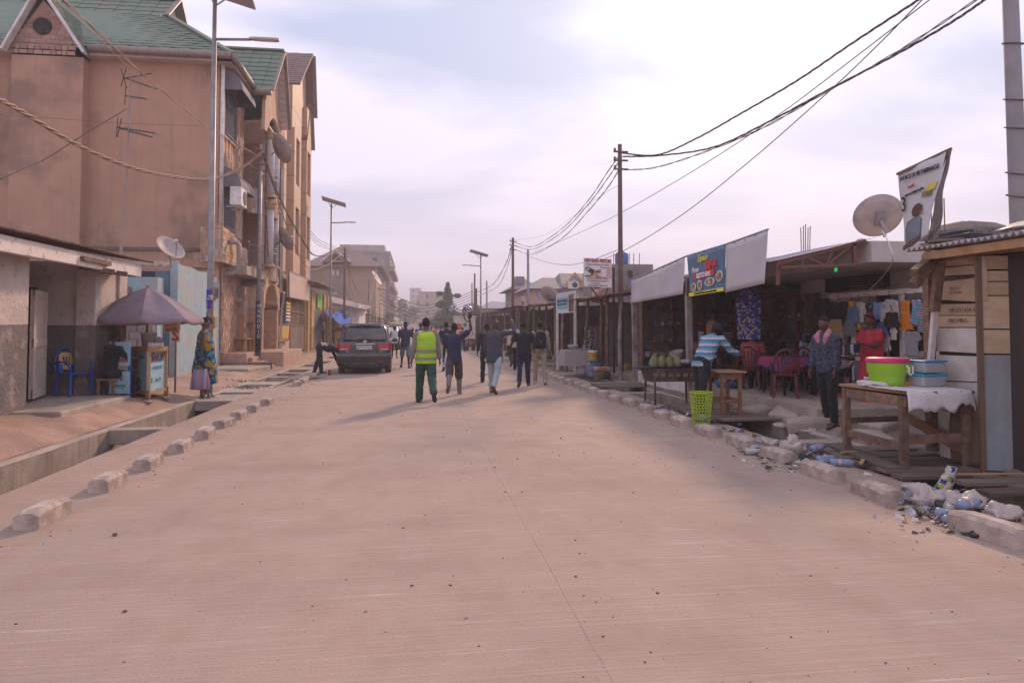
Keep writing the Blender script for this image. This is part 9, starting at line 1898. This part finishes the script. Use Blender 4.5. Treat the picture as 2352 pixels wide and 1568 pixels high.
# ================================================================== buckets, drums, shelves, tables in the right-hand stalls
def pail(name,label,loc,r,h,mat,lid=None,lab=None,group=None,tilt=None):
 o=E(name,loc,label,'bucket' if r < .2 else 'drum',group)
 if tilt: o.rotation_euler=tilt
 MB().lathe([(0,0),(r*.86,0),(r*.88,.01),(r*.97,h*.86),(r*1.03,h*.87),(r*1.03,h*.95),(r,h),(r*.93,h),(r*.9,h*.94),(0,h*.94)],22).build('pail',mat,o,smooth=False)
 if lid: MB().lathe([(r*1.05,h-.02),(r*1.06,h+.012),(r*.9,h+.03),(0,h+.03)],22).build('lid',lid,o)
 if lab: MB().lathe([(r*.925,h*.25),(r*.965,h*.68)],22,a0=R(200),a1=R(320)).build('label',lab,o)
 MB().tube([(r*1.03*math.cos(a),r*1.05*math.sin(a)-.02,h*.9-.10*math.sin(a)*h) for a in [PI+i*PI/10 for i in range(11)]],.006,5).build('handle',STEEL,o);return o
YB=M('bucket_yellow',(.50,.29,.02),(.44,.25,.02),5,.45,dirt=(.3,.2,.1),dscale=4,damt=.4);WBk=M('bucket_white',(.52,.47,.45),(.46,.41,.39),5,.5,dirt=(.3,.1,.08),dscale=6,damt=.3);RL=M('label_red',(.38,.06,.03),(.5,.3,.05),14,.6)
p=at(1347,862,.07);
def drum(label,loc,r,h,mat):
 o=E('paint_drum',loc,label,'drum');MB().lathe([(0,0),(r*.8,0),(r*.95,.05),(r,h*.3),(r,h*.7),(r*.95,h*.86),(r*.86,h*.92),(r*.9,h*.93),(r*.9,h),(0,h)],24).build('barrel',mat,o,smooth=True);MB().lathe([(r*.93,h*.9),(r*.93,h*.97)],24).build('clamp_ring',BLACKM,o);
 for sx in (-1,1): MB().tube([(sx*r*.93,-.05,h*.8),(sx*(r+.04),0,h*.78),(sx*r*.93,.05,h*.8)],.014,6).build('handle',mat,o)
 return o
drum('white plastic drum on the plank bridge',at(1338,860,.07),.22,.62,M('drum_white',(.50,.47,.47),(.42,.39,.39),3,.5,dirt=(.2,.17,.16),dscale=2,damt=.5));drum('paint-splashed blue drum in front of the white one',at(1362,866,.07),.21,.52,M('drum_blue',(.05,.075,.17),(.40,.38,.4),3.2,.5,dirt=(.1,.09,.1),dscale=4,damt=.4))
p=at(1362,866,.07);pail('yellow_bucket','yellow paint bucket with red label standing on the blue drum',(p.x,p.y,.60),.14,.25,YB,WHITE,RL,'yellow paint buckets');p=at(1440,848,.2);pail('yellow_bucket','yellow paint bucket on the ground by the timber pole',(p.x,p.y,gr(p.x,p.y)+.02),.16,.32,YB,None,RL,'yellow paint buckets');pail('yellow_bucket','yellow bucket in the shade behind the stained post',(6.75,19.3,.36),.17,.34,YB,None,RL,'yellow paint buckets');pail('paint_tub','tilted white paint tub with red print in the open stall',(7.0,18.5,.62),.18,.36,WBk,None,RL,None,(.2,-.25,0));pail('blue_tub','dark blue tub beside the shaded yellow bucket',(6.9,18.2,.36),.17,.3,M('tub_blue',(.03,.05,.15),rough=.5));pail('mustard_pail','white and yellow pail on the stall shelf behind the tan-shirted man',(8.2,16.9,1.35),.15,.34,WBk,YB,M('label_mustard',(.5,.35,.05),(.3,.1,.03),12,.6))
ap_=E('engine_block',at(1385,870,.07),'rusty generator engine on the plank bridge beside the drums','engine');MB().box(-.2,.2,-.15,.15,0,.22).build('crankcase',RUST,ap_,bev=.03);MB().lathe([(.09,0),(.10,.03),(.10,.08),(.04,.1)],14,(0,0,0),Matrix.Translation((.05,-.16,.13)) @ Matrix.Rotation(R(90),4,'X')).build('pulley',BLACKM,ap_);MB().box(-.26,.22,-.13,.18,.24,.36).build('fuel_tank',M('tank_red',(.28,.10,.07),(.35,.3,.28),4,.6),ap_,bev=.03)
for sx in (-.22,.22): MB().bar((sx,-.2,.0),(sx,.2,.0),.04).build('skid',RUST,ap_)
# tables with goods
def goods_table(label,loc,rz,w,l,h,seed,clothm=None):
 r=random.Random(seed);o=E('goods_table',loc,label,'table',None,rz);MB().box(-w/2,w/2,-l/2,l/2,h-.03,h).build('table_top',WOOD,o)
 for sx in (-1,1):
  for sy in (-1,1): MB().bar((sx*(w/2-.05),sy*(l/2-.05),0),(sx*(w/2-.05),sy*(l/2-.05),h-.03),.05).build('leg',WOOD,o)
 if clothm: b=MB();b.rings([[V((x*(w/2+.01+k*.04),y*(l/2+.01+k*.04)+.01*math.sin(x*9),z)) for x,y in ((-1,-1),(0,-1),(1,-1),(1,0),(1,1),(0,1),(-1,1),(-1,0))] for z,k in ((h+.006,0),(h-.25,.7),(h-.5,1.2))],True,False);b.build('cover_cloth',clothm,o,solid=.004)
 return o
gt1=goods_table('table under a dotted grey cloth in front of the boutique',at(1325,850,.2),0,.95,.9,.66,3,cloth('dotted',(.36,.31,.3),(.25,.21,.2),60));oo=MB().box(-.25,.25,-.18,.18,0,.04).build('metal_tray',STEEL,bev=.005);p=at(1325,850,.2);oo.location=(p.x+.1,p.y,.88);T(oo,'flat metal tray on the dotted table','tray');bag('grey folded cloth on the dotted table',p.x-.1,p.y+.15,.34,cloth('foldgrey',(.33,.28,.26)),.9,sq=.5,seed=51)
goods_table('wooden table of tools and boxes in the open stall',(7.25,17.0,.3),.1,.6,1.5,.75,5)
def cluster(prefix,n,fx,cat,group,seed):
 r=random.Random(seed)
 for i in range(n):
  x,y,z=fx(i,r);w,d,h=r.uniform(.05,.14),r.uniform(.05,.12),r.uniform(.05,.2);col=r.choice(((.45,.41,.38),(.22,.12,.07),(.06,.06,.08),(.30,.08,.06),(.10,.14,.22),(.38,.28,.12),(.2,.19,.18)))
  o=MB().box(-w/2,w/2,-d/2,d/2,0,h).build('goods_box',M('goods_%d_%d_%d' % tuple(int(c*100) for c in col),col,tuple(c*.8 for c in col),12,.7),bev=.006);o.location=(x,y,z);o.rotation_euler=(0,0,r.uniform(-.4,.4));T(o,prefix,cat,group)
cluster('small packaged good among the wares on the stall table',14,lambda i,r: (7.05+.35*r.random(),16.35+.1*i,1.055),'goods','wares on the open stall table',1)
es=E('end_shelves',V((7.8,20.1,.3)),'shelf unit crammed with dim wares across the end of the open stall','shelves')
for z in (.75,1.2,1.65,2.1): MB().box(6.5,9.2,20.0,20.33,z-.03,z).build('shelf',WOOD,es,True)
for x in (6.5,7.4,8.3,9.2): MB().box(x-.02,x+.02,20.0,20.33,.3,2.45).build('upright',WOOD,es,True)
cluster('small boxed ware on the end shelves under the long white sheet',44,lambda i,r: (6.65+.235*(i % 11)+.05*r.random(),20.12,(.75,1.2,1.65,2.1)[i//11]),'goods','wares on the end shelves',8)
cluster('small boxed ware on the shadowed stall shelves',26,lambda i,r: (9.05+.1*r.random(),15.8+.32*(i % 13)+.05*r.random(),1.33 if i < 13 else 1.83),'goods','wares on the stall shelves',2)
sh=E('wall_shelves',V((9.1,17.5,.3)),'dark wooden wall shelves of small wares in the open stall','shelves')
for z in (1.3,1.8,.85): MB().box(8.9,9.28,15.5,20.1,z-.03,z+.0).build('shelf',WOOD,sh,True)
for y in (15.5,17.0,18.5,20.1): MB().box(8.9,9.28,y-.02,y+.02,.3,2.4).build('upright',WOOD,sh,True)
for i,y in enumerate((17.9,18.6)): o=E('storage_box',(7.9,y,1.15),['clear plastic storage box left in the stall display','clear plastic storage box right in the stall display'][i],'storage box');MB().box(-.2,.2,-.28,.28,0,.3).build('box_body',CBX,o,bev=.03);MB().box(-.21,.21,-.29,.29,.3,.33).build('lid',WHITE,o,bev=.01)
dk=E('display_counter',(7.9,18.3,.3),'wooden display counter with shelf inside the open stall','counter');MB().box(-.3,.3,-.9,.9,.80,.84).build('top',WOOD_L,dk);MB().box(-.3,.3,-.9,.9,.3,.33).build('shelf',WOOD,dk)
for sx in (-1,1):
 for sy in (-1,1): MB().bar((sx*.27,sy*.86,0),(sx*.27,sy*.86,.8),.05).build('leg',WOOD,dk)
# red basin of washing below the small table
wb=E('washing_basin',at(1672,890,.3),'blue basin with red dotted cloth on the restaurant floor','basin');MB().lathe([(0,0),(.2,0),(.28,.16),(.29,.16),(.21,-.01),(0,-.01)],20).build('basin',M('basin_blue',(.03,.12,.24),rough=.4),wb,smooth=True);b=MB();b.ball((0,0,.16),(.2,.18,.14),12,8);oo=b.build('cloth',cells('red_dots',[(.5,.03,.05),(.5,.03,.05),(.55,.45,.45)],30),wb,smooth=True);dd_=oo.modifiers.new('d','DISPLACE');dd_.texture=WR;dd_.strength=.1
# ================================================================== motor scooter, rubbish mound, chalkboard and booth in the middle distance
sp_=at(1080,806);MO=E('red_scooter',sp_,'red motor scooter parked by the rubbish mound','scooter',None,R(155));RDM=M('scooter_red',(.35,.03,.03),rough=.3,coat=.5)
for y,nm in ((-.62,'wheel'),(.62,'wheel')):
 wv=MB().lathe([(.16,-.05),(.24,-.05),(.28,0),(.24,.05),(.16,.05)],22,(0,0,0),Matrix.Translation((0,y,.28)) @ Matrix.Rotation(R(90),4,'Y')).build(nm,MATS['tyre'],MO,smooth=True);MB().lathe([(.0,.03),(.17,.02)],12,(0,0,0),Matrix.Translation((0,y,.28)) @ Matrix.Rotation(R(90),4,'Y')).build('hub',STEEL,wv)
MB().rings([ell(V((0,y,z)),rx,rz,V((1,0,0)),V((0,0,1)),12) for y,z,rx,rz in ((-.85,.62,.04,.04),(-.6,.62,.13,.14),(-.25,.58,.15,.16),(0,.42,.10,.10),(.2,.40,.08,.08),(.35,.55,.09,.2),(.45,.75,.1,.2),(.5,.95,.09,.08))]).build('fairing',RDM,MO,smooth=True);MB().rings([ell(V((0,y,.80)),rx,.05,V((1,0,0)),V((0,0,1)),12) for y,rx in ((-.75,.08),(-.5,.14),(-.1,.12),(.0,.06))]).build('seat',BLACKM,MO,smooth=True)
MB().tube([(-.32,.42,1.06),(-.1,.5,1.02),(.1,.5,1.02),(.32,.42,1.06)],.016,7).build('handlebar',STEEL,MO);MB().bar((0,.5,.95),(0,.62,.3),.05).build('fork',STEEL,MO);MB().ball((0,.58,.90),(.08,.06,.08),10,7).build('headlamp',WHITE,MO,smooth=True);MB().rings([ell(V((0,.62+.28*math.sin(a),.28+.30*math.cos(a))),.06,.012,V((1,0,0)),V((0,0,1)),8) for a in (-.9,-.3,.3,.9)]).build('mudguard',RDM,MO,smooth=True)
for sx in (-1,1): MB().cyl((sx*.3,.42,1.06),(sx*.34,.46,1.22),.008,n=5).ball((sx*.35,.46,1.25),(.06,.015,.04),8,5).build('mirror',BLACKM,MO)
rm=at(1100,803);r=random.Random(9);b=MB();MT=[M('rub_a',(.50,.46,.44),rough=.6),M('rub_b',(.22,.27,.42),rough=.6),M('rub_c',(.10,.085,.08),rough=.8),M('rub_d',(.38,.2,.14),rough=.7),M('rub_e',(.42,.33,.26),rough=.7)]
for k in range(420): a,t=r.uniform(0,6.28),r.random()**.6;c=V((rm.x+.6+1.5*t*math.cos(a),rm.y+1.6*t*math.sin(a),.03+.38*(1-t**1.5)*r.uniform(.5,1)));s=r.uniform(.04,.11);b.mat(r.randrange(5));b.ball(c,(s*r.uniform(.6,1.6),s,s*.7),6,4)
T(b.build('rubbish_mound',MT),'mound of plastic rubbish at the right road edge by the scooter','rubbish',None,'stuff')
cb=PY(1136,800,40);CBD=E('chalkboard',(cb.x,40,0),'tall black chalkboard menu standing before the far stalls','chalkboard');MB().box(-.30,.30,-.02,.02,.3,1.55).build('slate',M('slate',(.03,.03,.032),(.06,.058,.06),6,.8),CBD)
for sx in (-.32,.32): MB().bar((sx,0,0),(sx,0,1.6),.06).build('frame_stile',WOOD,CBD)
for z in (.3,1.57): MB().bar((-.32,0,z),(.32,0,z),.06).build('frame_rail',WOOD,CBD)
for k in range(6): MB().bar((-.2+.03*(k % 2),-.026,1.4-.18*k),(.05+.15*abs(math.sin(k*2)),-.026,1.4-.18*k),.004,.05).build('chalk_line',M('chalk',(.4,.39,.38),rough=.9),CBD)
bo=PY(1068,790,52);BO=E('pharmacy_booth',(bo.x,52,0),'white booth with green cross and green skirt at the right of the road','booth');MB().box(-.75,.75,0,1.2,0,2.35).build('panel',WHITE,BO);MB().box(-.8,.8,-.05,1.25,2.35,2.45).build('top',WHITE,BO);MB().box(-.76,.76,-.012,0,0,.75).build('green_skirt',M('booth_green',(.04,.22,.12),rough=.6),BO);MB().box(-.16,.16,-.03,0,1.75,1.87).box(-.06,.06,-.031,0,1.65,1.97).build('green_cross',M('cross_green',(.02,.25,.10),rough=.6),BO)
ob=PY(1052,745,45);rb_=E('orange_basins',(ob.x,45,1.5),'stack of orange basins carried on someone\'s head','basins')
for k in range(3): MB().lathe([(0,0),(.17,0),(.26,.16),(.27,.16),(.18,-.01),(0,-.01)],16,(0,0,.12+.1*k)).build('basin',M('basin_orange',(.55,.12,.05),rough=.45),rb_,smooth=True)
rb_.location.z=PY(1052,757,45).z-.1
# stools and planter bits on the entrance platform
st_=E('wooden_stand',PX(575,808,-6.7),'pale wooden bench stand on the pink entrance platform','stand');p=PX(573,808,-6.75)
for (x,y,h,w) in ((0,0,1.15,.5),(-.1,-1.0,.5,.5)):
 for sx in (-1,1):
  for sy in (-1,1): MB().bar((p.x+x+sx*w/2,p.y+y+sy*.4,.64),(p.x+x+sx*w/2,p.y+y+sy*.4,.64+h),.07).build('leg',WOOD_L,st_,True)
 MB().box(p.x+x-w/2-.06,p.x+x+w/2+.06,p.y+y-.5,p.y+y+.5,.64+h,.68+h).build('top',WOOD_L,st_,True)
MB().box(p.x-.3,p.x+.3,p.y-.45,p.y+.45,1.05,1.09).build('lower_shelf',WOOD_L,st_,True)
# weeds by the left slab
r=random.Random(2);b=MB()
for (px,py) in ((560,866),(548,878),(575,880)):
 c=at(px,py,.15)
 for k in range(60): q=c+V((r.gauss(0,.2),r.gauss(0,.15),.0));q.z=gl(q.x,q.y);t=q+V((r.gauss(0,.05),r.gauss(0,.05),r.uniform(.03,.1)));b.add([q-V((.008,0,0)),q+V((.008,0,0)),t],[(0,1,2)])
T(b.build('weeds',LEAF[1]),'sparse weeds at the edge of the left concrete slab','weeds',None,'stuff')
# brown sacking hanging behind the trestle table
b=MB();A,B=PX(2190,930,6.15),PX(2262,935,6.15);b.grid(8,14,lambda u,v: A.lerp(B,u)+V((-.03*math.sin(u*7+v*3)-.03,0,-(A.z-.05)*v*.98+.0)));T(b.build('sacking',M('brown_sack',(.16,.105,.08),(.12,.08,.06),4,.95,.4),smooth=True,solid=.006),'brown sacking hanging against the shack wall behind the trestle table','sacking')
